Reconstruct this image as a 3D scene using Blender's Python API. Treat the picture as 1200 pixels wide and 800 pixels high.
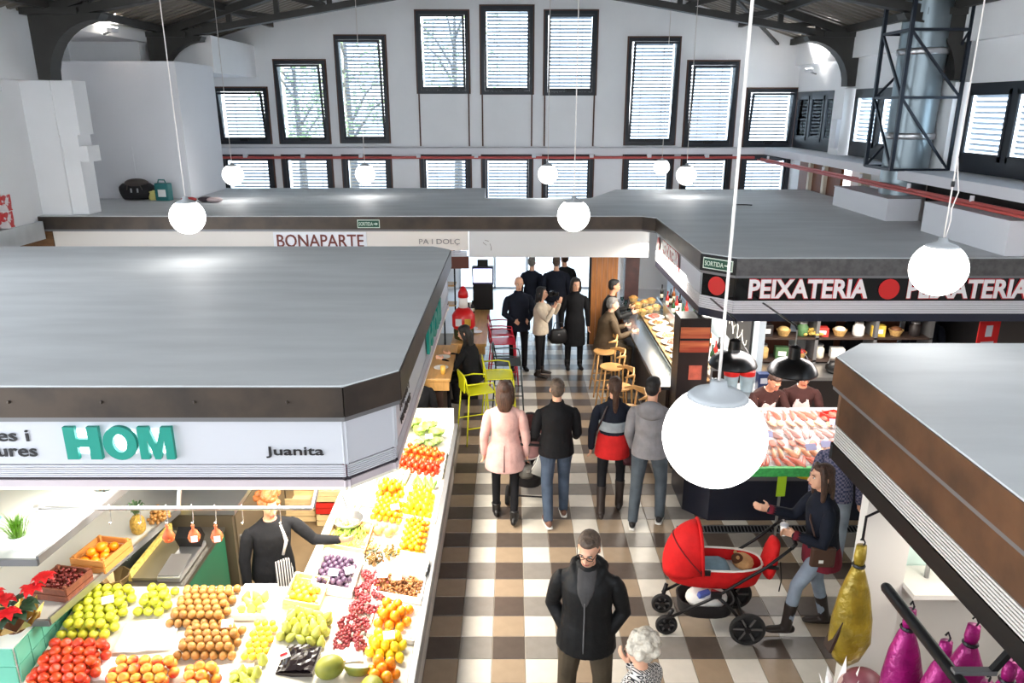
import bpy, bmesh, math, random
from mathutils import Vector, Matrix, Euler
import numpy as np

for _o in list(bpy.data.objects):
    bpy.data.objects.remove(_o)
SC = bpy.context.scene
COL = SC.collection
PI = math.pi
# ------------------------------------------------------------------ camera
CAMH = 4.75
PITCH = math.atan(275 / 880.0)
_cd = bpy.data.cameras.new('camera')
_cd.sensor_width = 36.0
_cd.lens = 880 / 1200 * 36.0
_cd.clip_start = 0.05
_cd.clip_end = 300
CAM = bpy.data.objects.new('camera', _cd)
COL.objects.link(CAM)
CAM.location = (0, 0, CAMH)
CAM.rotation_euler = (PI / 2 - PITCH, 0, 0)
SC.camera = CAM
# ------------------------------------------------------------------ sky / exposure
W = bpy.data.worlds.new('overcast_sky')
SC.world = W
W.use_nodes = True
_bg = W.node_tree.nodes['Background']
_bg.inputs[0].default_value = (0.86, 0.93, 1.0, 1)
_bg.inputs[1].default_value = 1.9
SC.view_settings.view_transform = 'Standard'
SC.view_settings.look = 'None'
SC.view_settings.exposure = 2.0
SC.view_settings.gamma = 1.0
SC.view_settings.use_curve_mapping = False


def area_light(name, loc, size, power, color=(1, 1, 1), rot=(0, 0, 0), label='', spread=None):
    d = bpy.data.lights.new(name, 'AREA')
    d.shape = 'RECTANGLE'
    d.size, d.size_y = size
    d.energy = power
    d.color = color
    if spread:
        d.spread = spread
    o = bpy.data.objects.new(name, d)
    o.location = loc
    o.rotation_euler = rot
    COL.objects.link(o)
    return o


# ------------------------------------------------------------------ materials
def S(r, g, b):
    def f(c):
        c /= 255.0
        return c / 12.92 if c <= 0.04045 else ((c + 0.055) / 1.055) ** 2.4
    return (f(r), f(g), f(b), 1.0)


MATS = {}


def M(name, rgb, rough=0.6, metal=0.0, var=0.0, scale=6.0, bump=0.0, bscale=40.0, emit=0.0, stretch=None, spec=0.5, trans=0.0, alpha=1.0, sheen=0.0, rgb2=None, detail=4.0, lo=0.35, hi=0.65):
    if name in MATS:
        return MATS[name]
    m = bpy.data.materials.new(name)
    MATS[name] = m
    m.use_nodes = True
    nt = m.node_tree
    b = nt.nodes['Principled BSDF']
    c = S(*rgb)
    b.inputs['Base Color'].default_value = c
    b.inputs['Roughness'].default_value = rough
    b.inputs['Metallic'].default_value = metal
    b.inputs['Specular IOR Level'].default_value = spec
    m.diffuse_color = c
    if trans:
        b.inputs['Transmission Weight'].default_value = trans
    if alpha < 1:
        b.inputs['Alpha'].default_value = alpha
    if sheen:
        b.inputs['Sheen Weight'].default_value = sheen
    if emit:
        b.inputs['Emission Color'].default_value = c
        b.inputs['Emission Strength'].default_value = emit
    if var or rgb2 or bump:
        tc = nt.nodes.new('ShaderNodeTexCoord')
        mp = nt.nodes.new('ShaderNodeMapping')
        nt.links.new(tc.outputs['Object'], mp.inputs['Vector'])
        if stretch:
            mp.inputs['Scale'].default_value = stretch
        if var or rgb2:
            n = nt.nodes.new('ShaderNodeTexNoise')
            n.inputs['Scale'].default_value = scale
            n.inputs['Detail'].default_value = detail
            nt.links.new(mp.outputs[0], n.inputs['Vector'])
            r = nt.nodes.new('ShaderNodeValToRGB')
            r.color_ramp.elements[0].position = lo
            r.color_ramp.elements[1].position = hi
            if rgb2:
                r.color_ramp.elements[0].color = c
                r.color_ramp.elements[1].color = S(*rgb2)
            else:
                r.color_ramp.elements[0].color = tuple(max(0, v * (1 - var)) for v in c[:3]) + (1,)
                r.color_ramp.elements[1].color = tuple(min(1, v * (1 + var)) for v in c[:3]) + (1,)
            nt.links.new(n.outputs['Fac'], r.inputs['Fac'])
            nt.links.new(r.outputs['Color'], b.inputs['Base Color'])
        if bump:
            n2 = nt.nodes.new('ShaderNodeTexNoise')
            n2.inputs['Scale'].default_value = bscale
            n2.inputs['Detail'].default_value = 3
            nt.links.new(mp.outputs[0], n2.inputs['Vector'])
            bp = nt.nodes.new('ShaderNodeBump')
            bp.inputs['Strength'].default_value = bump
            bp.inputs['Distance'].default_value = 0.02
            nt.links.new(n2.outputs['Fac'], bp.inputs['Height'])
            nt.links.new(bp.outputs[0], b.inputs['Normal'])
    return m


def glass_mat(name, tint=(235, 243, 248), gloss=0.08):
    if name in MATS:
        return MATS[name]
    m = bpy.data.materials.new(name)
    MATS[name] = m
    m.use_nodes = True
    nt = m.node_tree
    nt.nodes.clear()
    o = nt.nodes.new('ShaderNodeOutputMaterial')
    mx = nt.nodes.new('ShaderNodeMixShader')
    t = nt.nodes.new('ShaderNodeBsdfTransparent')
    g = nt.nodes.new('ShaderNodeBsdfGlossy')
    fr = nt.nodes.new('ShaderNodeLayerWeight')
    fr.inputs['Blend'].default_value = gloss
    g.inputs['Roughness'].default_value = 0.03
    t.inputs['Color'].default_value = S(*tint)
    nt.links.new(fr.outputs['Fresnel'], mx.inputs['Fac'])
    nt.links.new(t.outputs[0], mx.inputs[1])
    nt.links.new(g.outputs[0], mx.inputs[2])
    nt.links.new(mx.outputs[0], o.inputs['Surface'])
    return m


# ------------------------------------------------------------------ mesh builder
class MB:
    def __init__(s):
        s.v = []
        s.f = []
        s.mi = []
        s.cur = 0

    def add(s, vs, fs):
        b = len(s.v)
        s.v.extend([tuple(p) for p in vs])
        for f in fs:
            s.f.append(tuple(i + b for i in f))
            s.mi.append(s.cur)
        return s

    def box(s, x0, x1, y0, y1, z0, z1, T=None):
        vs = [(x0, y0, z0), (x1, y0, z0), (x1, y1, z0), (x0, y1, z0), (x0, y0, z1), (x1, y0, z1), (x1, y1, z1), (x0, y1, z1)]
        if T is not None:
            vs = [T @ Vector(p) for p in vs]
        return s.add(vs, [(0, 3, 2, 1), (4, 5, 6, 7), (0, 1, 5, 4), (1, 2, 6, 5), (2, 3, 7, 6), (3, 0, 4, 7)])

    def cbox(s, c, d, rot=None):
        T = Matrix.Translation(Vector(c))
        if rot is not None:
            T = T @ Euler(rot).to_matrix().to_4x4()
        return s.box(-d[0] / 2, d[0] / 2, -d[1] / 2, d[1] / 2, -d[2] / 2, d[2] / 2, T)

    def bar(s, a, b, w, h=None, up=(0, 0, 1)):
        a, b = Vector(a), Vector(b)
        h = h or w
        d = (b - a)
        L = d.length
        if L < 1e-6:
            return s
        d.normalize()
        u = Vector(up)
        if abs(d.dot(u)) > 0.98:
            u = Vector((0, 1, 0))
        x = d.cross(u).normalized()
        u = x.cross(d)
        vs = []
        for q in (a, b):
            for i, j in ((-1, -1), (1, -1), (1, 1), (-1, 1)):
                vs.append(q + x * (i * w / 2) + u * (j * h / 2))
        return s.add(vs, [(3, 2, 1, 0), (4, 5, 6, 7), (0, 1, 5, 4), (1, 2, 6, 5), (2, 3, 7, 6), (3, 0, 4, 7)])

    def prism(s, poly, z0, z1):
        n = len(poly)
        vs = [(p[0], p[1], z0) for p in poly] + [(p[0], p[1], z1) for p in poly]
        fs = [tuple(range(n - 1, -1, -1)), tuple(range(n, 2 * n))]
        for i in range(n):
            j = (i + 1) % n
            fs.append((i, j, n + j, n + i))
        return s.add(vs, fs)

    def extr(s, poly, a, b, axis='y'):
        # polygon given in the two other axes, extruded along axis
        n = len(poly)
        def P(p, t):
            return {'y': (p[0], t, p[1]), 'x': (t, p[0], p[1]), 'z': (p[0], p[1], t)}[axis]
        vs = [P(p, a) for p in poly] + [P(p, b) for p in poly]
        fs = [tuple(range(n - 1, -1, -1)), tuple(range(n, 2 * n))]
        for i in range(n):
            j = (i + 1) % n
            fs.append((i, j, n + j, n + i))
        return s.add(vs, fs)

    def tube(s, pts, rad, n=8, ref=None, caps=True, round_caps=False):
        pts = [Vector(p) for p in pts]
        k = len(pts)
        if not isinstance(rad, (list, tuple)):
            rad = [rad] * k
        rad = [(r, r) if not isinstance(r, (list, tuple)) else r for r in rad]
        if round_caps:
            d0 = (pts[0] - pts[1]).normalized()
            d1 = (pts[-1] - pts[-2]).normalized()
            r0 = min(rad[0]); r1 = min(rad[-1])
            pre = [(pts[0] + d0 * r0 * t, (rad[0][0] * c, rad[0][1] * c)) for t, c in ((0.95, 0.3), (0.62, 0.78))]
            post = [(pts[-1] + d1 * r1 * t, (rad[-1][0] * c, rad[-1][1] * c)) for t, c in ((0.62, 0.78), (0.95, 0.3))]
            pts = [q[0] for q in pre] + pts + [q[0] for q in post]
            rad = [q[1] for q in pre] + rad + [q[1] for q in post]
            k = len(pts)
        x = None
        vs = []
        for i in range(k):
            d = (pts[min(i + 1, k - 1)] - pts[max(i - 1, 0)]).normalized()
            if ref is not None:
                x = Vector(ref) - d * Vector(ref).dot(d)
            elif x is None:
                u = Vector((0, 0, 1)) if abs(d.z) < 0.9 else Vector((0, 1, 0))
                x = u.cross(d)
            else:
                x = x - d * x.dot(d)
            if x.length < 1e-5:
                x = Vector((1, 0, 0))
            x = x.normalized()
            y = d.cross(x)
            for j in range(n):
                a = 2 * PI * j / n
                vs.append(pts[i] + x * (math.cos(a) * rad[i][0]) + y * (math.sin(a) * rad[i][1]))
        fs = []
        for i in range(k - 1):
            for j in range(n):
                a = i * n + j
                b = i * n + (j + 1) % n
                fs.append((a, b, b + n, a + n))
        if caps:
            fs.append(tuple(range(n - 1, -1, -1)))
            fs.append(tuple((k - 1) * n + j for j in range(n)))
        return s.add(vs, fs)

    def lathe(s, prof, n=16, c=(0, 0, 0), closed=False):
        k = len(prof)
        vs = []
        for r, z in prof:
            for j in range(n):
                a = 2 * PI * j / n
                vs.append((c[0] + r * math.cos(a), c[1] + r * math.sin(a), c[2] + z))
        fs = []
        for i in range(k - 1):
            for j in range(n):
                a = i * n + j
                b = i * n + (j + 1) % n
                fs.append((a, b, b + n, a + n))
        if prof[0][0] > 1e-4:
            fs.append(tuple(range(n - 1, -1, -1)))
        if prof[-1][0] > 1e-4 and not closed:
            fs.append(tuple((k - 1) * n + j for j in range(n)))
        return s.add(vs, fs)

    def ball(s, c, r, n=12, m=8, R=None):
        if not isinstance(r, (list, tuple)):
            r = (r, r, r)
        vs = []
        c = Vector(c)
        for i in range(m + 1):
            t = PI * i / m
            for j in range(n):
                a = 2 * PI * j / n
                p = Vector((r[0] * math.sin(t) * math.cos(a), r[1] * math.sin(t) * math.sin(a), r[2] * math.cos(t)))
                if R is not None:
                    p = R @ p
                vs.append(c + p)
        fs = []
        for i in range(m):
            for j in range(n):
                a = i * n + j
                b = i * n + (j + 1) % n
                fs.append((a, a + n, b + n, b))
        return s.add(vs, fs)

    def xf(s, T):
        s.v = [tuple(T @ Vector(p)) for p in s.v]
        return s

    def mesh(s, name, mats, smooth=False, weld=True):
        me = bpy.data.meshes.new(name)
        me.from_pydata(s.v, [], s.f)
        if not isinstance(mats, (list, tuple)):
            mats = [mats]
        for m in mats:
            me.materials.append(m)
        if len(mats) > 1:
            me.polygons.foreach_set('material_index', s.mi)
        if smooth:
            me.polygons.foreach_set('use_smooth', [True] * len(me.polygons))
        me.update()
        bm = bmesh.new()
        bm.from_mesh(me)
        if weld:
            bmesh.ops.remove_doubles(bm, verts=bm.verts, dist=1e-6)
        bmesh.ops.recalc_face_normals(bm, faces=bm.faces)
        bm.to_mesh(me)
        bm.free()
        return me

    def build(s, name, mats, parent=None, smooth=False, bevel=0.0, loc=None, rot=None, label=None, auto=None):
        me = s.mesh(name, mats, smooth)
        o = bpy.data.objects.new(name, me)
        COL.objects.link(o)
        if parent is not None:
            o.parent = parent
        if loc is not None:
            o.location = loc
        if rot is not None:
            o.rotation_euler = rot
        if bevel:
            md = o.modifiers.new('bevel', 'BEVEL')
            md.width = bevel
            md.segments = 2
            md.limit_method = 'ANGLE'
        if smooth and auto:
            try:
                me.set_sharp_from_angle(angle=math.radians(auto))
            except Exception:
                pass
        if label:
            o['label'] = label
        return o


def tag(o, label=None, cat=None, group=None, kind=None):
    if label:
        o['label'] = label
    if cat:
        o['category'] = cat
    if group:
        o['group'] = group
    if kind:
        o['kind'] = kind
    return o


def thing(name, label, cat, loc=(0, 0, 0), rz=0.0, group=None):
    o = bpy.data.objects.new(name, None)
    o.empty_display_size = 0.1
    COL.objects.link(o)
    o.location = loc
    o.rotation_euler = (0, 0, rz)
    return tag(o, label, cat, group)


def struct(name, label=None, loc=(0, 0, 0)):
    o = bpy.data.objects.new(name, None)
    o.empty_display_size = 0.1
    COL.objects.link(o)
    o.location = loc
    return tag(o, label, None, None, 'structure')


def inst(o, name=None, parent=None, loc=None, rot=None, scale=None):
    c = bpy.data.objects.new(name or o.name.split('.')[0], o.data)
    COL.objects.link(c)
    for m in o.modifiers:
        if m.type == 'BEVEL':
            q = c.modifiers.new('bevel', 'BEVEL')
            q.width, q.segments, q.limit_method = m.width, m.segments, m.limit_method
    if parent is not None:
        c.parent = parent
    if loc is not None:
        c.location = loc
    if rot is not None:
        c.rotation_euler = rot
    if scale is not None:
        c.scale = scale
    return c


def mobj(name, me, parent=None, loc=(0, 0, 0), rot=(0, 0, 0), scale=(1, 1, 1)):
    o = bpy.data.objects.new(name, me)
    COL.objects.link(o)
    o.parent = parent
    o.location = loc
    o.rotation_euler = rot
    o.scale = scale
    return o


def copy_tree(o, parent=None):
    c = o.copy()
    COL.objects.link(c)
    if parent is not None:
        c.parent = parent
    for ch in list(o.children):
        copy_tree(ch, c)
    return c


_TX = {}


def text_mesh(txt, size, extrude=0.004, offset=0.0, mat=None, align='LEFT', shear=0.0, spacing=1.0):
    key = (txt, size, extrude, offset, mat.name if mat else '', align, shear, spacing)
    if key in _TX:
        return _TX[key]
    cu = bpy.data.curves.new('lettering', 'FONT')
    cu.body = txt
    cu.size = size
    cu.extrude = extrude
    cu.offset = offset
    cu.shear = shear
    cu.space_character = spacing
    cu.align_x = align
    cu.resolution_u = 3
    o = bpy.data.objects.new('lettering_source', cu)
    COL.objects.link(o)
    dg = bpy.context.evaluated_depsgraph_get()
    me = bpy.data.meshes.new_from_object(o.evaluated_get(dg))
    me.materials.clear()
    if mat:
        me.materials.append(mat)
    bpy.data.objects.remove(o)
    bpy.data.curves.remove(cu)
    _TX[key] = me
    return me


def fit_text(name, txt, mat, parent, p0, p1, z0, z1, proud=0.012, extrude=0.004, offset=0.0, shear=0.0, spacing=1.0):
    """lettering on the upright plane through p0->p1 (read left to right), filling z0..z1"""
    me = text_mesh(txt, 1.0, extrude, offset, mat, 'LEFT', shear, spacing)
    xs = [v.co.x for v in me.vertices]
    ys = [v.co.y for v in me.vertices]
    w, h = max(xs) - min(xs), max(ys) - min(ys)
    a, b = Vector((p0[0], p0[1], 0)), Vector((p1[0], p1[1], 0))
    L = (b - a).length
    d = (b - a).normalized()
    nrm = Vector((d.y, -d.x, 0))
    sx, sy = L / w, (z1 - z0) / h
    o = bpy.data.objects.new(name, me)
    COL.objects.link(o)
    o.parent = parent
    R = Matrix(((d.x, 0, nrm.x), (d.y, 0, nrm.y), (0, 1, 0)))
    o.rotation_euler = R.to_euler()
    o.scale = (sx, sy, 1)
    q = a + nrm * proud - d * (min(xs) * sx)
    o.location = (q.x, q.y, z0 - min(ys) * sy)
    return o


# palette
WHITE = M('white_plaster', (243, 243, 244), 0.8, var=0.02, scale=1.2, bump=0.08, bscale=12)
WHITE2 = M('white_paint_board', (226, 226, 230), 0.7, var=0.015, scale=1.0)
SIGNW = M('white_sign_laminate', (196, 198, 205), 0.35)
FELT = M('grey_roof_membrane', (205, 208, 210), 0.6, var=0.07, scale=1.6, bump=0.05, bscale=6, stretch=(0.5, 2.2, 1))
STEEL_DK = M('dark_bare_steel', (62, 56, 52), 0.42, 0.55, var=0.35, scale=3.5, bump=0.05, bscale=18, rgb2=(78, 68, 60))
STEEL_GR = M('grey_steel_lip', (120, 120, 122), 0.4, 0.4)
RUST = M('rust_brown_steel', (72, 52, 40), 0.45, 0.35, scale=1.8, rgb2=(120, 84, 58), bump=0.04, bscale=20)
BLACKM = M('black_metal', (20, 20, 22), 0.4, 0.3)
TRUSS = M('dark_olive_truss_paint', (58, 56, 53), 0.6, 0.1, var=0.15, scale=2)
FRAME = M('dark_blue_black_frame', (26, 30, 38), 0.45)
BROWNEDGE = M('brown_frame_edge', (92, 62, 50), 0.6)
CHROME = M('brushed_steel', (190, 190, 192), 0.3, 0.9)
GLASS = glass_mat('window_glass')
GLASS2 = glass_mat('display_glass', (226, 240, 240), 0.12)
# ================================================================== floor
random.seed(7)
floor = struct('floor', 'checked floor of white, tan, grey and brown tiles')
FL_SUB = M('floor_screed', (150, 140, 128), 0.7, var=0.05, scale=3)
MB().box(-12, 9.5, -6, 21.6, -0.3, -0.004).build('floor_bed', FL_SUB, floor)
TM = [M('tile_white', (214, 207, 196), 0.32, var=0.03, scale=9), M('tile_grey', (138, 132, 126), 0.32, var=0.06, scale=9),
      M('tile_tan', (156, 136, 114), 0.32, var=0.05, scale=9), M('tile_brown', (84, 73, 66), 0.32, var=0.09, scale=9)]
def tile_mesh(i):
    g = 0.0025
    a, b, h = 0.15 - g, 0.15 - g - 0.004, 0.0
    m = MB()
    vs = [(-a, -a, -0.004), (a, -a, -0.004), (a, a, -0.004), (-a, a, -0.004), (-b, -b, 0.002), (b, -b, 0.002), (b, b, 0.002), (-b, b, 0.002)]
    m.add(vs, [(4, 5, 6, 7), (0, 1, 5, 4), (1, 2, 6, 5), (2, 3, 7, 6), (3, 0, 4, 7)])
    return m.mesh('floor_tile', TM[i])
TME = [tile_mesh(i) for i in range(4)]
TX0, TY0 = -0.78, 5.609
cells = []
for i in range(0, 22):
    for j in range(-8, 34):
        x, y = TX0 + 0.3 * i + 0.15, TY0 + 0.3 * j + 0.15
        dk = (i % 2 == 0), (j % 2 == 0)
        t = 3 if dk == (True, True) else 2 if dk == (True, False) else 1 if dk == (False, True) else 0
        zc = y * math.cos(PITCH) + CAMH * math.sin(PITCH)
        px = 600 + 880 * x / zc
        py = 125 + 880 * CAMH / (math.cos(PITCH) * zc)
        vis = -20 < px < 1060 and py < 815
        cells.append((-(1 if vis else 0), y, x, t))
cells.sort()
rest = MB()
for k, (v, y, x, t) in enumerate(cells):
    if k < 300:
        mobj('floor_tile', TME[t], floor, (x, y, 0))
    else:
        rest.cur = t
        a = 0.1475
        rest.add([(x - a, y - a, 0.002), (x + a, y - a, 0.002), (x + a, y + a, 0.002), (x - a, y + a, 0.002)], [(0, 1, 2, 3)])
MB().box(-3, 6.5, TY0 + 34 * .3, 21.6, -.003, .003).build('entrance_floor_glare', M('painted_floor_glare', (226, 226, 228), .3), floor)  # glare on the floor before the entrance, painted as a paler slab
tag(rest.build('floor_tile_field', TM, floor), kind='stuff')
tag(MB().box(-40, 40, 21.62, 60, -0.3, -0.02).build('street_pavement', M('pale_pavement', (190, 190, 192), 0.8, var=0.05)), 'pale pavement outside the glazed entrance', None, None, 'structure')

# ================================================================== back gable wall
BY = 20.0
UP = [(-7.52, -6.2, 3.83, 5.2), (-5.95, -4.68, 3.83, 5.85), (-4.39, -3.15, 3.85, 6.42), (-2.37, -1.08, 5.06, 6.99), (-0.77, 0.52, 5.04, 7.1),
      (0.81, 2.1, 5.02, 6.99), (2.9, 4.17, 3.8, 6.38), (4.41, 5.67, 3.76, 5.83), (5.95, 7.2, 3.75, 5.18)]
LOZ = (2.25, 3.56)
ENT = (-1.45, 2.2, 0.0, 2.2)
XL, XR, XM = -7.6, 7.22, -0.15
def gz(x):
    return 8.36 - 0.312 * abs(x - XM)
m = MB()
edges = sorted(set([XL - 1.6, XR + 0.3, XM] + [u[0] for u in UP] + [u[1] for u in UP] + [ENT[0], ENT[1]]))
def slab(x0, x1, z0, z1a, z1b):
    m.add([(x0, BY, z0), (x1, BY, z0), (x1, BY + .28, z0), (x0, BY + .28, z0), (x0, BY, z1a), (x1, BY, z1b), (x1, BY + .28, z1b), (x0, BY + .28, z1a)],
          [(0, 3, 2, 1), (4, 5, 6, 7), (0, 1, 5, 4), (1, 2, 6, 5), (2, 3, 7, 6), (3, 0, 4, 7)])
for a, b in zip(edges[:-1], edges[1:]):
    mid = (a + b) / 2
    holes = []
    if ENT[0] <= mid <= ENT[1]:
        holes.append((ENT[2], ENT[3]))
    for u in UP:
        if u[0] < mid < u[1]:
            holes.append(LOZ)
            holes.append((u[2], u[3]))
    holes.sort()
    z = 0.0
    for h in holes:
        if h[0] > z:
            slab(a, b, z, h[0], h[0])
        z = h[1]
    slab(a, b, z, gz(a) + .24, gz(b) + .24)
tag(m.build('wall_back', WHITE), 'white plastered gable wall with rows of dark framed windows', None, None, 'structure')

BLIND = M('white_blind_slats', (186, 188, 194), 0.5, trans=0.0)
def window(n, u, tilt, lower=False):
    x0, x1, z0, z1 = u
    w = struct('window_%d' % n, ('lower ' if lower else '') + 'dark framed window with white slatted blind', (x0, BY, z0))
    ww, hh = x1 - x0, z1 - z0
    t = 0.085
    f = MB()
    y0, y1 = -0.06, 0.20
    f.box(0, t, y0, y1, 0, hh).box(ww - t, ww, y0, y1, 0, hh).box(t, ww - t, y0, y1, hh - t, hh).box(t, ww - t, y0, y1, 0, t)
    f.build('window_frame', FRAME, w)
    e = MB()
    e.box(-0.035, 0.0, -0.03, 0.0, 0, hh + .035).box(ww, ww + 0.035, -0.03, 0.0, 0, hh + .035).box(0, ww, -0.03, 0.0, hh, hh + 0.035)
    e.build('window_trim', BROWNEDGE, w)
    # sash hung at its foot, tipped into the room
    sash = MB()
    s = 0.05
    a0, a1, b0, b1 = t + .005, ww - t - .005, t + .005, hh - t - .005
    sash.box(a0, a0 + s, -.03, .03, 0, b1 - b0).box(a1 - s, a1, -.03, .03, 0, b1 - b0).box(a0 + s, a1 - s, -.03, .03, 0, s + .03).box(a0 + s, a1 - s, -.03, .03, b1 - b0 - s, b1 - b0)
    so = sash.build('sash', FRAME, w, loc=(0, 0.0, b0), rot=(tilt, 0, 0))
    MB().box(a0 + s, a1 - s, -.004, .004, s + .03, b1 - b0 - s).build('pane', GLASS, so)
    if not lower:
        MB().box(ww / 2 - .13, ww / 2 + .13, -.06, -.03, 0.03, 0.09).build('sash_handle', BLACKM, so)
        MB().box(ww / 2 - .1, ww / 2 + .1, -.1, -.06, t, t + .06).build('opening_motor', BLACKM, w)
    bl = MB()
    k = int((hh - 2 * t) / 0.085)
    rr = random.Random(n)
    for i in range(k):
        zz = t + 0.03 + i * 0.085
        d = rr.uniform(-.004, .004)
        bl.add([(t + .06, .235, zz + .05 + d), (ww - t - .02, .235, zz + .05 - d), (ww - t - .02, .275, zz), (t + .06, .275, zz)], [(0, 1, 2, 3)])
    for xx in (t + .3, ww - t - .25):
        bl.box(xx, xx + .012, .25, .256, t, hh - t)
    tag(bl.build('blind_slats', BLIND, w), kind='stuff')
    return w
for i, u in enumerate(UP):
    window(i + 1, u, math.radians(8.0))
for i, u in enumerate(UP):
    window(i + 10, (u[0], u[1], LOZ[0], LOZ[1]), 0.0, True)
tr = MB()
for u in UP[3:6]:
    for xx in (u[0], u[1] - .035):
        tr.box(xx, xx + .035, BY - .03, BY + .02, 3.78, u[2])
tag(tr.build('trim_1', BROWNEDGE), 'brown strips below the three middle windows', None, None, 'structure')

# entrance glazing in the back wall
ent = struct('door_1', 'glazed market entrance in the back wall', (ENT[0], BY, 0))
ew = ENT[1] - ENT[0]
f = MB()
for xx in (0, ew * .26, ew * .5, ew * .74, ew - .06):
    f.box(xx, xx + .06, 0.05, .12, 0, ENT[3])
f.box(0, ew, .05, .12, ENT[3] - .06, ENT[3]).box(0, ew, .05, .12, 0, .05)
f.build('door_frame', M('pale_door_frame', (214, 216, 220), .4), ent)
for i, (a, b) in enumerate(((.06, ew * .26), (ew * .26 + .06, ew * .5), (ew * .5 + .06, ew * .74), (ew * .74 + .06, ew - .06))):
    MB().box(a, b, .08, .09, .05, ENT[3] - .06).build('pane', GLASS, ent)

# ================================================================== ledge, pipe along back and right walls
m = MB()
m.box(XL - 1.5, XR, BY - .45, BY - .005, 3.6, 3.755)
m.box(6.38, XR + .2, 5.0, BY - .45, 3.6, 3.755)
tag(m.build('trim_2', WHITE2), 'white ledge running along the back and right walls', None, None, 'structure')
PIPE = M('red_sprinkler_pipe', (196, 84, 78), 0.45)
def pipe(pts, label, name='sprinkler_pipe'):
    t = thing(name, label, 'pipe', pts[0])
    o = Vector(pts[0])
    MB().tube([Vector(p) - o for p in pts], 0.034, 10).build('pipe_run', PIPE, t, smooth=True, auto=40)
    return t
t = pipe([(-7.4, 19.42, 3.53), (-2, 19.42, 3.53), (6.1, 19.42, 3.53)], 'thin red sprinkler pipe along the back wall under the ledge')
for k in range(9):
    MB().box(-.05, .05, -.05, .05, 0, .09).build('pipe_clip', WHITE2, t, loc=(0.7 + 1.45 * k, 0, 0.0))
t = pipe([(6.24, 19.3, 3.50), (6.24, 12, 3.50), (6.24, 5.5, 3.50)], 'thick red pipe along the right wall under the ledge')
MB().tube([(-.09, 0, -.02), (-.09, -7, -.02), (-.09, -13.8, -.02)], 0.02, 8).build('pipe_branch', PIPE, t, smooth=True)
for k in range(8):
    MB().tube([(0, -.5 - 1.7 * k, 0.02), (0, -.5 - 1.7 * k, .1)], .03, 8).build('pipe_clip', WHITE2, t)

# ================================================================== right wall
wr = struct('wall_right', 'white right wall with a band of dark windows')
m = MB()
m.box(7.22, 7.6, -4, 20, 5.1, 5.72).box(7.08, 7.6, -4, 20, 5.72, 6.25).box(7.22, 7.6, -4, 20, 3.6, 3.76)
m.box(7.22, 7.6, 18.7, 20.2, 0, 3.6).box(7.22, 7.6, 13.4, 16.3, 0, 3.6).box(7.22, 7.6, -4, 8.5, 0, 3.6)
m.build('wall_panel', WHITE, wr)
for y in (16.85, 12.75, 8.7, 4.7):
    m = MB()
    m.box(6.98, 7.24, y - .26, y + .26, 3.755, 5.12)
    m.build('pier', WHITE, wr)
MB().box(6.9, 7.0, 16.6, 16.86, 3.9, 4.5).build('cable_box', WHITE2, wr)
DOORW = M('brown_wood_door', (120, 66, 36), 0.5, var=0.15, scale=5, stretch=(6, 6, .6))
for y0, y1 in ((18.0, 18.7), (17.15, 17.85), (16.3, 17.0)):
    MB().box(7.0, 7.06, y0, y1, 0, 3.55).build('wood_panel', DOORW, wr)
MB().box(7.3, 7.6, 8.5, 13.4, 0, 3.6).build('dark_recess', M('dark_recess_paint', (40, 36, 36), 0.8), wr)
for y in (17.05, 17.9, 15.2):
    MB().box(6.92, 7.1, y - .06, y + .06, 0, 3.6).build('post', M('cream_post', (222, 212, 190), 0.6), wr)
nw = 20
for lo, hi, cnt in ((17.15, 19.9, 3), (13.05, 16.55, 3), (9.0, 12.45, 3), (5.0, 8.4, 3)):
    wd = (hi - lo) / cnt
    for i in range(cnt):
        a, b = lo + i * wd, lo + (i + 1) * wd
        w = struct('window_%d' % nw, 'dark framed side window with blind', (7.22, a, 3.76))
        nw += 1
        g = 0.07
        f = MB()
        f.box(-.03, .02, 0, g, 0, 1.34).box(-.03, .02, wd - g, wd, 0, 1.34).box(-.03, .02, g, wd - g, 1.24, 1.34).box(-.03, .02, g, wd - g, 0, .3)
        f.build('window_frame', FRAME, w)
        f = MB()
        f.box(-.045, -.02, g, g + .05, .2, 1.24).box(-.045, -.02, wd - g - .05, wd - g, .2, 1.24).box(-.045, -.02, g, wd - g, .2, .28).box(-.045, -.02, g, wd - g, 1.16, 1.24)
        so = f.build('sash', FRAME, w)
        MB().box(-.02, -.012, g, wd - g, .28, 1.2).build('pane', GLASS, so)
        bl = MB()
        for k in range(11):
            zz = .32 + k * .08
            bl.add([(.05, g, zz + .045), (.05, wd - g, zz + .045), (.09, wd - g, zz), (.09, g, zz)], [(0, 1, 2, 3)])
        tag(bl.build('blind_slats', BLIND, w), kind='stuff')

# ================================================================== left arcade
wl = struct('wall_left', 'white left arcade wall with stepped pier')
m = MB()
m.box(-8.2, -7.55, 12.95, 13.45, 2.6, 5.16).box(-7.55, -7.2, 12.98, 13.4, 4.3, 5.16).box(-7.55, -7.14, 13.02, 13.4, 3.86, 4.12).box(-7.55, -7.26, 13.0, 13.4, 4.1, 4.32).box(-7.55, -7.28, 13.0, 13.4, 2.6, 3.88)
m.build('stepped_pier', WHITE, wl)
m = MB()
m.box(-8.6, -7.8, 8, 13.2, 5.16, 8.3).box(-8.6, -8.05, 12.5, 13.2, 2.6, 5.16).box(-8.6, -8.0, 8, 11.6, 2.6, 5.16)
m.extr([(12.0, 2.6), (12.6, 2.6), (12.6, 4.99), (11.5, 4.99)], -8.25, -8.0, 'x')
m.build('wall_panel', WHITE, wl)
m = MB()
m.box(-9.3, -9.1, 8, 20, 0, 8)
m.box(-9.1, -7.55, 13.4, 20, 6.02, 6.5)
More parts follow.
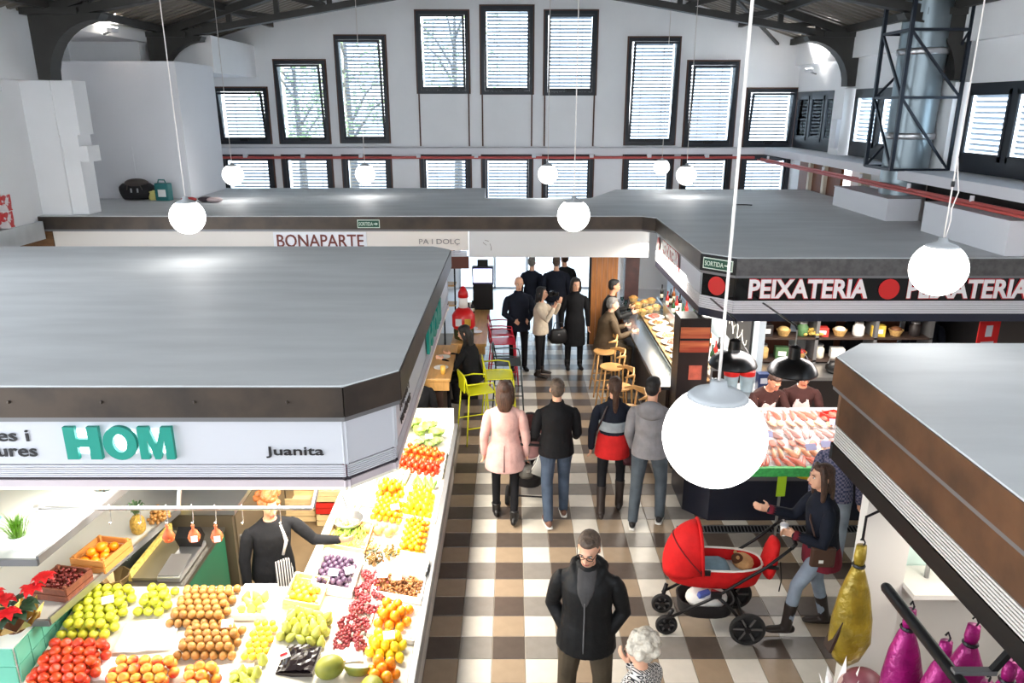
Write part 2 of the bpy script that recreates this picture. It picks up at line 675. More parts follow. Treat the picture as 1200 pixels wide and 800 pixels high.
m.box(-9.1, -7.65, 16.5, 17.0, 5.5, 6.1)
m.build('outer_wall', WHITE, wl)
tag(MB().box(-9.0, -6.45, 15.3, 17.2, 2.985, 5.58).build('wall_storeroom', WHITE2), 'boxy white storeroom standing on the far stall roof', None, None, 'structure')
MB().box(-8.0, -7.5, 15.285, 15.3, 3.25, 4.0).build('access_hatch', WHITE2, bpy.data.objects['wall_storeroom'])
MB().box(-7.62, -6.42, 17.2, 20, 5.45, 6.2).build('cornice', WHITE, wl)
MB().box(-7.75, -7.55, 17.2, 20, 2.6, 5.5).build('wall_panel', WHITE, wl)

# ================================================================== corrugated roof
ROOF = M('grey_corrugated_sheet', (128, 120, 110), 0.5, 0.25, var=0.2, scale=1.5, stretch=(.3, 2, 1))
SKYL = M('translucent_roof_sheet', (225, 230, 235), 0.4)
ce = struct('ceiling', 'dark pitched ceiling of corrugated sheets')
def corr(side, x_in, x_out):
    m = MB()
    ys = []
    y = -3.0
    pr = [(0, 0), (.09, 0), (.12, .05), (.21, .05), (.24, 0)]
    prof = []
    while y < 20.2:
        for a, b in pr[:-1]:
            prof.append((y + a, b))
        y += .24
    vs = []
    for x in (x_in, x_out):
        for yy, dz in prof:
            vs.append((x, yy, gz(x) + .22 + dz))
    n = len(prof)
    fs = [(i, i + 1, n + i + 1, n + i) for i in range(n - 1)]
    m.add(vs, fs)
    return m
corr(1, XM, XR + 0.5).build('corrugated_sheet', ROOF, ce)
corr(-1, XM, XL - 0.5).build('corrugated_sheet', ROOF, ce)
# purlins
for side in (-1, 1):
    for k in range(6):
        x = XM + side * (0.5 + k * 1.32)
        MB().box(x - .05, x + .05, -3, 20, gz(x) + .06, gz(x) + .2).build('purlin', TRUSS, ce)

def truss(y, n):
    t = struct('trim_%d' % n, 'dark steel roof truss with curved brackets', (XM, y, 0))
    for sgn in (-1, 1):
        half = 7.3
        bz = lambda d: 6.08 + (half - d) * 0.165 if d <= half else 6.08
        tz = lambda d: 8.36 - .312 * d + .06
        x = lambda d: sgn * d
        m = MB().bar((x(0), 0, bz(0)), (x(half), 0, bz(half)), .2, .13)
        m.build('bottom_chord', TRUSS, t)
        MB().bar((x(0), 0, tz(0)), (x(half), 0, tz(half)), .2, .14).build('top_chord', TRUSS, t)
        pd = None
        ds = [0.02, 1.2, 2.4, 3.6, 4.7, 5.7, 6.5]
        for i, d in enumerate(ds):
            MB().bar((x(d), 0, bz(d)), (x(d), 0, tz(d)), .1, .08, (0, 1, 0)).build('web_post', TRUSS, t)
            if i:
                MB().bar((x(ds[i - 1]), 0, bz(ds[i - 1])), (x(d), 0, tz(d)), .09, .06, (0, 1, 0)).build('web_brace', TRUSS, t)
        # gusset at the eave and the curved bracket down to the pier
        m = MB()
        pts = []
        for k in range(9):
            a = k / 8 * PI / 2
            pts.append((half - .3 - .62 * (1 - math.sin(a)) * 1.0 + .0, 5.12 + .98 * (math.sin(a)) * 0 + .0))
        poly = [(half + .1, 5.16), (half + .1, 6.2), (half - 1.05, 6.14)]
        for k in range(0, 10):
            a = PI / 2 * k / 9
            cx, cz, rx, rz = half - 1.0, 5.16, .9, .9
            poly.append((cx + rx * math.sin(a), cz + rz * math.cos(a)))
        m.extr([(sgn * p[0], p[1]) for p in poly], -.13, .13, 'y')
        m.build('curved_bracket', TRUSS, t)
        # flange of the bracket
        fl = MB()
        for k in range(9):
            a0, a1 = PI / 2 * k / 9, PI / 2 * (k + 1) / 9
            p0 = (sgn * (half - 1.0 + .9 * math.sin(a0)), 0, 5.16 + .9 * math.cos(a0))
            p1 = (sgn * (half - 1.0 + .9 * math.sin(a1)), 0, 5.16 + .9 * math.cos(a1))
            fl.bar(p0, p1, .03, .3, (0, 1, 0))
        fl.build('bracket_flange', TRUSS, t)
        MB().cbox((sgn * (half - .25), 0, 6.17), (.9, .34, .1)).build('eave_gusset', TRUSS, t)
    return t
truss(12.8, 3)
truss(16.8, 4)
truss(8.8, 5)
# diagonal wind bracing between the trusses
for k, (a, b) in enumerate((((2.2, 8.8), (4.6, 12.8)), ((4.6, 8.8), (2.2, 12.8)), ((2.2, 12.8), (4.6, 16.8)), ((4.6, 12.8), (2.2, 16.8)), ((4.6, 16.8), (6.6, 20)), ((-2.2, 8.8), (-4.6, 12.8)), ((-4.6, 12.8), (-2.2, 16.8)), ((-2.2, 12.8), (-4.6, 16.8)))):
    MB().bar((a[0], a[1], gz(a[0]) - .02), (b[0], b[1], gz(b[0]) - .02), .07, .05).build('wind_brace', TRUSS, ce)

# wall up-lights
def uplight(loc, sx, label, power=60):
    t = thing('wall_floodlight', label, 'lamp', loc)
    MB().box(-.05, .05, -.12, .12, -.04, .04).build('lamp_housing', WHITE2, t, bevel=.01)
    MB().bar((0, 0, -.02), (-sx * .18, 0, -.08), .03).build('lamp_arm', STEEL_GR, t)
    MB().box(-.04, .04, -.11, .11, .041, .046).build('lamp_glass', M('floodlight_glow', (255, 252, 244), 0.3, emit=25), t)
    ld = bpy.data.lights.new('flood_beam', 'SPOT')
    ld.energy = power
    ld.spot_size = 2.0
    ld.shadow_soft_size = .08
    lo = bpy.data.objects.new('flood_beam', ld)
    COL.objects.link(lo)
    lo.parent = t
    lo.location = (0, 0, .07)
    lo.rotation_euler = (PI, -sx * 0.5, 0)
uplight((6.85, 18.4, 5.55), -1, 'small floodlight glowing on the right wall by the bracket')
uplight((-7.35, 14.9, 6.1), 1, 'floodlight glowing under the left eave above the storeroom')

# unseen rear wall, added and raised to hold back sky light; open above
wre = struct('wall_rear_blocker', 'unseen white rear wall of the hall, added to hold back sky light')
MB().box(-9, 7.6, -3.3, -3.05, 0, 5.5).build('wall_panel', WHITE, wre)
for x in (-7.5, -4.5, -1.6, 1.3, 4.2, 7.1):
    MB().box(x - .12, x + .12, -3.3, -3.1, 5.5, gz(x) + .2).build('gable_post', FRAME, wre)
# ================================================================== stall canopies
SLAT = M('pale_grille_slat', (206, 206, 214), 0.4)
GRB = M('grille_shadow_back', (96, 90, 100), 0.8)
TRIMD = M('dark_trim', (44, 36, 44), 0.5)
LILAC = M('lilac_grey_band', (196, 184, 190), 0.5)
CREAM = M('cream_strip', (244, 238, 222), 0.5)
TEAL = M('teal_letter', (0, 138, 122), .5)
INK = M('black_lettering', (24, 22, 26), 0.5)
BLACKP = M('black_sign_gloss', (18, 15, 18), 0.12)
NAVY = M('navy_fascia', (30, 34, 52), 0.35)

def fpanel(mb, p0, p1, z0, z1, th, out=0.0, trim=0.0):
    a, b = Vector((p0[0], p0[1], 0)), Vector((p1[0], p1[1], 0))
    d = (b - a).normalized()
    n = Vector((d.y, -d.x, 0))
    a = a + d * trim + n * out
    b = b - d * trim + n * out
    q = [a, b, b - n * th, a - n * th]
    mb.add([(p.x, p.y, z0) for p in q] + [(p.x, p.y, z1) for p in q], [(0, 3, 2, 1), (4, 5, 6, 7), (0, 1, 5, 4), (1, 2, 6, 5), (2, 3, 7, 6), (3, 0, 4, 7)])
    return mb

def canopy(name, label, outline, faces, zt=2.98, zb=2.755, top=FELT, under=WHITE2):
    c = thing(name, label, 'canopy', (0, 0, 0))
    MB().prism(outline, zt - .03, zt).build('roof_membrane', top, c)
    n = len(outline)
    inn = MB()
    inn.prism(outline, zb + .02, zt - .032)
    inn.build('roof_slab', under, c)
    for f in faces:
        p0, p1 = f['e']
        steel = f.get('steel', STEEL_DK)
        fpanel(MB(), p0, p1, zb, zt - .012, .05, .012).build('edge_beam', steel, c)
        if f.get('bolts'):
            a, b = Vector(p0 + (0,)), Vector(p1 + (0,))
            d = (b - a).normalized(); nn = Vector((d.y, -d.x, 0))
            k = int((b - a).length / .62)
            for i in range(k):
                q = a + d * (.3 + i * .62) + nn * .016
                MB().ball((q.x, q.y, (zb + zt) / 2), .012, 8, 5).build('bolt', STEEL_DK, c)
        fpanel(MB(), p0, p1, zb - .035, zb, .09, .0).build('steel_lip', STEEL_GR, c)
        if f.get('sign') is None:
            continue
        inset = -.05
        s0, s1 = f.get('sz', (2.38, 2.72))
        fpanel(MB(), p0, p1, s0, s1, .06, inset, .005).build('sign_panel', f['sign'], c)
        g0, g1 = f.get('gz', (2.28, 2.375))
        gt = f.get('gtrim', .03)
        fpanel(MB(), p0, p1, g0, g1, .03, inset - .015, .005).build('grille_back', f.get('gback', GRB), c)
        k = f.get('slats', 6)
        for i in range(k):
            zz = g0 + (g1 - g0) * (i + .1) / k
            fpanel(MB(), p0, p1, zz, zz + (g1 - g0) / k * .62, .02, inset + .004, gt).build('grille_slat', f.get('slat', SLAT), c)
        for zz0, zz1, mt, o in f.get('low', ((2.255, 2.28, TRIMD, -.06), (2.205, 2.255, LILAC, -.05), (2.18, 2.205, CREAM, -.05))):
            fpanel(MB(), p0, p1, zz0, zz1, .08, o, .0).build('fascia_strip', mt, c)
    return c

# ---------------- greengrocer canopy (front left)
HA, HB, HC, HD, HE = (-8.0, 4.68), (-1.13, 4.68), (-.80, 5.0), (-.80, 9.65), (-1.05, 9.9)
hom = canopy('greengrocer_canopy', 'grey flat roofed greengrocer canopy with white HOM fascia', [HA, HB, HC, HD, HE, (-8.0, 9.9)],
             [dict(e=(HA, HB), sign=SIGNW, bolts=True), dict(e=(HB, HC), sign=SIGNW, gback=M('grille_wine_back', (120, 70, 80), .8)), dict(e=(HC, HD), sign=SIGNW), dict(e=(HD, HE), sign=SIGNW)])
ys = 4.73
def bold_letter(ch, p0, p1, z0, z1, parent, th=.03, mat=None):
    w = 1.0
    m = MB()
    if ch == 'H':
        m.extr([(0, 0), (.33, 0), (.33, .38), (.67, .38), (.67, 0), (1, 0), (1, 1), (.67, 1), (.67, .63), (.33, .63), (.33, 1), (0, 1)], 0, 1, 'y')
    elif ch == 'M':
        m.extr([(0, 0), (.25, 0), (.25, .62), (.42, 0), (.58, 0), (.75, .62), (.75, 0), (1, 0), (1, 1), (.68, 1), (.5, .42), (.32, 1), (0, 1)], 0, 1, 'y')
    else:
        vs = []
        k = 28
        for y in (0, 1):
            for rx, rz in ((.5, .52), (.21, .28)):
                for i in range(k):
                    a = 2 * PI * i / k
                    vs.append((.5 + rx * math.cos(a), y, .5 + rz * math.sin(a)))
        fs = []
        for i in range(k):
            j = (i + 1) % k
            fs += [(i, j, k + j, k + i), (2 * k + i, 2 * k + j, 3 * k + j, 3 * k + i), (i, j, 2 * k + j, 2 * k + i), (k + i, k + j, 3 * k + j, 3 * k + i)]
        m.add(vs, fs)
    a, b = Vector((p0[0], p0[1], 0)), Vector((p1[0], p1[1], 0))
    d = b - a
    n = Vector((d.y, -d.x, 0)).normalized()
    m.v = [tuple(a + d * v[0] + n * (.012 + th * (1 - v[1])) + Vector((0, 0, z0 + (z1 - z0) * v[2]))) for v in m.v]
    return m.build('teal_letter', mat or TEAL, parent)
for ch, x0, x1 in (('H', -3.06, -2.81), ('O', -2.80, -2.56), ('M', -2.555, -2.31)):
    bold_letter(ch, (x0 + .005, ys), (x1 - .005, ys), 2.435, 2.675, hom)
fit_text('lettering', 'Juanita', INK, hom, (-1.70, ys), (-1.30, ys), 2.43, 2.515, .008, .003, .012)
fit_text('lettering', 'Fruites i', INK, hom, (-3.86, ys), (-3.315, ys), 2.555, 2.645, .008, .003, .012)
fit_text('lettering', 'verdures', INK, hom, (-3.86, ys), (-3.28, ys), 2.44, 2.53, .008, .003, .012)
xs = -.85
for ch, y0, y1 in (('H', 7.0, 7.42), ('O', 7.45, 7.85), ('M', 7.88, 8.3)):
    bold_letter(ch, (xs, y0), (xs, y1), 2.43, 2.68, hom)
fit_text('lettering', 'Fruites i', INK, hom, (xs, 5.25), (xs, 5.75), 2.56, 2.65, .008, .003, .012)
fit_text('lettering', 'verdures', INK, hom, (xs, 5.25), (xs, 5.8), 2.44, 2.53, .008, .003, .012)
# back-lit halo strip light behind the letters
HALO = M('letter_back_light', (240, 250, 255), .5, emit=2.2)
for x0 in (-3.03, -2.77, -2.52):
    MB().box(x0, x0 + .18, ys - .0098, ys - .004, 2.47, 2.64).build('letter_backlight', HALO, hom)

# ---------------- far roof: bakery + fishmonger canopies in one L-shaped roof
PA, PB, PC, PD, PE, PF = (-12.0, 12.8), (2.22, 12.8), (2.42, 12.6), (2.42, 9.47), (2.77, 9.12), (6.6, 9.12)
CREAMS = M('cream_white_sign', (238, 230, 222), .45)
WOODS = M('brown_wood_fascia', (120, 82, 48), .6, var=.2, scale=4, stretch=(1, 1, 8))
far = canopy('bakery_and_fishmonger_canopy', 'long grey L-shaped flat roof over the bakery, bar and fishmonger stalls',
             [PA, PB, PC, PD, PE, PF, (6.6, 17.1), (2.33, 17.1), (1.6, 15.43), (-.55, 15.43), (-.6, 17.4), (-12, 17.4)],
             [dict(e=(PA, PB)), dict(e=(PB, PC)), dict(e=(PC, PD)), dict(e=(PD, PE), steel=BLACKM), dict(e=(PE, PF), steel=M('grey_speckled_steel', (92, 90, 90), .5, .3, var=.2, scale=14))])
fpanel(MB(), (-12, 12.86), (-7.9, 12.86), 2.3, 2.725, .05).build('wood_fascia', WOODS, far)
fpanel(MB(), (-7.88, 12.86), (-.75, 12.86), 2.38, 2.725, .05).build('sign_panel', CREAMS, far)
fpanel(MB(), (-.74, 12.86), (2.36, 12.86), 2.26, 2.725, .05).build('sign_panel', M('grey_white_sign', (222, 222, 222), .45), far)
for i in range(4):
    fpanel(MB(), (-7.88, 12.86), (-.78, 12.86), 2.27 + i * .026, 2.287 + i * .026, .04).build('grille_slat', SLAT, far)
fpanel(MB(), (-7.88, 12.9), (-.75, 12.9), 2.05, 2.265, .05).build('fascia_strip', M('red_brown_fascia', (96, 52, 40), .6), far)
MAROON = M('maroon_lettering', (120, 52, 40), .5)
fit_text('lettering', 'BONAPARTE', MAROON, far, (-4.04, 12.86), (-2.55, 12.86), 2.44, 2.66, .02, .012, .004)
HALO2 = M('sign_halo_board', (250, 250, 255), .5)
MB().box(-4.1, -2.5, 12.845, 12.859, 2.42, 2.7).build('letter_board', HALO2, far)
fit_text('lettering', 'PA I DOLÇ', M('grey_lettering', (150, 144, 140), .5), far, (-1.6, 12.86), (-.9, 12.86), 2.47, 2.58, .01, .004, 0.0)
# scratchy dark doodle beside the bakery name
m = MB()
for a, b in (((-.50, 2.52), (-.44, 2.47)), ((-.38, 2.5), (-.36, 2.44)), ((-.36, 2.44), (-.36, 2.38)), ((-.47, 2.56), (-.40, 2.54))):
    m.bar((a[0], 12.852, a[1]), (b[0], 12.852, b[1]), .012, .008)
m.build('sign_mark', M('grey_lettering', (150, 144, 140)), far)

def exit_sign(p0, p1, z0, z1, parent):
    GREEN = M('exit_green', (20, 78, 58), .4)
    a, b = Vector((p0[0], p0[1], 0)), Vector((p1[0], p1[1], 0))
    fpanel(MB(), p0, p1, z0, z1, .02, .02).build('exit_sign_border', M('pale_green_white', (214, 228, 214), .4), parent)
    d = (b - a); h = z1 - z0
    q0, q1 = a + d * .03, b - d * .03
    fpanel(MB(), q0[:2], q1[:2], z0 + h * .09, z1 - h * .09, .02, .023).build('exit_sign_face', GREEN, parent)
    q0, q1 = a + d * .07, a + d * .70
    fit_text('lettering', 'SORTIDA', M('pale_green_white', (214, 228, 214)), parent, q0[:2], q1[:2], z0 + h * .28, z1 - h * .28, .026, .002, .006)
    n = Vector((d.y, -d.x, 0)).normalized()
    q = a + d * .73 + n * .027
    e = d.normalized()
    L = d.length
    m = MB()
    zc = (z0 + z1) / 2
    def P(u, z):
        w = q + e * (u * L)
        return (w.x, w.y, z)
    m.add([P(0, zc - h * .06), P(.1, zc - h * .06), P(.1, zc + h * .06), P(0, zc + h * .06), P(.1, zc - h * .18), P(.2, zc), P(.1, zc + h * .18)], [(0, 1, 2, 3), (4, 5, 6)])
    m.build('arrow', M('pale_green_white', (214, 228, 214)), parent)
exit_sign((-2.63, 12.8), (-2.25, 12.8), 2.78, 2.92, far)

# fishmonger signs
LETW = M('white_lettering', (240, 236, 236), .4)
LETR = M('red_lettering_edge', (196, 36, 44), .4)
REDD = M('red_disc', (206, 40, 40), .35)
SLW = M('white_grille_slat', (226, 224, 228), .35)
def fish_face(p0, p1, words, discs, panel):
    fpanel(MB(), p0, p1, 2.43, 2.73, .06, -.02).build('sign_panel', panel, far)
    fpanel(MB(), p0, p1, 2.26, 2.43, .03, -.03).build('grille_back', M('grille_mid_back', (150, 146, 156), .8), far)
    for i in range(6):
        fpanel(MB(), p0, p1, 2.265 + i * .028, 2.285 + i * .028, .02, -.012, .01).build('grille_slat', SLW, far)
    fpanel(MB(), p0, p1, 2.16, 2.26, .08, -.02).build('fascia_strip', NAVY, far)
    for q0, q1 in words:
        fit_text('lettering', 'PEIXATERIA', LETR, far, q0, q1, 2.455, 2.715, -.012, .003, .05)
        fit_text('lettering', 'PEIXATERIA', LETW, far, q0, q1, 2.465, 2.705, -.004, .003, .03)
    a, b = Vector((p0[0], p0[1], 0)), Vector((p1[0], p1[1], 0))
    d = (b - a).normalized(); n = Vector((d.y, -d.x, 0))
    for t, r, zc in discs:
        c = a + d * t - n * .012
        m = MB()
        vs = []
        for o in (0, .006):
            for k in range(24):
                an = 2 * PI * k / 24
                w = c + d * (r * math.cos(an)) + n * o
                vs.append((w.x, w.y, zc + r * math.sin(an)))
        fs = [tuple(range(24)), tuple(range(24, 48))] + [(k, (k + 1) % 24, 24 + (k + 1) % 24, 24 + k) for k in range(24)]
        m.add(vs, fs).build('red_disc', REDD, far)
fish_face(PE, PF, [((2.95, 9.12), (4.44, 9.12)), ((4.93, 9.12), (6.45, 9.12))], [(1.93, .13, 2.58)], BLACKP)
fish_face(PD, PE, [], [(.24, .12, 2.58)], BLACKP)
fish_face((2.42, 10.7), PD, [], [], SIGNW)  # glare on the glossy black sign, painted as a white panel
fish_face(PC, (2.42, 10.7), [((2.42, 12.0), (2.42, 10.78))], [(.22, .11, 2.58)], M('dark_grey_sign', (70, 64, 66), .3))
pd, pe = Vector(PD), Vector(PE)
q0, q1 = pd + (pe - pd) * .08, pd + (pe - pd) * .92
exit_sign(tuple(q0), tuple(q1), 2.79, 2.93, far)
area_light('bar_strip_light', (2.9, 11.6, 2.5), (1.4, 2.6), 70, (1, .93, .82))

# ---------------- near right canopy
RA, RB, RC = (8.0, 5.62), (2.74, 5.62), (2.42, 5.3)
SLD = M('white_fine_slat', (214, 208, 202), .4)
LOWB = ((2.16, 2.285, BLACKM, -.04),)
nr = canopy('ham_stall_canopy', 'grey flat roof with rusty steel fascia at the bottom right corner', [(2.42, -2.5), (8, -2.5), RA, RB, RC],
            [dict(e=(RA, RB), steel=RUST), dict(e=(RB, RC), steel=M('olive_grey_steel', (112, 104, 92), .5, .3, var=.15, scale=4), sign=RUST, sz=(2.44, 2.72), gz=(2.29, 2.44), low=LOWB, slat=SLD),
             dict(e=(RC, (2.42, -2.5)), steel=RUST, sign=RUST, sz=(2.44, 2.72), gz=(2.29, 2.44), slats=7, low=LOWB, slat=SLD)])

# ================================================================== globe pendants
GLOBE = M('glowing_opal_glass', (255, 253, 250), .3, emit=2.6)
_gm = MB().ball((0, 0, 0), .2, 32, 20).mesh('globe', GLOBE, True)
CAPM = M('pale_grey_lamp_cap', (176, 180, 184), .5)
CORD = M('white_cord', (226, 218, 212), .5)
_cm = MB().lathe([(.012, .235), (.03, .232), (.035, .205), (.10, .183), (.118, .165), (.10, .166)], 24).mesh('cap', CAPM, True)
def pendant(x, y, z, label, top=None, r=1.0):
    t = thing('globe_pendant', label, 'lamp', (x, y, z), 0, 'opal globe pendants hanging over the stalls')
    mobj('globe', _gm, t, scale=(r,) * 3)
    mobj('cap', _cm, t, scale=(r,) * 3)
    zt = (top or gz(x) + .1) - z
    MB().tube([(0, 0, .23), (.0, 0, .55), (0, 0, zt)], .006, 6).build('cord', CORD, t, smooth=True)
    if 4 < y < 7:
        MB().tube([(.012, 0, .235), (.035, .01, .36), (.02, 0, .44), (.05, 0, .56), (.02, 0, .7), (.004, 0, .8)], .005, 6).build('safety_cable', CORD, t, smooth=True)
        MB().lathe([(.012, -.02), (.014, 0), (.012, .02)], 8, (0, 0, .62)).build('cord_clip', BLACKM, t)
    return t
pendant(.79, 2.69, 3.52, 'largest glowing globe lamp, hanging nearest over the aisle', 8.4)
pendant(3.17, 5.49, 3.60, 'glowing globe lamp in front of the second fishmonger sign', 7.4)
pendant(-3.8, 8.83, 3.52, 'glowing globe lamp over the back of the greengrocer roof, left of the bakery name')
pendant(.76, 9.31, 3.47, 'glowing globe lamp above the far end of the aisle, under the bakery roof edge')
pendant(-5.45, 14.97, 3.48, 'small far globe lamp beside the white storeroom')
pendant(-2.99, 15.62, 3.44, 'small far globe lamp before the third lower window from the left')
pendant(.73, 15.62, 3.44, 'small far globe lamp before the middle of the back wall')
pendant(3.35, 17.2, 3.46, 'smallest far globe lamp, left one of the close pair', None, .86)
pendant(3.55, 15.62, 3.42, 'small far globe lamp, right one of the close pair')
# brown steel hanger rods beside cords over the far roof
# ================================================================== greengrocer stall
random.seed(11)
MINT = M('mint_tile', (112, 190, 165), .25, var=.06, scale=3)
WTILE = M('white_tile', (236, 236, 230), .25, var=.02, scale=3)
GROUT = M('pale_grout', (210, 214, 208), .7)
SFLOOR = M('worn_brown_floor', (112, 92, 66), .6, var=.1, scale=3)
CRWOOD = M('pale_crate_wood', (226, 196, 144), .65, var=.1, scale=6, stretch=(1, 1, 4))
CRWHITE = M('white_crate_board', (244, 240, 232), .6)
PAPER = M('white_paper', (250, 248, 244), .7)
KRAFT = M('kraft_card', (196, 150, 96), .7, var=.08)
tag(MB().box(-8, -1.9, 5.3, 12.4, -.003, .012).build('floor_greengrocer', SFLOOR), 'brown worn floor inside the greengrocer stall', None, None, 'structure')
zs = lambda x, y: .74 + (-.74 - x) * .2
zf = lambda x, y: .70 + (y - 3.7) * .165
def ztop(x, y):
    return zs(x, y) if x > -1.78 else zf(x, y)

ctr = thing('fruit_counter', 'sloped L-shaped greengrocer counter with steel rim along the aisle', 'counter', (0, 0, 0))
CBODY = M('counter_panel_grey', (150, 148, 146), .5)
m = MB()
m.extr([(-1.78, 0), (-.80, 0), (-.80, zs(-.8, 0) - .05), (-1.78, zs(-1.78, 0) - .05)], 3.6, 9.05, 'y')
m.build('side_body', CBODY, ctr)
m = MB()
m.extr([(3.6, 0), (5.32, 0), (5.32, zf(0, 5.32) - .05), (3.6, zf(0, 3.6) - .05)], -3.5, -1.79, 'x')
m.build('front_body', CBODY, ctr)
m = MB()
m.extr([(-1.78, zs(-1.78, 0) - .048), (-.76, zs(-.76, 0) - .048), (-.76, zs(-.76, 0)), (-1.78, zs(-1.78, 0))], 3.6, 9.05, 'y')
m.build('side_shelf', M('counter_liner', (214, 206, 190), .7), ctr)
m = MB()
m.extr([(3.6, zf(0, 3.6) - .048), (5.32, zf(0, 5.32) - .048), (5.32, zf(0, 5.32)), (3.6, zf(0, 3.6))], -3.5, -1.785, 'x')
m.build('front_shelf', M('counter_liner', (214, 206, 190)), ctr)
MB().box(-.757, -.70, 3.6, 9.05, .66, .80).build('steel_rim', STEEL_GR, ctr, bevel=.006)
MB().box(-.80, -.78, 3.6, 9.05, 0, .66).build('front_board', M('counter_front_cream', (206, 200, 190), .5), ctr)
MB().box(-1.8, -.76, 9.052, 9.09, .5, 1.0).build('end_board', CRWHITE, ctr)
# under-canopy lamps of the stall
area_light('greengrocer_light', (-1.35, 6.9, 2.17), (.5, 3.6), 62, (1, .94, .82))
area_light('greengrocer_front_light', (-2.3, 5.05, 2.17), (2.4, .3), 20, (1, .94, .82))
lt = thing('strip_lamp', 'white strip lamp fixed under the greengrocer canopy', 'lamp', (-1.35, 6.9, 2.2))
MB().box(-.25, .25, -1.8, 1.8, 0.0, .05).build('lamp_housing', SIGNW, lt)
MB().box(-.95 - .26, -.95 + 1.2, -2.0, -1.7, 0.0, .05).build('lamp_arm', SIGNW, lt)
MB().box(-1.3, 1.3, -.16, .16, 0, .05).build('lamp_housing', SIGNW, lt, loc=(-.95, -1.85, 0.0))

# ---------------- produce meshes
def lathe_fruit(name, prof, mat, n=12):
    return MB().lathe(prof, n).mesh(name, mat, True)
def fruit_mat(name, a, b, rough=.35, sc=5):
    return M(name, a, rough, rgb2=b, scale=sc, detail=2)
def sph(r, k=7, dimp=0.0, sq=1.0):
    pr = []
    for i in range(k + 1):
        t = PI * i / k
        rr = r * math.sin(t)
        zz = -r * sq * math.cos(t)
        if dimp and i == 0: zz += dimp * .4; rr = .001
        if dimp and i == k: zz -= dimp; rr = .001
        pr.append((max(rr, .0006), zz))
    return pr
APM = dict(
    apple_yellow=fruit_mat('yellow_green_apple_skin', (206, 200, 60), (176, 186, 40)),
    apple_red=fruit_mat('red_apple_skin', (190, 38, 26), (226, 96, 40)),
    apple_bicolor=fruit_mat('red_yellow_apple_skin', (226, 180, 70), (206, 60, 40), .35, 9),
    russet=fruit_mat('russet_skin', (190, 136, 70), (150, 104, 50)),
    orange=fruit_mat('orange_skin', (244, 150, 20), (238, 130, 14)),
    lemon=fruit_mat('lemon_skin', (248, 214, 40), (238, 200, 30)),
    mandarin=fruit_mat('mandarin_skin', (248, 176, 24), (240, 150, 20)),
    tomato=fruit_mat('tomato_skin', (214, 40, 22), (234, 84, 34), .2),
    tomato_orange=fruit_mat('ripening_tomato_skin', (238, 110, 34), (226, 70, 30), .2),
    plum=fruit_mat('plum_skin', (72, 52, 78), (104, 78, 98)),
    pear=fruit_mat('pear_skin', (206, 206, 96), (180, 178, 74)),
    peach=fruit_mat('peach_skin', (250, 190, 120), (238, 150, 84), .6),
    yplum=fruit_mat('yellow_plum_skin', (240, 206, 60), (226, 180, 50)),
    grape=fruit_mat('red_grape_skin', (128, 36, 46), (160, 70, 70)),
    lettuce=fruit_mat('lettuce_leaf', (150, 186, 74), (206, 222, 130), .6),
    broc=fruit_mat('artichoke_leaf', (128, 150, 84), (168, 186, 116), .6),
    bean=fruit_mat('green_bean_skin', (150, 186, 66), (182, 206, 96), .5),
    courg=fruit_mat('courgette_skin', (88, 128, 50), (150, 178, 84), .4),
    melon=fruit_mat('melon_skin', (150, 146, 50), (106, 116, 40), .5),
    nut=fruit_mat('walnut_shell', (170, 112, 56), (120, 72, 34), .6, 14),
    onion=fruit_mat('onion_skin', (214, 186, 170), (236, 220, 206), .4))
FR = {}
for k, r, dm, sq in (('apple_yellow', .040, .012, .92), ('apple_red', .042, .013, .9), ('apple_bicolor', .042, .013, .9), ('russet', .033, 0, 1.1), ('orange', .042, .003, .97),
                     ('mandarin', .031, .005, .82), ('tomato', .037, .008, .82), ('tomato_orange', .037, .008, .85), ('plum', .027, .002, 1.1), ('peach', .047, .006, .95), ('yplum', .029, .003, 1.0), ('onion', .035, 0, .95)):
    FR[k] = (lathe_fruit(k, sph(r, 7, dm, sq), APM[k]), r)
FR['lemon'] = (lathe_fruit('lemon', [(.001, -.05), (.009, -.045), (.024, -.034), (.035, -.012), (.036, .01), (.026, .032), (.01, .043), (.001, .05)], APM['lemon']), .036)
FR['pear'] = (lathe_fruit('pear', [(.001, -.045), (.022, -.044), (.036, -.025), (.037, -.005), (.026, .022), (.016, .042), (.012, .052), (.001, .056)], APM['pear']), .036)
def cluster(name, mat, n, r, R, seed, sq=.6):
    rr = random.Random(seed)
    m = MB()
    for i in range(n):
        a, q = rr.uniform(0, 2 * PI), math.sqrt(rr.random()) * R
        m.ball((q * math.cos(a), q * math.sin(a) * 1.5, r + rr.random() * R * sq * (1 - q / R * .6)), r, 7, 5)
    return m.mesh(name, mat, True)
FR['grape'] = (cluster('grape', APM['grape'], 46, .0155, .06, 3, .8), .062)
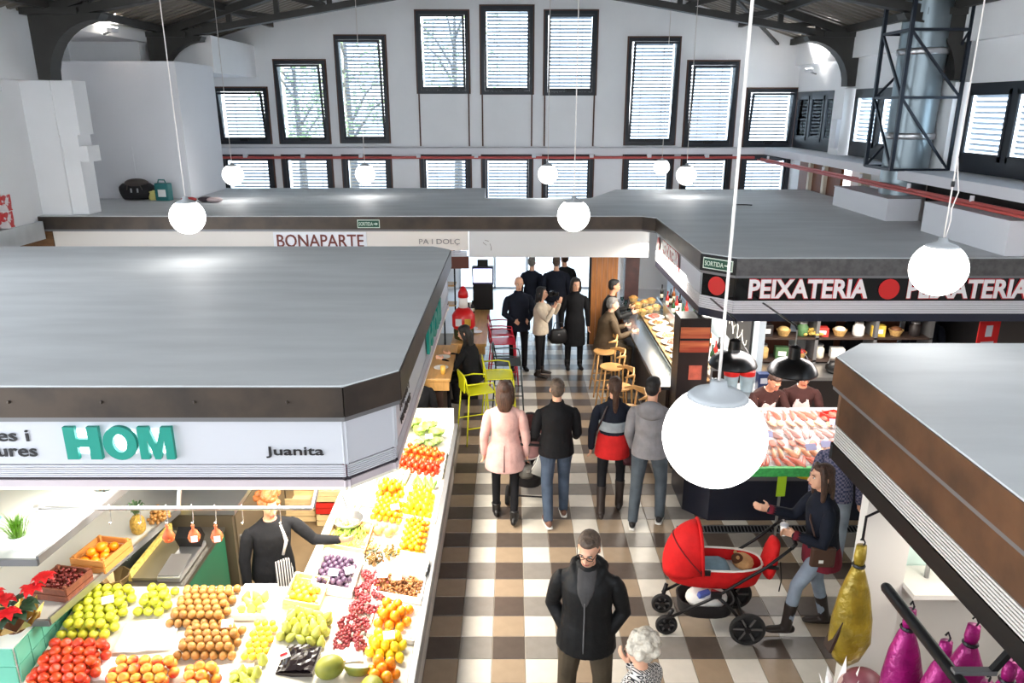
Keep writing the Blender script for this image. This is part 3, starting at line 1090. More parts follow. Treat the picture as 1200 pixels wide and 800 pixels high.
def leafy(name, mat, R, seed, n=16, up=.8):
    rr = random.Random(seed)
    m = MB()
    m.ball((0, 0, R * .75), R * .7, 10, 7)
    for i in range(n):
        a = 2 * PI * i / n * 2.4 + rr.uniform(-.2, .2)
        tl = rr.uniform(.5, 1.15)
        w = R * .5
        c = Vector((math.cos(a), math.sin(a), 0))
        s = Vector((-math.sin(a), math.cos(a), 0))
        base = c * R * .25 + Vector((0, 0, R * .15))
        mid = c * R * (.62 + .3 * tl) + Vector((0, 0, R * (.55 + .3 * tl)))
        tip = c * R * (.75 + .4 * tl) + Vector((0, 0, R * (1.0 + .25 * tl * up)))
        m.add([base - s * w * .3, base + s * w * .3, mid + s * w, mid - s * w, tip + s * w * .5 + c * .006, tip - s * w * .5 + c * .006, mid + c * .012 * -1], [(0, 1, 2, 6), (0, 6, 3), (6, 2, 4), (6, 4, 5), (6, 5, 3)])
    return m.mesh(name, mat, True)
FR['lettuce'] = (leafy('lettuce', APM['lettuce'], .095, 5), .1)
FR['artichoke'] = (leafy('artichoke', APM['broc'], .065, 6, 22), .07)
FR['courgette'] = (MB().tube([(0, -.1, 0), (0, -.06, 0), (0, .05, .004), (0, .09, .006), (0, .115, .008)], [.014, .021, .02, .014, .009], 8, round_caps=True).mesh('courgette', APM['courg'], True), .035)
FR['leek'] = (MB().tube([(0, -.2, 0), (0, 0, .004), (0, .12, .0), (0, .26, .012)], [.012, .012, .015, .02], 8).mesh('leek', fruit_mat('leek_stalk', (232, 238, 200), (170, 200, 110), .5, 3), True), .02)

NICE = dict(apple_yellow='yellow_apple', apple_red='red_apple', apple_bicolor='striped_apple', russet='russet_pear', tomato_orange='tomato', yplum='yellow_plum', grape='grape_bunch')
CATS = dict(yellow_apple='apple', red_apple='apple', striped_apple='apple', russet_pear='pear', yellow_plum='plum', grape_bunch='grapes')
def pile(kind, x0, x1, y0, y1, label, group, layers=2, surf=ztop, lift=.012, sp=1.0, jit=.08, tumble=True, cnt=None, upright=False):
    me, r = FR[kind]
    nm = NICE.get(kind, kind)
    d = 2 * r * sp * 1.02
    n = 0
    for L in range(layers):
        sh = L * r * .98
        row = 0
        y = y0 + r + sh
        while y <= y1 - r - sh + 1e-6:
            x = x0 + r + sh + (r * sp if row % 2 else 0)
            while x <= x1 - r - sh + 1e-6:
                xx, yy = x + random.uniform(-jit, jit) * r * .5, y + random.uniform(-jit, jit) * r * .5
                o = mobj(nm, me, None, (xx, yy, surf(xx, yy) + lift + r * (.95 if not upright else .02) + L * r * 1.52))
                o.rotation_euler = (0, .2, random.uniform(-.2, .2)) if kind in ('leek', 'courgette') else (random.uniform(-.7, .7), random.uniform(-.7, .7), random.uniform(0, 6.28)) if tumble else (0, 0, random.uniform(0, 6.28))
                q = random.uniform(.91, 1.0)
                o.scale = (q, q, q)
                tag(o, label, CATS.get(nm, nm), group)
                n += 1
                if cnt and n >= cnt:
                    return
                x += d
            y += d * .87
            row += 1

def crate(cx, cy, L, Wd, Hh, label, mat=CRWOOD, slope='s', group='crates on the greengrocer counter', z=None, rz=0.0, name='wooden_crate', slats=2):
    """open crate lying on the sloped counter top"""
    t = thing(name, label, 'crate', (cx, cy, (ztop(cx, cy) if z is None else z) + .004), rz, group)
    if z is None:
        t.rotation_euler = (0, math.atan(.2), rz) if cx > -1.78 else (math.atan(.165), 0, rz)
    th = .012
    MB().box(-L / 2, L / 2, -Wd / 2, Wd / 2, 0, .008).build('crate_floor', mat, t)
    hh = Hh / slats
    for k in range(slats):
        a, b = k * hh + .004, (k + 1) * hh - .006
        for sx in (-1, 1):
            MB().box(sx * L / 2 - th / 2, sx * L / 2 + th / 2, -Wd / 2, Wd / 2, a, b).build('side_slat', mat, t)
            MB().box(-L / 2, L / 2, sx * Wd / 2 - th / 2, sx * Wd / 2 + th / 2, a, b).build('side_slat', mat, t)
    for sx in (-1, 1):
        for sy in (-1, 1):
            MB().box(sx * (L / 2 - .022) - .012, sx * (L / 2 - .022) + .012, sy * (Wd / 2 - .022) - .012, sy * (Wd / 2 - .022) + .012, .008, Hh + .01).build('corner_post', mat, t)
    return t

G = 'on the greengrocer counter'
# front run (seen through the open front, left to right)
pile('apple_yellow', -3.46, -2.98, 4.74, 5.28, 'yellow-green apple in the pile against the mint wall', 'yellow-green apples', 2)
pile('apple_red', -3.46, -2.92, 4.1, 4.74, 'red apple in the heap at the bottom left corner', 'red apples', 2)
pile('apple_yellow', -2.98, -2.66, 4.96, 5.28, 'pale yellow apple in the small pile behind the white paper sheets', 'pale yellow apples', 2)
pile('russet', -2.68, -2.18, 4.86, 5.28, 'tan russet pear in the pile beside the apples', 'russet pears', 2)
pile('russet', -2.5, -2.02, 4.56, 4.88, 'tan russet pear in the crate in front of the larger russet pile', 'russet pears in the front crate', 2)
pile('apple_bicolor', -2.9, -2.38, 4.1, 4.58, 'red and yellow striped apple in the front heap', 'striped apples', 2)
pile('apple_bicolor', -2.36, -2.06, 4.12, 4.54, 'red and yellow striped apple in the small second heap', 'striped apples, second heap', 2)
crate(-2.05, 5.12, .26, .32, .07, 'crumpled white tray holding green pears', CRWHITE, name='fruit_tray', slats=1)
pile('pear', -2.17, -1.93, 5.0, 5.25, 'pale green pear in the crumpled white tray', 'pears in the white tray', 1)
crate(-1.68, 5.22, .28, .36, .1, 'pale wooden crate of yellow plums at the back of the counter')
pile('yplum', -1.81, -1.55, 5.06, 5.38, 'yellow plum in the pale crate at the back', 'yellow plums', 2)
pile('pear', -1.76, -1.36, 4.66, 5.02, 'yellow pear in the heap below the plum crates', 'yellow pears', 2)
pile('pear', -2.03, -1.72, 4.14, 4.5, 'pale pear in the heap near the front edge', 'pears near the front edge', 2)
pile('yplum', -2.0, -1.79, 4.56, 4.94, 'yellow plum loose beside the yellow pears', 'loose yellow plums', 1)
# corner and aisle run
crate(-1.5, 5.55, .34, .5, .1, 'white edged crate of dark purple plums', CRWHITE)
pile('plum', -1.66, -1.34, 5.33, 5.78, 'dark purple plum in the white edged crate', 'purple plums', 2)
pile('grape', -1.33, -1.06, 5.1, 5.68, 'bunch of red grapes in the row beside the plums', 'red grapes', 1, upright=True)
pile('grape', -1.36, -1.1, 4.7, 5.06, 'bunch of red grapes below the other bunches', 'lower red grapes', 1, upright=True)
pile('orange', -1.1, -.78, 4.96, 5.34, 'orange in the pile at the aisle edge', 'oranges', 2)
pile('lemon', -1.1, -.78, 4.64, 4.96, 'lemon beside the oranges at the aisle edge', 'lemons beside the oranges', 2)
pile('orange', -1.06, -.78, 4.3, 4.64, 'orange in the small pile below the lemons', 'lower oranges', 2)
crate(-1.52, 6.12, .36, .46, .09, 'white edged crate of green beans')
rb = random.Random(4)
m = MB()
for i in range(210):
    x, y, a = rb.uniform(-.13, .13), rb.uniform(-.17, .17), rb.uniform(-.5, .5) + PI / 2
    z = rb.uniform(.02, .07)
    c, s = math.cos(a) * .06, math.sin(a) * .06
    m.tube([(x - c, y - s, z), (x, y, z + .006), (x + c, y + s, z)], [.003, .0045, .002], 5)
gb = m.build('green_beans', APM['bean'], smooth=True, loc=(-1.52, 6.12, ztop(-1.52, 6.12) + .008), rot=(0, math.atan(.2), 0))
tag(gb, 'loose green beans filling the white edged crate', 'beans', None, 'stuff')
# walnut bin
crate(-.98, 5.52, .42, .3, .07, 'shallow tray of walnuts at the aisle edge', CRWHITE, name='fruit_tray', slats=1)
m = MB()
for i in range(260):
    m.ball((rb.uniform(-.19, .19), rb.uniform(-.13, .13), rb.uniform(.015, .06)), rb.uniform(.013, .017), 6, 4)
tag(m.build('walnuts', APM['nut'], smooth=True, loc=(-.98, 5.52, ztop(-.98, 5.52) + .008), rot=(0, math.atan(.2), 0)), 'brown walnuts filling the shallow tray', 'walnuts', None, 'stuff')
bx = thing('foam_box', 'plain white foam box at the aisle edge behind the walnuts', 'box', (-.9, 5.83, ztop(-.9, 5.83) + .004))
bx.rotation_euler = (0, math.atan(.2), 0)
MB().box(-.13, .13, -.12, .12, 0, .09).build('box_body', PAPER, bx, bevel=.01)
MB().box(-.135, .135, -.125, .125, .09, .105).build('box_lid', PAPER, bx, bevel=.005)
for i, (x, y, kd, lb) in enumerate(((-1.24, 5.86, 'nut', 'clear bag of mixed nuts behind the grapes'), (-1.12, 6.0, 'russet', 'clear bag of dried apricots in the middle of the counter'), (-1.3, 6.02, 'peach', 'clear bag of dried peaches next to the beans'))):
    m = MB()
    for k in range(60):
        m.ball((rb.gauss(0, .04), rb.gauss(0, .045), rb.uniform(.01, .05)), rb.uniform(.009, .014), 6, 4)
    t = thing('nut_bag', lb, 'bag', (x, y, ztop(x, y) + .01))
    tag(m.build('bag_contents', APM.get(kd), t, smooth=True), kind='stuff')
    MB().ball((0, 0, .03), (.085, .085, .045), 14, 8).build('clear_film', GLASS2, t, smooth=True)
pile('peach', -1.42, -1.07, 6.24, 6.5, 'large peach in the row above the beans', 'peaches', 1)
pile('onion', -1.66, -1.44, 6.4, 6.58, 'pale onion beside the scale pan', 'onions', 1)
pile('mandarin', -1.06, -.78, 6.0, 6.66, 'mandarin in the tray at the aisle edge', 'mandarins at the aisle edge', 2)
pile('mandarin', -1.4, -1.07, 6.5, 6.9, 'mandarin in the inner tray', 'mandarins in the inner tray', 2)
pile('lemon', -1.1, -.78, 6.68, 7.26, 'lemon in the crate up the aisle', 'lemons up the aisle', 2)
pile('orange', -1.42, -1.1, 6.92, 7.3, 'orange in the inner crate up the aisle', 'oranges up the aisle', 2)
pile('courgette', -1.1, -.8, 7.3, 7.46, 'courgette lying in the tray of greens', 'courgettes', 1)
pile('leek', -1.5, -1.12, 7.34, 7.42, 'pale leek lying between the lemons and the tomatoes', 'leeks', 1, sp=1.05)
pile('tomato', -1.66, -1.4, 7.45, 7.85, 'small red tomato in the tray near the canopy edge', 'small tomatoes', 2)
pile('tomato', -1.38, -.78, 7.56, 7.9, 'red tomato in the front row of the tomato crate', 'red tomatoes', 2)
pile('tomato_orange', -1.28, -.78, 7.9, 8.22, 'orange-red tomato at the back of the tomato crate', 'ripening tomatoes', 2)
pile('artichoke', -1.2, -.78, 8.22, 8.5, 'green artichoke near the far end of the counter', 'artichokes', 1, upright=True, tumble=False)
pile('onion', -1.36, -1.12, 8.22, 8.44, 'white onion beside the artichokes', 'white onions', 1)
pile('lettuce', -1.45, -.76, 8.5, 9.04, 'pale green lettuce at the far end of the counter', 'lettuces', 1, upright=True, tumble=False)
for (x, y, l, w, lb) in ((-1.07, 7.9, .56, .62, 'low white crate under the tomatoes'), (-1.07, 6.95, .6, .58, 'low white crate under the lemons and oranges'), (-.95, 5.07, .36, .38, 'low white crate under the oranges at the aisle corner'), (-1.05, 8.62, .6, .8, 'low white crate under the lettuces')):
    crate(x, y, l, w, .05, lb, CRWHITE, slats=1, name='low_crate')
# melons and a cut half
for i, (x, y, lb) in enumerate(((-1.3, 4.42, 'green-gold melon left of the cut melon half'), (-.98, 4.28, 'green-gold melon right of the cut melon half'))):
    t = thing('melon', lb, 'melon', (x, y, ztop(x, y) + .085))
    t.rotation_euler = (0, .2, .7 + i)
    MB().ball((0, 0, 0), (.11, .085, .085), 18, 12).build('rind', APM['melon'], t, smooth=True)
    MB().tube([(.105, 0, 0), (.125, .004, .01)], .007, 6).build('stem', KRAFT, t)
t = thing('melon_half', 'cut white melon half wrapped in film near the front corner', 'melon', (-1.12, 4.5, ztop(-1.12, 4.5) + .06))
t.rotation_euler = (-.5, .25, .3)
MB().lathe([(.001, -.07), (.06, -.06), (.095, -.02), (.1, 0), (.001, 0.001)], 20).build('rind', APM['melon'], t, smooth=True)
MB().lathe([(.096, .002), (.07, .004), (.05, -.012 + .018), (.001, .004)], 20).build('flesh', M('white_melon_flesh', (250, 246, 220), .4), t, smooth=True)
# black net sack
m = MB()
rn = random.Random(8)
gx = 9
for i in range(gx + 1):
    for j in range(gx + 1):
        pass
vs = [(-.12 + .24 * i / gx, -.13 + .26 * j / gx, .03 + .05 * math.sin(i / gx * PI) * math.sin(j / gx * PI) + rn.uniform(0, .03)) for i in range(gx + 1) for j in range(gx + 1)]
m.add(vs, [(i * (gx + 1) + j, (i + 1) * (gx + 1) + j, (i + 1) * (gx + 1) + j + 1, i * (gx + 1) + j + 1) for i in range(gx) for j in range(gx)])
m.box(-.13, .13, -.14, .14, 0, .03)
sk = m.build('plastic_sack', M('black_crinkled_plastic', (36, 28, 30), .25), loc=(-1.54, 4.5, ztop(-1.54, 4.5) + .004))
tag(sk, 'crinkled black plastic sack lying below the yellow pears', 'sack')
# sheets of white paper and price cards
for i, (x, y, w, h, a, lb) in enumerate(((-2.78, 4.8, .42, .3, .1, 'largest white paper sheet spread among the apples'), (-2.3, 4.76, .22, .16, -.2, 'white paper sheet between the russet pears'), (-2.02, 4.42, .3, .26, .15, 'white paper sheet at the front by the striped apples'), (-2.9, 4.5, .26, .2, -.1, 'white paper sheet beside the red apple heap'), (-1.22, 4.66, .2, .2, .3, 'white paper sheet by the lower grapes'), (-1.1, 5.3, .16, .2, 0, 'white paper sheet between grapes and oranges'), (-1.4, 6.84, .26, .22, 0, 'white paper sheet behind the scale pan'), (-1.5, 7.12, .3, .2, .2, 'white paper sheet in the middle of the vegetable run'))):
    m = MB()
    k = 5
    vs = []
    rn = random.Random(i)
    for a1 in range(k + 1):
        for b1 in range(k + 1):
            vs.append((-w / 2 + w * a1 / k, -h / 2 + h * b1 / k, rn.uniform(0, .02) + .004))
    m.add(vs, [(p * (k + 1) + q, (p + 1) * (k + 1) + q, (p + 1) * (k + 1) + q + 1, p * (k + 1) + q + 1) for p in range(k) for q in range(k)])
    o = m.build('paper_sheet', PAPER, smooth=True, loc=(x, y, ztop(x, y) + .006), rot=((0, math.atan(.2), a) if x > -1.78 else (math.atan(.165), 0, a)))
    md = o.modifiers.new('solid', 'SOLIDIFY'); md.thickness = .002; md.offset = 1
    tag(o, lb, 'paper', 'paper liners on the counter')
CARD = M('price_card', (236, 232, 226), .5)
CARDB = M('pale_blue_card', (190, 214, 230), .5)
for i, (x, y, lift, a, mt, lb) in enumerate(((-3.16, 5.0, .13, .4, CARD, 'price card stuck in the yellow-green apples'), (-2.16, 4.8, .1, .1, CARDB, 'pale blue price card on the russet pears'), (-1.5, 5.44, .1, -.1, CARDB, 'pale blue oval card on the purple plums'), (-1.38, 5.52, .09, .5, CARD, 'white price card leaning on the plum crate'), (-1.62, 4.42, .1, .6, CARD, 'price card with red figures by the black sack'), (-1.1, 5.5, .12, .1, CARD, 'left price card on the walnuts'), (-.98, 5.5, .12, .1, CARD, 'right price card on the walnuts'), (-.93, 4.76, .13, .2, CARD, 'price card among the lemons at the corner'), (-1.16, 6.62, .11, .3, CARD, 'price card on the inner mandarins'), (-1.08, 7.0, .12, .1, CARD, 'price card between lemons and oranges'), (-1.0, 8.3, .14, .1, CARD, 'price card in front of the lettuces'))):
    t = thing('price_card', lb, 'card', (x, y, ztop(x, y) + lift), a, 'price cards on the counter')
    MB().cbox((0, 0, .03), (.085, .003, .06), (-.9, 0, 0)).build('card_face', mt, t)
    if 'red' in lb:
        MB().cbox((0, -.004, .033), (.05, .003, .015), (-.9, 0, 0)).build('red_print', LETR, t)
    MB().tube([(0, .01, .01), (0, .012, -.09)], .0025, 5).build('card_pin', CHROME, t)
# scale pan
t = thing('scale_pan', 'shiny steel scale pan with a scoop handle on the counter', 'bowl', (-1.56, 6.3, ztop(-1.56, 6.3) + .05))
MB().lathe([(.001, .0), (.07, .004), (.12, .03), (.145, .07), (.15, .072), (.125, .024), (.07, -.004), (.001, -.006)], 28).build('pan', CHROME, t, smooth=True)
MB().tube([(.02, 0, .02), (0, .03, .14), (-.05, .07, .28)], .008, 8).build('handle', CHROME, t)
MB().lathe([(.06, -.05), (.05, -.01)], 16).build('pan_stand', BLACKM, t)
pile('leek', -1.64, -1.48, 6.5, 6.62, 'short leek stub under the scale pan', 'leek stubs', 1, cnt=3)
pile('tomato_orange', -1.68, -1.58, 6.02, 6.2, 'orange-red tomato at the inner edge by the scale pan', 'tomatoes by the scale pan', 1, cnt=2)

# ---------------- left wall, mint half wall and shelves
wv = struct('wall_greengrocer', 'white tiled side wall of the greengrocer stall')
MB().box(-4.3, -4.2, 4.75, 9.8, 0.012, 2.74).build('wall_panel', WTILE, wv)
hw = struct('wall_mint', 'mint tiled half wall at the left of the greengrocer counter')
MB().box(-4.19, -3.53, 4.42, 6.36, .012, 1.1).build('half_wall_core', GROUT, hw)
_tm = MB().cbox((0, 0, 0), (.142, .012, .142)).mesh('mint_tile', MINT)
for i in range(4):
    for k in range(7):
        mobj('mint_tile', _tm, hw, (-3.605 - i * .15, 4.414, 1.02 - k * .15))
_tm2 = MB().cbox((0, 0, 0), (.012, .142, .142)).mesh('mint_tile', MINT)
for j in range(12):
    for k in range(2):
        mobj('mint_tile', _tm2, hw, (-3.524, 4.5 + j * .15, 1.02 - k * .15))
SHELF = M('pale_steel_shelf', (206, 206, 200), .4, .2)
def shelf(poly, z, label, lip):
    t = thing('wall_shelf', label, 'shelf', (poly[0][0], poly[0][1], z))
    o = poly[0]
    MB().prism([(p[0] - o[0], p[1] - o[1]) for p in poly], 0, .025).build('shelf_board', SHELF, t)
    a, b = poly[1], poly[2]
    MB().bar((a[0] - o[0], a[1] - o[1], .02), (b[0] - o[0], b[1] - o[1], .02), .02, .06).build('shelf_lip', CHROME if lip else STEEL_GR, t)
    MB().bar((0, 0, .005), (a[0] - o[0], a[1] - o[1], .005), .02, .05).build('shelf_end', STEEL_GR, t)
    return t
shelf([(-4.18, 4.66), (-3.4, 4.66), (-3.12, 6.25), (-4.18, 6.25)], 1.12, 'lower steel shelf holding fruit crates over the mint tiles', 1)
shelf([(-4.18, 4.41), (-3.21, 4.41), (-3.05, 6.0), (-4.18, 6.0)], 1.80, 'upper steel shelf with a potted grass and a jar', 0)
for k, (x, y, lb) in enumerate(((-3.92, 5.5, 'mint triangular bracket under the rail end'), (-4.0, 4.9, 'mint triangular bracket behind the potted grass'))):
    tag(MB().extr([(x, 1.83), (x + .2, 1.83), (x, 2.12)], y, y + .05, 'y').build('shelf_bracket', MINT), lb, 'bracket')
# potted grass
t = thing('potted_grass', 'clump of green grass in a white pot on the upper shelf', 'plant', (-3.42, 4.56, 1.826))
MB().lathe([(.045, 0), (.062, .1), (.058, .1), (.045, .09), (.001, .085)], 20).build('pot', M('white_ceramic', (244, 244, 242), .25), t, smooth=True, auto=50)
m = MB()
rn = random.Random(3)
for i in range(150):
    a, q = rn.uniform(0, 6.28), rn.uniform(0, .045)
    b = Vector((q * math.cos(a), q * math.sin(a), .085))
    l = rn.uniform(.09, .16)
    o = Vector((math.cos(a), math.sin(a), 0)) * (q * 1.6 + rn.uniform(0, .03))
    s = Vector((-math.sin(a), math.cos(a), 0)) * .003
    m.add([b - s, b + s, b + o * .5 + Vector((0, 0, l * .7)) + s, b + o * .5 + Vector((0, 0, l * .7)) - s, b + o * 1.3 + Vector((0, 0, l))], [(0, 1, 2, 3), (3, 2, 4)])
tag(m.build('grass_blades', M('grass_green', (120, 170, 50), .5, var=.3, scale=20), t), kind='stuff')
# glass jar with pasta
def jar(x, y, z, label, fill, r=.085, h=.2):
    t = thing('glass_jar', label, 'jar', (x, y, z))
    MB().lathe([(r, 0), (r, h * .85), (r * .8, h), (r * .78, h)], 20).build('jar_glass', GLASS2, t, smooth=True)
    m = MB()
    rn = random.Random(5)
    for i in range(90):
        a, q = rn.uniform(0, 6.28), rn.uniform(0, r * .8)
        m.ball((q * math.cos(a), q * math.sin(a), rn.uniform(.015, h * .8)), .016, 6, 4)
    tag(m.build('jar_contents', fill, t, smooth=True), kind='stuff')
    MB().lathe([(r * .82, h), (r * .82, h + .02), (.001, h + .02)], 20).build('jar_lid', CHROME, t)
jar(-3.28, 5.42, 1.826, 'glass jar of pale nuts on the upper shelf', APM['russet'])
jar(-3.32, 5.85, 1.826, 'second glass jar far along the upper shelf', APM['nut'], .07, .16)
# poinsettia
t = thing('poinsettia', 'red poinsettia in gold wrap at the near end of the lower shelf', 'plant', (-3.58, 4.56, 1.146))
MB().lathe([(.06, 0), (.085, .12), (.08, .12), (.001, .1)], 14).build('pot', M('brown_pot', (92, 56, 40), .6), t)
m = MB()
for i in range(10):
    a = i * .628
    m.add([(.05 * math.cos(a), .05 * math.sin(a), .01), (.16 * math.cos(a - .35), .16 * math.sin(a - .35), .07), (.2 * math.cos(a), .2 * math.sin(a), .16), (.16 * math.cos(a + .35), .16 * math.sin(a + .35), .07)], [(0, 1, 2), (0, 2, 3)])
m.build('gold_wrap', M('gold_foil', (206, 170, 80), .3, .7), t)
def leaf(mb, base, dirv, up, L, w):
    d = Vector(dirv).normalized()
    s = d.cross(Vector((0, 0, 1)))
    s = s.normalized() if s.length > .01 else Vector((1, 0, 0))
    u = Vector((0, 0, 1))
    b = Vector(base)
    p1, p2, p3 = b + d * L * .4 + u * up * .5, b + d * L * .75 + u * up * .4, b + d * L + u * (-.2 * L)
    mb.add([b, p1 + s * w, p1 + u * -.01, p1 - s * w, p2 + s * w * .8, p2 - s * w * .8, p2, p3], [(0, 1, 2), (0, 2, 3), (1, 4, 6, 2), (2, 6, 5, 3), (4, 7, 6), (6, 7, 5)])
REDL = M('poinsettia_red', (214, 24, 32), .45, var=.15, scale=14)
GRL = M('poinsettia_green', (30, 62, 38), .5, var=.2, scale=14)
rn = random.Random(12)
for c in ((-.02, -.02, .26), (.13, .05, .3), (-.13, .04, .27), (.06, -.12, .22), (.16, .16, .32)):
    for k in range(8):
        a = k * .785 + rn.uniform(-.2, .2)
        m = MB()
        leaf(m, (0, 0, 0), (math.cos(a), math.sin(a), .1), .03, rn.uniform(.07, .1), .026)
        m.build('red_bract', REDL, t, loc=c, smooth=True)
for k in range(16):
    a = k * .41
    m = MB()
    leaf(m, (0, 0, 0), (math.cos(a), math.sin(a), -.1), .02, rn.uniform(.1, .14), .036)
    m.build('green_leaf', GRL, t, loc=(.06 * math.cos(a), .06 * math.sin(a), rn.uniform(.14, .2)), smooth=True)
# crates on the lower shelf
SH2 = 1.146
crate(-3.5, 5.02, .3, .28, .12, 'wicker crate of red berries on the lower shelf', M('red_brown_wicker', (120, 66, 44), .7, var=.2, scale=30), z=SH2, rz=-.17, group='crates on the lower shelf', name='wicker_crate')
m = MB()
for i in range(170):
    m.ball((rn.uniform(-.13, .13), rn.uniform(-.12, .12), rn.uniform(.03, .11)), .012, 6, 4)
tag(m.build('berries', M('dark_red_berry', (120, 40, 34), .35, var=.2, scale=20), smooth=True, loc=(-3.5, 5.02, SH2 + .006), rot=(0, 0, -.17)), 'dark red berries filling the wicker crate', 'berries', None, 'stuff')
crate(-3.4, 5.42, .3, .34, .12, 'wooden crate of oranges on the lower shelf', M('orange_crate_wood', (206, 140, 70), .6), z=SH2, rz=-.17, group='crates on the lower shelf')
pile('orange', -3.53, -3.28, 5.27, 5.58, 'bright orange in the crate on the lower shelf', 'oranges on the lower shelf', 2, surf=lambda x, y: SH2 + .012)
# pineapple and nut sack
t = thing('pineapple', 'pineapple standing at the far end of the lower shelf', 'pineapple', (-3.3, 5.84, SH2))
MB().lathe([(.03, 0), (.058, .03), (.066, .08), (.06, .14), (.035, .175), (.001, .18)], 14).build('fruit_body', M('pineapple_skin', (176, 140, 56), .6, bump=.8, bscale=60, var=.3, scale=30), t, smooth=True)
for k in range(16):
    a = k * 2.4
    m = MB()
    leaf(m, (0, 0, 0), (math.cos(a) * .6, math.sin(a) * .6, .8), .06, .13, .012)
    m.build('crown_leaf', M('pineapple_leaf', (66, 96, 60), .5), t, loc=(.01 * math.cos(a), .01 * math.sin(a), .17 + k * .002))
m = MB()
for i in range(120):
    a, q = rn.uniform(0, 6.28), rn.uniform(0, .09)
    m.ball((q * math.cos(a), q * math.sin(a), .02 + rn.uniform(0, .13) * (1 - q / .12)), .018, 6, 4)
tag(m.build('peanuts', APM['russet'], smooth=True, loc=(-3.22, 6.06, SH2)), 'heap of tan peanuts beyond the pineapple', 'nuts', None, 'stuff')

# ---------------- chrome rail with hooks and net bags
rail = thing('hanging_rail', 'chrome rail hung across the greengrocer front', 'rail', (-3.5, 4.92, 1.925))
MB().tube([(0, 0, 0), (1.0, 0, 0), (2.03, 0, 0)], .016, 10).build('rail_bar', CHROME, rail, smooth=True)
MB().lathe([(.03, -.02), (.03, .02)], 12).build('rail_end', CHROME, rail, rot=(0, PI / 2, 0))
for x in (1.04, 2.03):
    MB().bar((x, 0, 0), (x + (.0 if x < 2 else .06), .12, .27), .022).build('rail_hanger', CHROME, rail)
for x in (.52, .74, .94, 1.13, 1.3, 1.5, 1.78):
    MB().tube([(x, -.018, .016), (x, .02, .018), (x, .02, -.05), (x, .01, -.12), (x, -.01, -.13), (x, -.018, -.11)], .004, 5).build('hook', CHROME, rail)
NET = M('orange_net', (196, 84, 36), .5, var=.2, scale=40)
for i, (x, lb) in enumerate(((.94, 'orange net bag hanging leftmost from the chrome rail'), (1.13, 'orange net bag with white tag, second on the chrome rail'), (1.3, 'orange net bag nearest the vendor on the chrome rail'))):
    t = thing('net_bag', lb, 'bag', (-3.5 + x, 4.91, 1.65))
    MB().lathe([(.001, 0), (.036, .01), (.046, .045), (.03, .085), (.008, .11), (.012, .14), (.004, .142)], 14).build('net_body', NET, t, smooth=True)
    for k in range(6):
        a = k * 1.05
        MB().ball((.026 * math.cos(a), .026 * math.sin(a), .04), .02, 8, 6).build('net_fruit', APM['peach'], t, smooth=True)
    if i:
        MB().cbox((.02, -.046, .05), (.045, .004, .045), (-.2, 0, .2)).build('paper_tag', PAPER, t)

# ---------------- inside of the stall
BEIGE = M('beige_steel_cabinet', (104, 92, 74), .4, .3, var=.06, scale=2)
t = thing('cold_cabinet', 'long beige steel cold cabinet behind the serving station', 'cabinet', (-3.2, 6.4, .012))
MB().box(-.95, .5, 0, 3.1, 0.06, 1.0).build('cabinet_body', BEIGE, t)
MB().box(-.95, .54, -.02, 3.1, 1.0, 1.05).build('worktop', CHROME, t)
MB().box(-.9, .46, .02, 3.1, 0, .06).build('plinth', BLACKM, t)
for k in range(4):
    o = MB().box(.5, .515, .05 + k * .76, .75 + k * .76, .12, .95).build('cabinet_door', BEIGE, t)
    MB().box(.515, .535, .1 + k * .76, .13 + k * .76, .45, .7).build('door_handle', CHROME, o)
MB().box(-.9, .42, 1.2, 3.0, 1.05, 1.6).build('glass_case', GLASS2, t)
t = thing('serving_station', 'steel serving station with tray, lid and scale behind the apples', 'station', (-3.12, 5.42, .012))
DKGREEN = M('dark_green_panel', (28, 92, 66), .4)
MB().box(-.36, .36, 0, .9, 0, .86).build('station_body', DKGREEN, t)
MB().box(-.37, .37, -.01, .91, .86, .9).build('worktop', M('dull_steel', (110, 106, 98), .35, .8), t)
MB().box(-.1, .12, .05, .8, .905, .93).build('steel_tray', M('khaki_tray', (120, 112, 90), .4, .4), t)
m = MB()
for k in range(6):
    a = PI / 2 * k / 6
    b = PI / 2 * (k + 1) / 6
    m.add([(-.36 + .26 * (1 - math.cos(a)), .05, .9 + .2 * math.sin(a)), (-.36 + .26 * (1 - math.cos(b)), .05, .9 + .2 * math.sin(b)), (-.36 + .26 * (1 - math.cos(b)), .85, .9 + .2 * math.sin(b)), (-.36 + .26 * (1 - math.cos(a)), .85, .9 + .2 * math.sin(a))], [(0, 1, 2, 3)])
m.build('curved_lid', GLASS2, t, smooth=True)
MB().box(-.13, -.1, .05, .85, .9, .98).build('yellow_edge', M('mottled_yellow_edge', (206, 180, 96), .5, var=.3, scale=30), t)
t = thing('digital_scale', 'tilted steel digital scale beside the serving tray', 'scale', (-2.9, 5.6, .915))
MB().box(-.1, .1, -.15, .42, 0, .05).build('scale_body', CHROME, t, bevel=.01)
MB().cbox((0, .0, .07), (.18, .28, .012), (.1, 0, 0)).build('weighing_plate', CHROME, t)
MB().cbox((0, .33, .14), (.2, .12, .14), (.5, 0, 0)).build('display_head', BLACKM, t)
t = thing('wrapping_bowl', 'dark scrunched foil bowl behind the yellow-green apples', 'bowl', (-3.38, 5.36, .955))
t.location = (-3.3, 5.36, .93)
MB().lathe([(.05, 0), (.11, .06), (.13, .12), (.12, .12), (.05, .02), (.001, .015)], 9).build('bowl_body', M('foil_brown', (136, 112, 76), .25, .6), t)
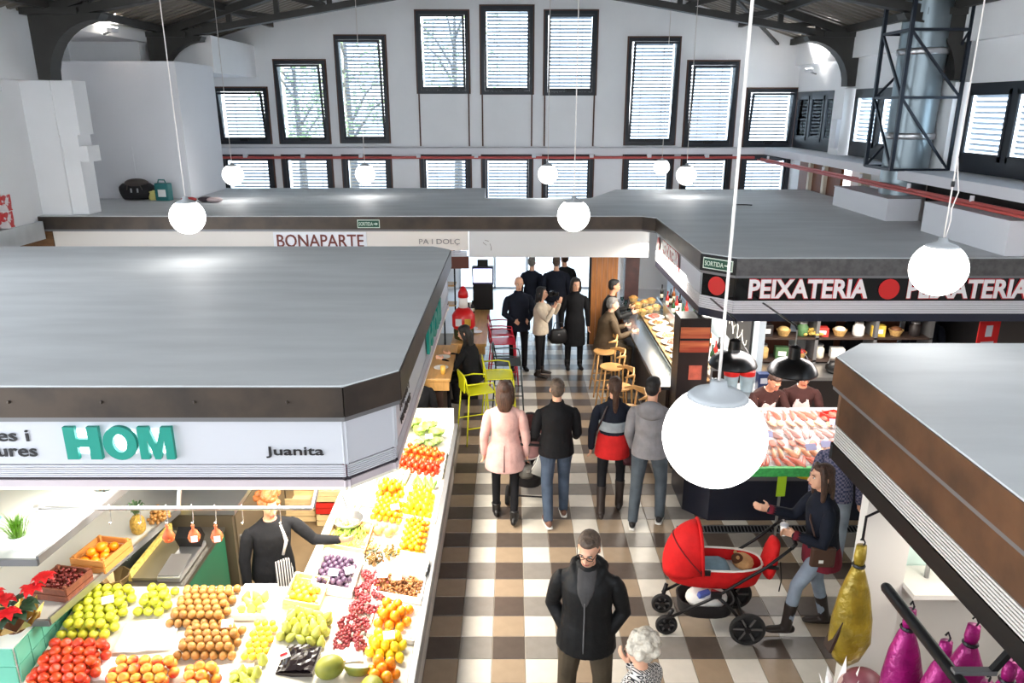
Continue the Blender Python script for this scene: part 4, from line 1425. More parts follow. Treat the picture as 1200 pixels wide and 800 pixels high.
# stacked crates at the back
for k, (x, y, z, mt, lb) in enumerate(((-2.1, 8.0, .016, CRWOOD, 'wooden crate at the bottom of the stack behind the vendor'), (-2.1, 8.0, .176, M('red_crate_plastic', (200, 40, 32), .4), 'red plastic crate in the middle of the stack behind the vendor'), (-2.1, 8.0, .336, CRWOOD, 'wooden crate with greens at the top of the stack behind the vendor'), (-2.55, 8.1, .016, CRWOOD, 'wooden crate on the floor left of the crate stack'), (-2.55, 8.1, .176, CRWOOD, 'wooden crate on top, left of the red crate'))):
    crate(x, y, .4, .34, .15, lb, mt, z=z - .004, group='crates behind the vendor')
for i in range(4):
    o = mobj('lettuce', FR['lettuce'][0], None, (-2.22 + (i % 2) * .2, 7.92 + (i // 2) * .16, .36))
    o.scale = (.8, .8, .6)
    tag(o, 'lettuce in the top crate of the stack behind the vendor', 'lettuce', 'lettuces in the crate stack')
# ================================================================== fishmonger
random.seed(21)
NAVYB = M('navy_counter_panel', (26, 28, 42), .35, var=.1, scale=2)
fc = thing('fish_counter', 'dark navy fish counter with a sloping bed of ice', 'counter', (0, 0, 0))
base = [(2.35, 7.98), (4.75, 7.98), (4.75, 8.9), (2.1, 8.9), (2.1, 8.25)]
MB().prism(base, 0.003, .84).build('counter_base', NAVYB, fc)
MB().box(2.3, 4.8, 7.62, 7.98, .72, .84).build('steel_front', M('grey_steel_front', (120, 116, 122), .35, .6), fc)
ICE = M('crushed_ice', (214, 216, 216), .4, var=.08, scale=20, bump=.6, bscale=60)
zi = lambda x, y: .90 + (y - 7.55) * .16
MB().extr([(7.52, .84), (8.85, .84), (8.85, zi(0, 8.85)), (7.52, zi(0, 7.52))], 2.28, 4.8, 'x').build('ice_bed', ICE, fc)
GRASSP = M('green_plastic_grass', (70, 176, 90), .5, var=.2, scale=30)
MB().box(2.25, 4.82, 7.49, 7.54, .84, .945).build('green_edging', GRASSP, fc)
MB().ball((3.34, 7.6, .8), (.16, .03, .05), 12, 8).build('yellow_badge', M('yellow_badge', (226, 190, 40), .4), fc)
area_light('fish_back_light', (4.9, 10.3, 2.12), (1.8, .6), 16, (1, .9, .78))
area_light('fish_light', (3.5, 8.3, 2.1), (2.0, .5), 15, (1, .93, .9))
# fish and seafood
FSK = [M('silver_fish_skin', (206, 170, 162), .25, .2, var=.15, scale=14), M('pink_fish_skin', (226, 132, 112), .3, var=.15, scale=10), M('pale_fillet', (232, 176, 140), .4, var=.1, scale=12), M('grey_fish_skin', (150, 150, 156), .25, .3, var=.2, scale=12)]
def fish_mesh(mat):
    m = MB()
    m.tube([(-.15, 0, 0), (-.12, 0, .002), (-.05, 0, 0), (.04, 0, 0), (.1, 0, 0), (.125, 0, 0)], [(.006, .01), (.016, .026), (.022, .04), (.018, .032), (.008, .012), (.006, .01)], 8, ref=(0, 1, 0))
    m.add([(.12, 0, 0), (.165, .035, .003), (.15, 0, .003), (.165, -.035, .003)], [(0, 1, 2), (0, 2, 3)])
    m.add([(-.03, .03, 0), (.03, .06, .002), (.05, .028, 0)], [(0, 1, 2)])
    return m.mesh('fish', mat, True)
FM = [fish_mesh(k) for k in FSK]
def fillet_mesh(mat):
    return MB().tube([(-.09, 0, .012), (-.05, 0, .014), (.03, 0, .014), (.08, 0, .01)], [(.03, .01), (.045, .014), (.04, .012), (.02, .006)], 8, ref=(0, 1, 0), round_caps=True).mesh('fish_fillet', mat, True)
LM = [fillet_mesh(FSK[1]), fillet_mesh(FSK[2])]
rows = [('pink fish laid in the front row on the ice', 7.66, 1), ('tan fish in the second row on the ice', 7.85, 2), ('pale fillet in the third row on the ice', 8.02, 4), ('silver fish in the fourth row on the ice', 8.22, 0), ('pink fillet in the back row on the ice', 8.43, 5), ('rosy fish in the last row by the vendors', 8.63, 1)]
for lb, y, k in rows:
    x = 2.42
    while x < 4.65:
        me = FM[k] if k < 4 else LM[k - 4]
        o = mobj('fish' if k < 4 else 'fish_fillet', me, None, (x + random.uniform(-.02, .02), y + random.uniform(-.02, .02), zi(x, y) + .022 + random.uniform(0, .006)), (.16, 0, PI / 2 + random.uniform(-.5, .5)))
        q = random.uniform(.85, 1.05)
        o.scale = (q, q, q)
        tag(o, lb, 'fish', lb.replace('fish', 'fish row').replace('fillet', 'fillet row'))
        x += .095 if k < 4 else .12
TAGL = M('lilac_price_tag', (170, 172, 206), .4)
for i, (x, y, lb) in enumerate(((3.9, 8.36, 'lilac price tag at the back right of the fish bed'), (4.02, 8.0, 'lilac price tag at the right end of the fish bed'), (3.42, 7.84, 'lilac price tag in the middle of the fish bed'), (3.0, 8.1, 'lilac price tag left of the middle of the fish bed'), (3.62, 7.9, 'grey price tag beside the middle tag'))):
    t = thing('price_card', lb, 'card', (x, y, zi(x, y) + .06), random.uniform(-.2, .2), 'price tags on the fish bed')
    MB().cbox((0, 0, .03), (.13, .004, .075), (-.7, 0, 0)).build('card_face', TAGL, t)
    MB().tube([(0, .01, .02), (0, .015, -.05)], .003, 5).build('card_pin', CHROME, t)
for i, (x, y, lb) in enumerate(((3.95, 8.56, 'red plastic tray at the back of the fish bed'),)):
    t = thing('red_tray', lb, 'tray', (x, y, zi(x, y) + .03), .4)
    MB().box(-.11, .11, -.09, .09, 0, .012).build('tray_base', M('red_tray_plastic', (220, 50, 40), .4), t)
    for a in (-1, 1):
        MB().box(a * .11 - .006, a * .11 + .006, -.09, .09, 0, .06).build('tray_side', M('red_tray_plastic', (220, 50, 40)), t)
        MB().box(-.11, .11, a * .09 - .006, a * .09 + .006, 0, .06).build('tray_side', M('red_tray_plastic', (220, 50, 40)), t)
for k in range(14):
    a, q = random.uniform(0, 6.28), random.uniform(0, .1)
    o = mobj('lobster_claw', LM[0], None, (4.3 + q * math.cos(a), 7.68 + q * math.sin(a), zi(0, 7.7) + .05), (random.uniform(-.5, .5), .3, a))
    o.scale = (.4, .4, .5)
    tag(o, 'dark red crab leg in the heap at the right end of the fish bed', 'crab leg', 'crab legs')
# black dome lamps
DOME = M('black_enamel', (12, 12, 14), .3)
for x, y, z, lb in ((3.15, 7.95, 1.90, 'black dome pendant over the fish bed, the right one in front of the vendors'), (2.55, 8.2, 1.90, 'black dome pendant over the fish bed, the left one nearer the column')):
    t = thing('dome_pendant', lb, 'lamp', (x, y, z), 0, 'black dome lamps over the fish')
    MB().lathe([(.27, 0), (.275, .015), (.25, .07), (.19, .13), (.1, .16), (.07, .17), (.062, .3), (.03, .32), (.001, .322)], 32).build('shade', DOME, t, smooth=True, auto=40)
    MB().lathe([(.262, .004), (.23, .07), (.15, .12), (.001, .14)], 32).build('shade_lining', SIGNW, t, smooth=True)
    MB().ball((0, 0, .06), .05, 12, 8).build('bulb', M('warm_bulb', (255, 238, 214), .3, emit=8), t, smooth=True)
    MB().tube([(0, 0, .32), (0, 0, .5)], .008, 6).build('cord', CHROME, t)
    MB().tube([(.2, .1, .12), (.1, .05, .26), (0, 0, .34)], .005, 6).build('stay_wire', CHROME, t)
    MB().tube([(0, 0, .5), (0, .06, .53), (0, (9.15 if x > 2.8 else 9.42) - y, .5)], .011, 8).build('lamp_arm', BLACKM, t, smooth=True)
# column with black panels and salami poster
col = thing('stall_column', 'black clad column between the bar and the fishmonger', 'column', (2.38, 9.5, .003))
MB().box(-.2, .2, -.16, .2, 0, 2.14).build('column_shaft', M('black_brown_cladding', (34, 26, 26), .3), col)
MB().box(-.19, .19, -.165, -.161, 1.68, 2.02).build('red_meat_poster', M('red_brown_print', (150, 60, 44), .3, rgb2=(196, 110, 70), scale=4, stretch=(.4, 1, 5)), col)
MB().box(-.19, .19, -.167, -.162, 1.84, 1.87).build('poster_gap', BLACKM, col)
MB().box(-.05, .12, -.168, -.162, 1.3, 1.5).build('hand_print', M('flesh_print', (196, 96, 76), .4, var=.2, scale=10), col)
for z in (.9, 1.05):
    MB().tube([(.205, 0, z), (.25, -.05, z), (.25, -.14, z)], .012, 6).build('coat_hook', CHROME, col)
# back counter of the fishmonger
bc = thing('back_counter', 'dark back counter behind the fish vendors', 'counter', (3.76, 10.4, .003))
MB().box(0, 2.7, 0, .6, 0, .9).build('counter_body', M('dark_back_counter', (44, 38, 38), .5), bc)
MB().box(-.02, 2.72, -.03, .62, .9, .95).build('worktop', CHROME, bc)
sh = thing('back_shelf', 'dark shelf unit full of goods behind the fishmonger', 'shelf', (3.76, 11.02, .003))
SZ = .95
for z in (0.02, .38, .7):
    MB().box(0, 2.7, 0, .34, z + SZ, z + SZ + .03).build('shelf_board', M('dark_shelf', (60, 46, 40), .5), sh)
for x in (0, .9, 1.8, 2.65):
    MB().box(x, x + .05, 0, .34, 0, 1.1 + SZ).build('shelf_post', STEEL_GR, sh)
YEL = M('dried_yellow_goods', (190, 160, 80), .7, var=.4, scale=30)
def heap(name, label, cat, x, y, z, mat, R, n, seed, r=.03):
    rr = random.Random(seed)
    m = MB()
    for i in range(n):
        a, q = rr.uniform(0, 6.28), rr.uniform(0, R)
        m.ball((q * math.cos(a) * 1.4, q * math.sin(a), r + rr.uniform(0, R * .6) * (1 - q / R)), (r, r * rr.uniform(.6, 1), r * .7), 7, 5)
    o = m.build(name, mat, smooth=True, loc=(x, y, z))
    tag(o, label, cat, None, 'stuff')
for i, (x, y, z, mt, R, lb) in enumerate(((4.15, 10.7, .955, YEL, .2, 'heap of yellowish dried goods behind the right vendor'), (4.65, 11.15, 1.365, YEL, .14, 'small heap of dried goods on the back shelf'), (2.9, 10.0, .955, M('silver_foil_crumple', (150, 156, 162), .2, .7), .16, 'crumpled silver foil beside the black column'))):
    heap('dried_goods', lb, 'goods', x, y, z, mt, R, 60, i, .035)
sb = thing('side_counter', 'small steel side counter between the column and the fish vendors', 'counter', (2.75, 9.62, .003))
MB().box(0, .95, 0, .5, 0, .9).build('counter_body', M('dark_back_counter', (44, 38, 38)), sb)
MB().box(-.02, .97, -.02, .52, .9, .95).build('worktop', CHROME, sb)
def tub(x, y, z, lb, lid=(214, 40, 36), r=.1, h=.24):
    t = thing('plastic_tub', lb, 'tub', (x, y, z), 0, 'red lidded tubs behind the fish counter')
    MB().lathe([(r * .85, 0), (r, h), (.001, h)], 18).build('tub_body', M('pale_blue_tub', (176, 196, 204), .3, var=.15, scale=9), t, smooth=True, auto=40)
    MB().lathe([(r * 1.06, h - .01), (r * 1.06, h + .05), (r * .95, h + .06), (.001, h + .06)], 18).build('tub_lid', M('red_lid', lid, .35), t, smooth=True, auto=40)
tub(3.06, 9.85, .955, 'pale tub with red lid, left of the pair')
tub(3.28, 9.85, .955, 'pale tub with red lid, right of the pair')
t = thing('blue_carton', 'dark blue carton beside the red lidded tubs', 'carton', (3.5, 9.85, .955))
MB().box(-.08, .08, -.06, .06, 0, .26).build('carton_body', M('dark_blue_card', (36, 52, 92), .4), t)
MB().box(-.05, .05, -.062, -.06, .12, .2).build('carton_print', SIGNW, t)
WOODBX = M('dark_brown_box', (70, 46, 34), .6)
for i, (x, y, z, w, h, lb) in enumerate(((4.5, 11.15, 1.68, .5, .25, 'dark brown box high on the back shelf'), (5.2, 11.15, 1.68, .4, .3, 'second dark brown box high on the back shelf'), (4.05, 11.15, 1.68, .4, .16, 'flat dark box on the back shelf nearest the bar wall'))):
    t = thing('storage_box', lb, 'box', (x, y, z))
    MB().box(-w / 2, w / 2, -.12, .12, 0, h).build('box_body', WOODBX, t)
    MB().box(-w / 2 - .005, w / 2 + .005, -.125, .125, h, h + .02).build('box_lid', KRAFT, t)
for i, x in enumerate((4.8, 5.3, 5.8)):
    t = thing('bar_kettle', ('dark round kettle left of three', 'dark round kettle in the middle of three', 'dark round kettle right of three')[i] + ' beyond the fish counter', 'kettle', (x, 10.6, .955))
    MB().lathe([(.08, 0), (.11, .05), (.11, .11), (.06, .17), (.001, .18)], 16).build('kettle_body', BLACKM, t, smooth=True)
    MB().tube([(-.08, 0, .14), (-.06, 0, .23), (.06, 0, .23), (.08, 0, .14)], .009, 6).build('kettle_handle', CHROME, t)
# shop backs beyond, under the far roof (right)
wb = struct('wall_bar_back', 'panelled back wall of the bar and fishmonger stalls')
WPAN = [M('walnut_panel', (96, 56, 38), .5, var=.12, scale=4, stretch=(5, 1, .5)), M('light_walnut_panel', (122, 76, 56), .5, var=.12, scale=4, stretch=(5, 1, .5)), M('black_panel', (22, 20, 22), .5)]
x = 4.3
for i, (w, k) in enumerate(((.5, 0), (.35, -1), (.42, 2), (.55, 0), (.55, 1), (.3, -1), (.6, 2), (.5, 0))):
    if k >= 0:
        MB().box(x, x + w - .01, 12.4, 12.46, .003, 2.4).build('wall_panel', WPAN[k], wb)
    x += w
MB().box(3.35, 3.45, 9.9, 12.3, .003, 2.7).build('wall_panel', M('pale_blue_wall', (206, 216, 224), .5), wb) if False else None
redp = thing('fire_poster', 'red fire equipment sign with white marks beyond the fishmonger', 'sign', (6.55, 9.9, 1.75), .15)
MB().box(-.16, .16, -.012, .0, -.2, .2).build('sign_plate', REDD, redp)
MB().box(-.05, .05, -.016, -.012, -.02, .14).build('white_symbol', SIGNW, redp)
MB().box(-.1, .1, -.016, -.012, -.12, -.09).build('white_line', SIGNW, redp)
MB().box(-.1, .1, -.016, -.012, -.16, -.14).build('white_line', SIGNW, redp)
MB().box(-.02, .02, 0, .03, -1.747, .1).build('sign_post', STEEL_GR, redp)
# drain grate in front of the fish counter
gr = thing('drain_grate', 'narrow steel drain grate set in the floor before the fish counter', 'grate', (1.95, 7.78, .002))
MB().box(0, 3.1, -.07, .07, 0, .004).build('drain_channel', BLACKM, gr)
for sy in (-.075, .075):
    MB().box(0, 3.1, sy - .008, sy + .008, 0, .008).build('grate_edge', CHROME, gr)
m = MB()
for k in range(76):
    m.bar((.02 + k * .04, -.068, .006), (.034 + k * .04, .068, .006), .012, .004)
tag(m.build('grate_bars', CHROME, gr), kind='stuff')

# ================================================================== bar (right of the aisle, far)
bar = thing('tapas_bar', 'long dark bar counter with a glass tapas case along the top', 'bar', (2.02, 9.75, .003))
BARW = M('dark_bar_front', (46, 34, 30), .4, var=.15, scale=3)
MB().box(0.12, .8, 0, 4.9, 0, 1.0).build('bar_body', BARW, bar)
MB().box(0, .85, -.02, 4.95, 1.0, 1.05).build('bar_top', M('grey_steel_top', (120, 124, 130), .2, .8), bar)
MB().tube([(.05, 0, .22), (.05, 2.4, .22), (.05, 4.9, .22)], .02, 8).build('foot_rail', CHROME, bar)
for k in range(5):
    MB().bar((.05, .1 + k * 1.17, .22), (.13, .1 + k * 1.17, .22), .02).build('rail_bracket', CHROME, bar)
m = MB()
m.extr([(.32, 1.05), (.36, 1.3), (.42, 1.3), (.42, 1.295), (.37, 1.29), (.33, 1.05)], .15, 3.6, 'y')
m.build('case_glass', glass_mat('clear_case_glass', (244, 248, 248), .02), bar)
MB().box(.36, .78, .15, 3.6, 1.3, 1.31).build('case_top_glass', glass_mat('clear_case_glass'), bar)
MB().box(.36, .78, .15, 3.6, 1.06, 1.08).build('case_tray', M('warm_wood_tray', (176, 128, 80), .5), bar)
MB().box(.755, .785, .15, 3.6, 1.05, 1.31).build('case_back', CHROME, bar)
area_light('tapas_case_light', (2.62, 11.6, 1.72), (.25, 3.2), 7, (1, .82, .6))
FOODS = [('red_tapas_dish', (200, 76, 56), 'dish of red tapas'), ('golden_tapas_dish', (226, 170, 84), 'dish of golden tapas'), ('pale_tapas_dish', (240, 216, 170), 'dish of pale tapas'), ('brown_tapas_dish', (160, 100, 60), 'dish of brown tapas')]
WHD = M('white_dish', (244, 242, 238), .25)
for i in range(9):
    nm, c, lb = FOODS[i % 4]
    pl = ('at the near end', 'second from the near end', 'third from the near end', 'fourth from the near end', 'in the middle', 'fourth from the far end', 'third from the far end', 'second from the far end', 'at the far end')[i]
    t = thing('tapas_dish', lb + ' in the bar case, ' + pl, 'dish', (2.59, 10.1 + i * .38, 1.083), 0, 'tapas dishes in the bar case')
    t.scale = (1.2, 1.2, 1.2)
    MB().lathe([(.1, 0), (.15, .03), (.14, .03), (.09, .008), (.001, .008)], 16).build('dish', WHD, t, smooth=True)
    m = MB()
    rr = random.Random(i)
    for k in range(14):
        a, q = rr.uniform(0, 6.28), rr.uniform(0, .09)
        m.ball((q * math.cos(a), q * math.sin(a), .03), (.03, .025, .022), 7, 5)
    tag(m.build('tapas_food', M(nm, c, .45, var=.2, scale=12), t, smooth=True), kind='stuff')
# bottles and glasses at the back of the bar
def bottle_mesh(mat):
    return MB().lathe([(.03, 0), (.036, .01), (.036, .17), (.03, .2), (.013, .235), (.012, .3), (.015, .3), (.015, .315), (.001, .316)], 12).mesh('bottle', mat, True)
BOT = [('green', bottle_mesh(M('green_bottle', (36, 70, 40), .15))), ('amber', bottle_mesh(M('amber_bottle', (150, 80, 30), .15))), ('red', bottle_mesh(M('red_bottle', (170, 40, 34), .2))), ('clear', bottle_mesh(M('pale_bottle', (206, 200, 180), .15))), ('dark', bottle_mesh(M('dark_bottle', (30, 22, 24), .15)))]
_lab = MB().lathe([(.037, .05), (.037, .13)], 12).mesh('bottle_label', M('cream_label', (236, 226, 200), .5), True)
BB = thing('bottle_shelf', 'low service counter behind the bar carrying bottles', 'counter', (2.95, 10.6, .003))
MB().box(.05, .5, 0, 4.4, 0, .98).build('counter_body', BARW, BB)
MB().box(.03, .52, -.02, 4.42, .98, 1.02).build('worktop', CHROME, BB)
ORD = ['nearest', 'second', 'third', 'fourth', 'fifth', 'sixth', 'seventh', 'eighth', 'ninth', 'tenth', 'eleventh', 'twelfth', 'thirteenth', 'fourteenth', 'fifteenth', 'sixteenth', 'seventeenth', 'eighteenth', 'nineteenth', 'twentieth', 'twenty-first', 'twenty-second']
for i in range(22):
    k = (i * 7 + i // 3) % 5
    y = 10.75 + i * .19
    t = thing('bottle', '%s bottle, %s from the near end behind the bar' % (BOT[k][0], ORD[i]), 'bottle', (3.02 + .1 * (i % 3), y, 1.025), 0, 'bottles behind the bar')
    mobj('bottle_glass', BOT[k][1], t)
    mobj('bottle_label', _lab, t)
for i in range(5):
    t = thing('bar_glass', '%s stemmed glass from the near end on the bar counter' % ORD[i], 'glass', (2.14 + .05 * (i % 2), 13.3 + i * .22, 1.056), 0, 'glasses on the bar')
    MB().lathe([(.03, 0), (.005, .008), (.005, .08), (.03, .12), (.034, .17), (.032, .17), (.028, .12), (.001, .09)], 12).build('glass_bowl', GLASS2, t, smooth=True)
for i in range(7):
    t = thing('food_basket', 'wicker basket of snacks, %s from the near end at the far end of the bar' % ORD[i], 'basket', (2.42 + .16 * (i % 3), 13.5 + i * .17, 1.056), .3 * i, 'snack baskets on the bar')
    MB().lathe([(.07, 0), (.1, .08), (.09, .08), (.06, .01), (.001, .01)], 10).build('basket', M('straw_wicker', (196, 156, 96), .7, var=.2, scale=40), t)
    MB().ball((0, 0, .07), (.08, .08, .05), 10, 6).build('snacks', M('golden_snack', (206, 150, 80), .6, var=.3, scale=30, bump=.5), t, smooth=True)
# bar back wall with chalk board, service window
bw = struct('wall_bar_side', 'pale wall behind the bar')
PALEB = M('pale_blue_wall', (200, 214, 224), .35, var=.05, scale=1, stretch=(1, 8, .4))
MB().box(3.6, 3.7, 10.5, 17.0, .003, 2.75).build('wall_panel', PALEB, bw)
t = thing('chalk_board', 'black chalk board with looping white script on the bar wall', 'board', (3.59, 11.35, 1.15))
MB().box(-.03, 0, -.62, .62, -.02, .78).build('board_panel', M('chalk_black', (24, 24, 26), .7), t)
m = MB()
pts = []
for k in range(60):
    a = k / 59 * 6 * PI
    pts.append((-.034, .45 - .9 * k / 59 + .05 * math.sin(a * 1.3), .22 + .1 * math.sin(a)))
m.tube(pts, .008, 5)
m.build('chalk_script', M('chalk_white', (220, 220, 216), .8), t)
m = MB()
pts = []
for k in range(40):
    a = k / 39 * 4 * PI
    pts.append((-.034, .3 - .6 * k / 39 + .04 * math.sin(a * 1.7), .5 + .07 * math.cos(a)))
m.tube(pts, .006, 5)
m.build('chalk_script', M('chalk_white', (220, 220, 216)), t)
# brown wooden pillar boards at the end of the bar
t = thing('wood_door', 'orange-brown wooden door leaf at the far end of the aisle', 'door', (1.62, 15.0, .003))
for k in range(5):
    MB().box(k * .108, k * .108 + .102, 0, .05, 0, 2.24).build('door_plank', M('orange_brown_wood', (176, 112, 58), .45, var=.18, scale=4, stretch=(8, 1, .6)), t)
MB().box(-.05, -.005, 0, .06, 0, 2.24).build('door_edge', BLACKM, t)
MB().box(.545, .59, 0, .06, 0, 2.24).build('door_edge', SIGNW, t)
t = thing('dark_pillar', 'dark reddish pillar at the end of the bar wall', 'pillar', (2.42, 14.95, .003))
MB().box(-.14, .14, -.12, .12, 0, 2.5).build('pillar_shaft', M('dark_red_wood', (64, 34, 34), .5, var=.3, scale=7), t)
MB().box(-.16, .16, -.14, .14, 0, .12).build('pillar_foot', BLACKM, t)

# ================================================================== bakery side: high table
HTW = M('honey_wood_top', (206, 156, 92), .4, var=.12, scale=4, stretch=(5, .6, 1))
def high_table(label, loc, w, L):
    tb = thing('high_table', label, 'table', loc, 0, 'high wooden tables on the bakery side')
    MB().box(0, w, 0, L, 1.0, 1.05).build('table_top', HTW, tb, bevel=.008)
    MB().box(.1, w - .12, .12, L - .1, .1, 1.0).build('table_body', M('dark_brown_panel', (60, 40, 32), .5), tb)
    MB().box(.12, w - .16, .2, L - .2, 0, .1).build('plinth', BLACKM, tb)
    MB().box(0.02, w - .02, .02, .05, .86, .998).build('edge_board', HTW, tb)
high_table('nearer high wooden table where the black haired woman sits', (-1.5, 10.05, .003), .62, 1.6)
high_table('farther long high wooden table carrying the order kiosk', (-1.0, 11.7, .003), .58, 2.75)
t = thing('order_kiosk', 'black order kiosk with a lit pale screen at the end of the table', 'kiosk', (-.55, 13.9, 1.055))
MB().box(-.19, .19, -.05, .12, 0, .5).build('kiosk_body', BLACKM, t)
MB().box(-.2, .2, -.08, .04, .5, .84).build('screen_frame', M('navy_screen_frame', (30, 34, 60), .3), t)
MB().box(-.175, .175, -.086, -.081, .54, .8).build('screen', M('screen_glow', (206, 204, 246), .3, emit=1.0), t)
MB().box(-.14, .02, -.088, -.0865, .735, .745).build('screen_line', M('navy_screen_frame', (30, 34, 60)), t)
MB().box(-.1, .1, -.06, .02, .84, .96).build('camera_box', BLACKM, t)
for i, (x, y, lb) in enumerate(((-.62, 12.35, 'white plate nearest the red figure on the high table'), (-.7, 12.55, 'white plate in the middle of the high table'), (-1.05, 10.5, 'white plate before the seated woman'), (-1.06, 11.0, 'small white plate beside the seated woman'))):
    t = thing('plate', lb, 'plate', (x, y, 1.056), 0, 'plates on the high table')
    MB().lathe([(.06, 0), (.11, .015), (.105, .017), (.06, .006), (.001, .006)], 18).build('plate_disc', WHD, t, smooth=True)
for i, (x, y, lb) in enumerate(((-.84, 12.75, 'brown paper cup by the kiosk'), (-1.0, 10.25, 'tall glass of juice near the seated woman'))):
    t = thing('cup', lb, 'cup', (x, y, 1.056))
    MB().lathe([(.03, 0), (.042, .12), (.038, .12), (.028, .01), (.001, .01)], 14).build('cup_body', KRAFT if i == 0 else M('juice_glass', (236, 190, 90), .2), t, smooth=True)
for i, (x, y, lb) in enumerate(((-.78, 13.2, 'small dark sauce bottle beside the kiosk, nearer one'), (-.8, 13.45, 'small dark sauce bottle beside the kiosk, middle one'), (-.74, 13.62, 'small dark sauce bottle beside the kiosk, farther one'))):
    t = thing('sauce_bottle', lb, 'bottle', (x, y, 1.056), 0, 'sauce bottles by the kiosk')
    mobj('bottle_glass', BOT[4][1], t, scale=(1, 1, .75))
    mobj('bottle_label', _lab, t, scale=(1, 1, .75))
t = thing('santa_figure', 'large red santa-like figure with white trim on the high table', 'bottle', (-.8, 11.95, 1.056))  # santa-like figure, simplified to a wrapped bottle shape
MB().lathe([(.1, 0), (.16, .03), (.17, .16), (.16, .2)], 18).build('green_base', M('dark_green_glass', (60, 66, 40), .2), t, smooth=True)
MB().lathe([(.165, .2), (.19, .24), (.19, .42), (.14, .5), (.08, .55)], 18).build('red_wrap', M('red_figure_cloth', (206, 26, 30), .35), t, smooth=True)
MB().lathe([(.075, .54), (.075, .7), (.06, .74)], 14).build('white_neck', M('white_fluff', (236, 232, 230), .8, bump=.5), t, smooth=True)
MB().lathe([(.085, .72), (.08, .8), (.03, .9), (.001, .91)], 14).build('red_cap', M('red_figure_cloth', (206, 26, 30)), t, smooth=True)
MB().box(-.12, -.02, -.2, -.185, .28, .4).build('white_emblem', SIGNW, t)
MB().box(.03, .13, -.2, -.185, .28, .4).build('gold_emblem', M('gold_foil', (206, 170, 80)), t)
# bakery racks and shade seen past the canopy edge
t = thing('bakery_rack', 'brown bakery rack with orange shade beside the kiosk', 'rack', (-1.35, 14.3, .003))
for x in (0, .22):
    MB().box(x, x + .03, 0, .03, 0, 2.2).build('rack_post', BLACKM, t)
for z in (1.0, 1.4, 1.8):
    MB().box(-.3, .25, 0, .3, z, z + .03).build('rack_shelf', HTW, t)
MB().extr([(-.25, 1.84), (.2, 1.84), (.2, 2.16)], .02, .25, 'y').build('orange_shade', M('orange_shade', (210, 130, 70), .5), t)
MB().box(-.3, .0, .05, .25, 1.44, 1.7).build('white_sack', PAPER, t)

# ================================================================== stools
def tube_stool(name, label, loc, rz, mat, group, arms=True):
    t = thing(name, label, 'stool', loc, rz, group)
    h, w = .76, .2
    r = .012
    MB().box(-w, w, -w, w, h, h + .018).build('seat', mat, t, bevel=.006)
    for sx in (-1, 1):
        MB().tube([(sx * w, -w, h), (sx * (w + .05), -w - .05, 0)], r, 8).build('leg', mat, t, smooth=True)
        MB().tube([(sx * w, w, h), (sx * (w + .05), w + .06, 0)], r, 8).build('leg', mat, t, smooth=True)
    for sx in (-1, 1):
        MB().tube([(sx * (w + .035), -w - .035, .26), (sx * (w + .035), w + .04, .26)], .009, 6).build('foot_rest', mat, t)
    MB().tube([(-w - .035, -w - .035, .26), (w + .035, -w - .035, .26)], .009, 6).build('foot_rest', mat, t)
    MB().tube([(-w, w, h), (-w, w + .05, h + .26), (-w + .05, w + .06, h + .3), (w - .05, w + .06, h + .3), (w, w + .05, h + .26), (w, w, h)], r, 8).build('back_frame', mat, t, smooth=True)
    MB().box(-w + .06, w - .06, w + .04, w + .055, h + .03, h + .29).build('back_panel', mat, t)
    if arms:
        for sx in (-1, 1):
            MB().tube([(sx * w, w + .03, h + .17), (sx * (w + .02), 0, h + .18), (sx * w, -w + .03, h + .16), (sx * w, -w, h)], .011, 8).build('armrest', mat, t, smooth=True)
    return t
YELM = M('acid_yellow_paint', (206, 206, 26), .35)
BLKM = M('dark_grey_green_paint', (44, 54, 56), .4)
REDM = M('crimson_paint', (196, 26, 52), .35)
GST = 'metal bar stools along the high table'
tube_stool('bar_stool', 'acid yellow metal bar stool, the nearer one at the high table', (-.5, 10.36, .003), PI / 2 + .35, YELM, GST)
tube_stool('bar_stool', 'acid yellow metal bar stool, the farther one beside the dark stool', (-.2, 10.98, .003), PI / 2 + .1, YELM, GST)
tube_stool('bar_stool', 'dark grey metal bar stool behind the yellow stools', (-.06, 11.62, .003), PI / 2, BLKM, GST)
tube_stool('bar_stool', 'crimson metal bar stool, the nearer of two', (-.16, 12.75, .003), PI / 2 + .1, REDM, GST)
tube_stool('bar_stool', 'crimson metal bar stool, the farther of two', (-.18, 13.35, .003), PI / 2, REDM, GST)
WST = M('blond_stool_wood', (206, 156, 96), .45, var=.12, scale=6)
def wood_stool(label, loc, rz):
    t = thing('wooden_bar_stool', label, 'stool', loc, rz, 'blond wooden stools at the bar')
    h = .74
    MB().lathe([(.17, 0), (.19, .012), (.185, .03), (.001, .024)], 20, (0, 0, h)).build('seat', WST, t, smooth=True, auto=40)
    for sx in (-1, 1):
        MB().tube([(sx * .13, -.12, h), (sx * .2, -.2, 0)], [.016, .013], 8).build('leg', WST, t, smooth=True)
        MB().tube([(sx * .19, .2, 0), (sx * .15, .15, h), (sx * .16, .18, h + .26)], [.013, .016, .012], 8).build('leg', WST, t, smooth=True)
    MB().tube([(-.18, -.18, .26), (.18, -.18, .26)], .009, 6).build('foot_rest', WST, t)
    for sx in (-1, 1):
        MB().tube([(sx * .18, -.18, .3), (sx * .175, .18, .3)], .009, 6).build('stretcher', WST, t)
    MB().tube([(-.24, .02, h + .25), (-.2, .15, h + .26), (0, .21, h + .27), (.2, .15, h + .26), (.24, .02, h + .25)], [(.012, .012), (.016, .03), (.018, .05), (.016, .03), (.012, .012)], 10, ref=(0, 1, 0)).build('backrest', WST, t, smooth=True)
    return t
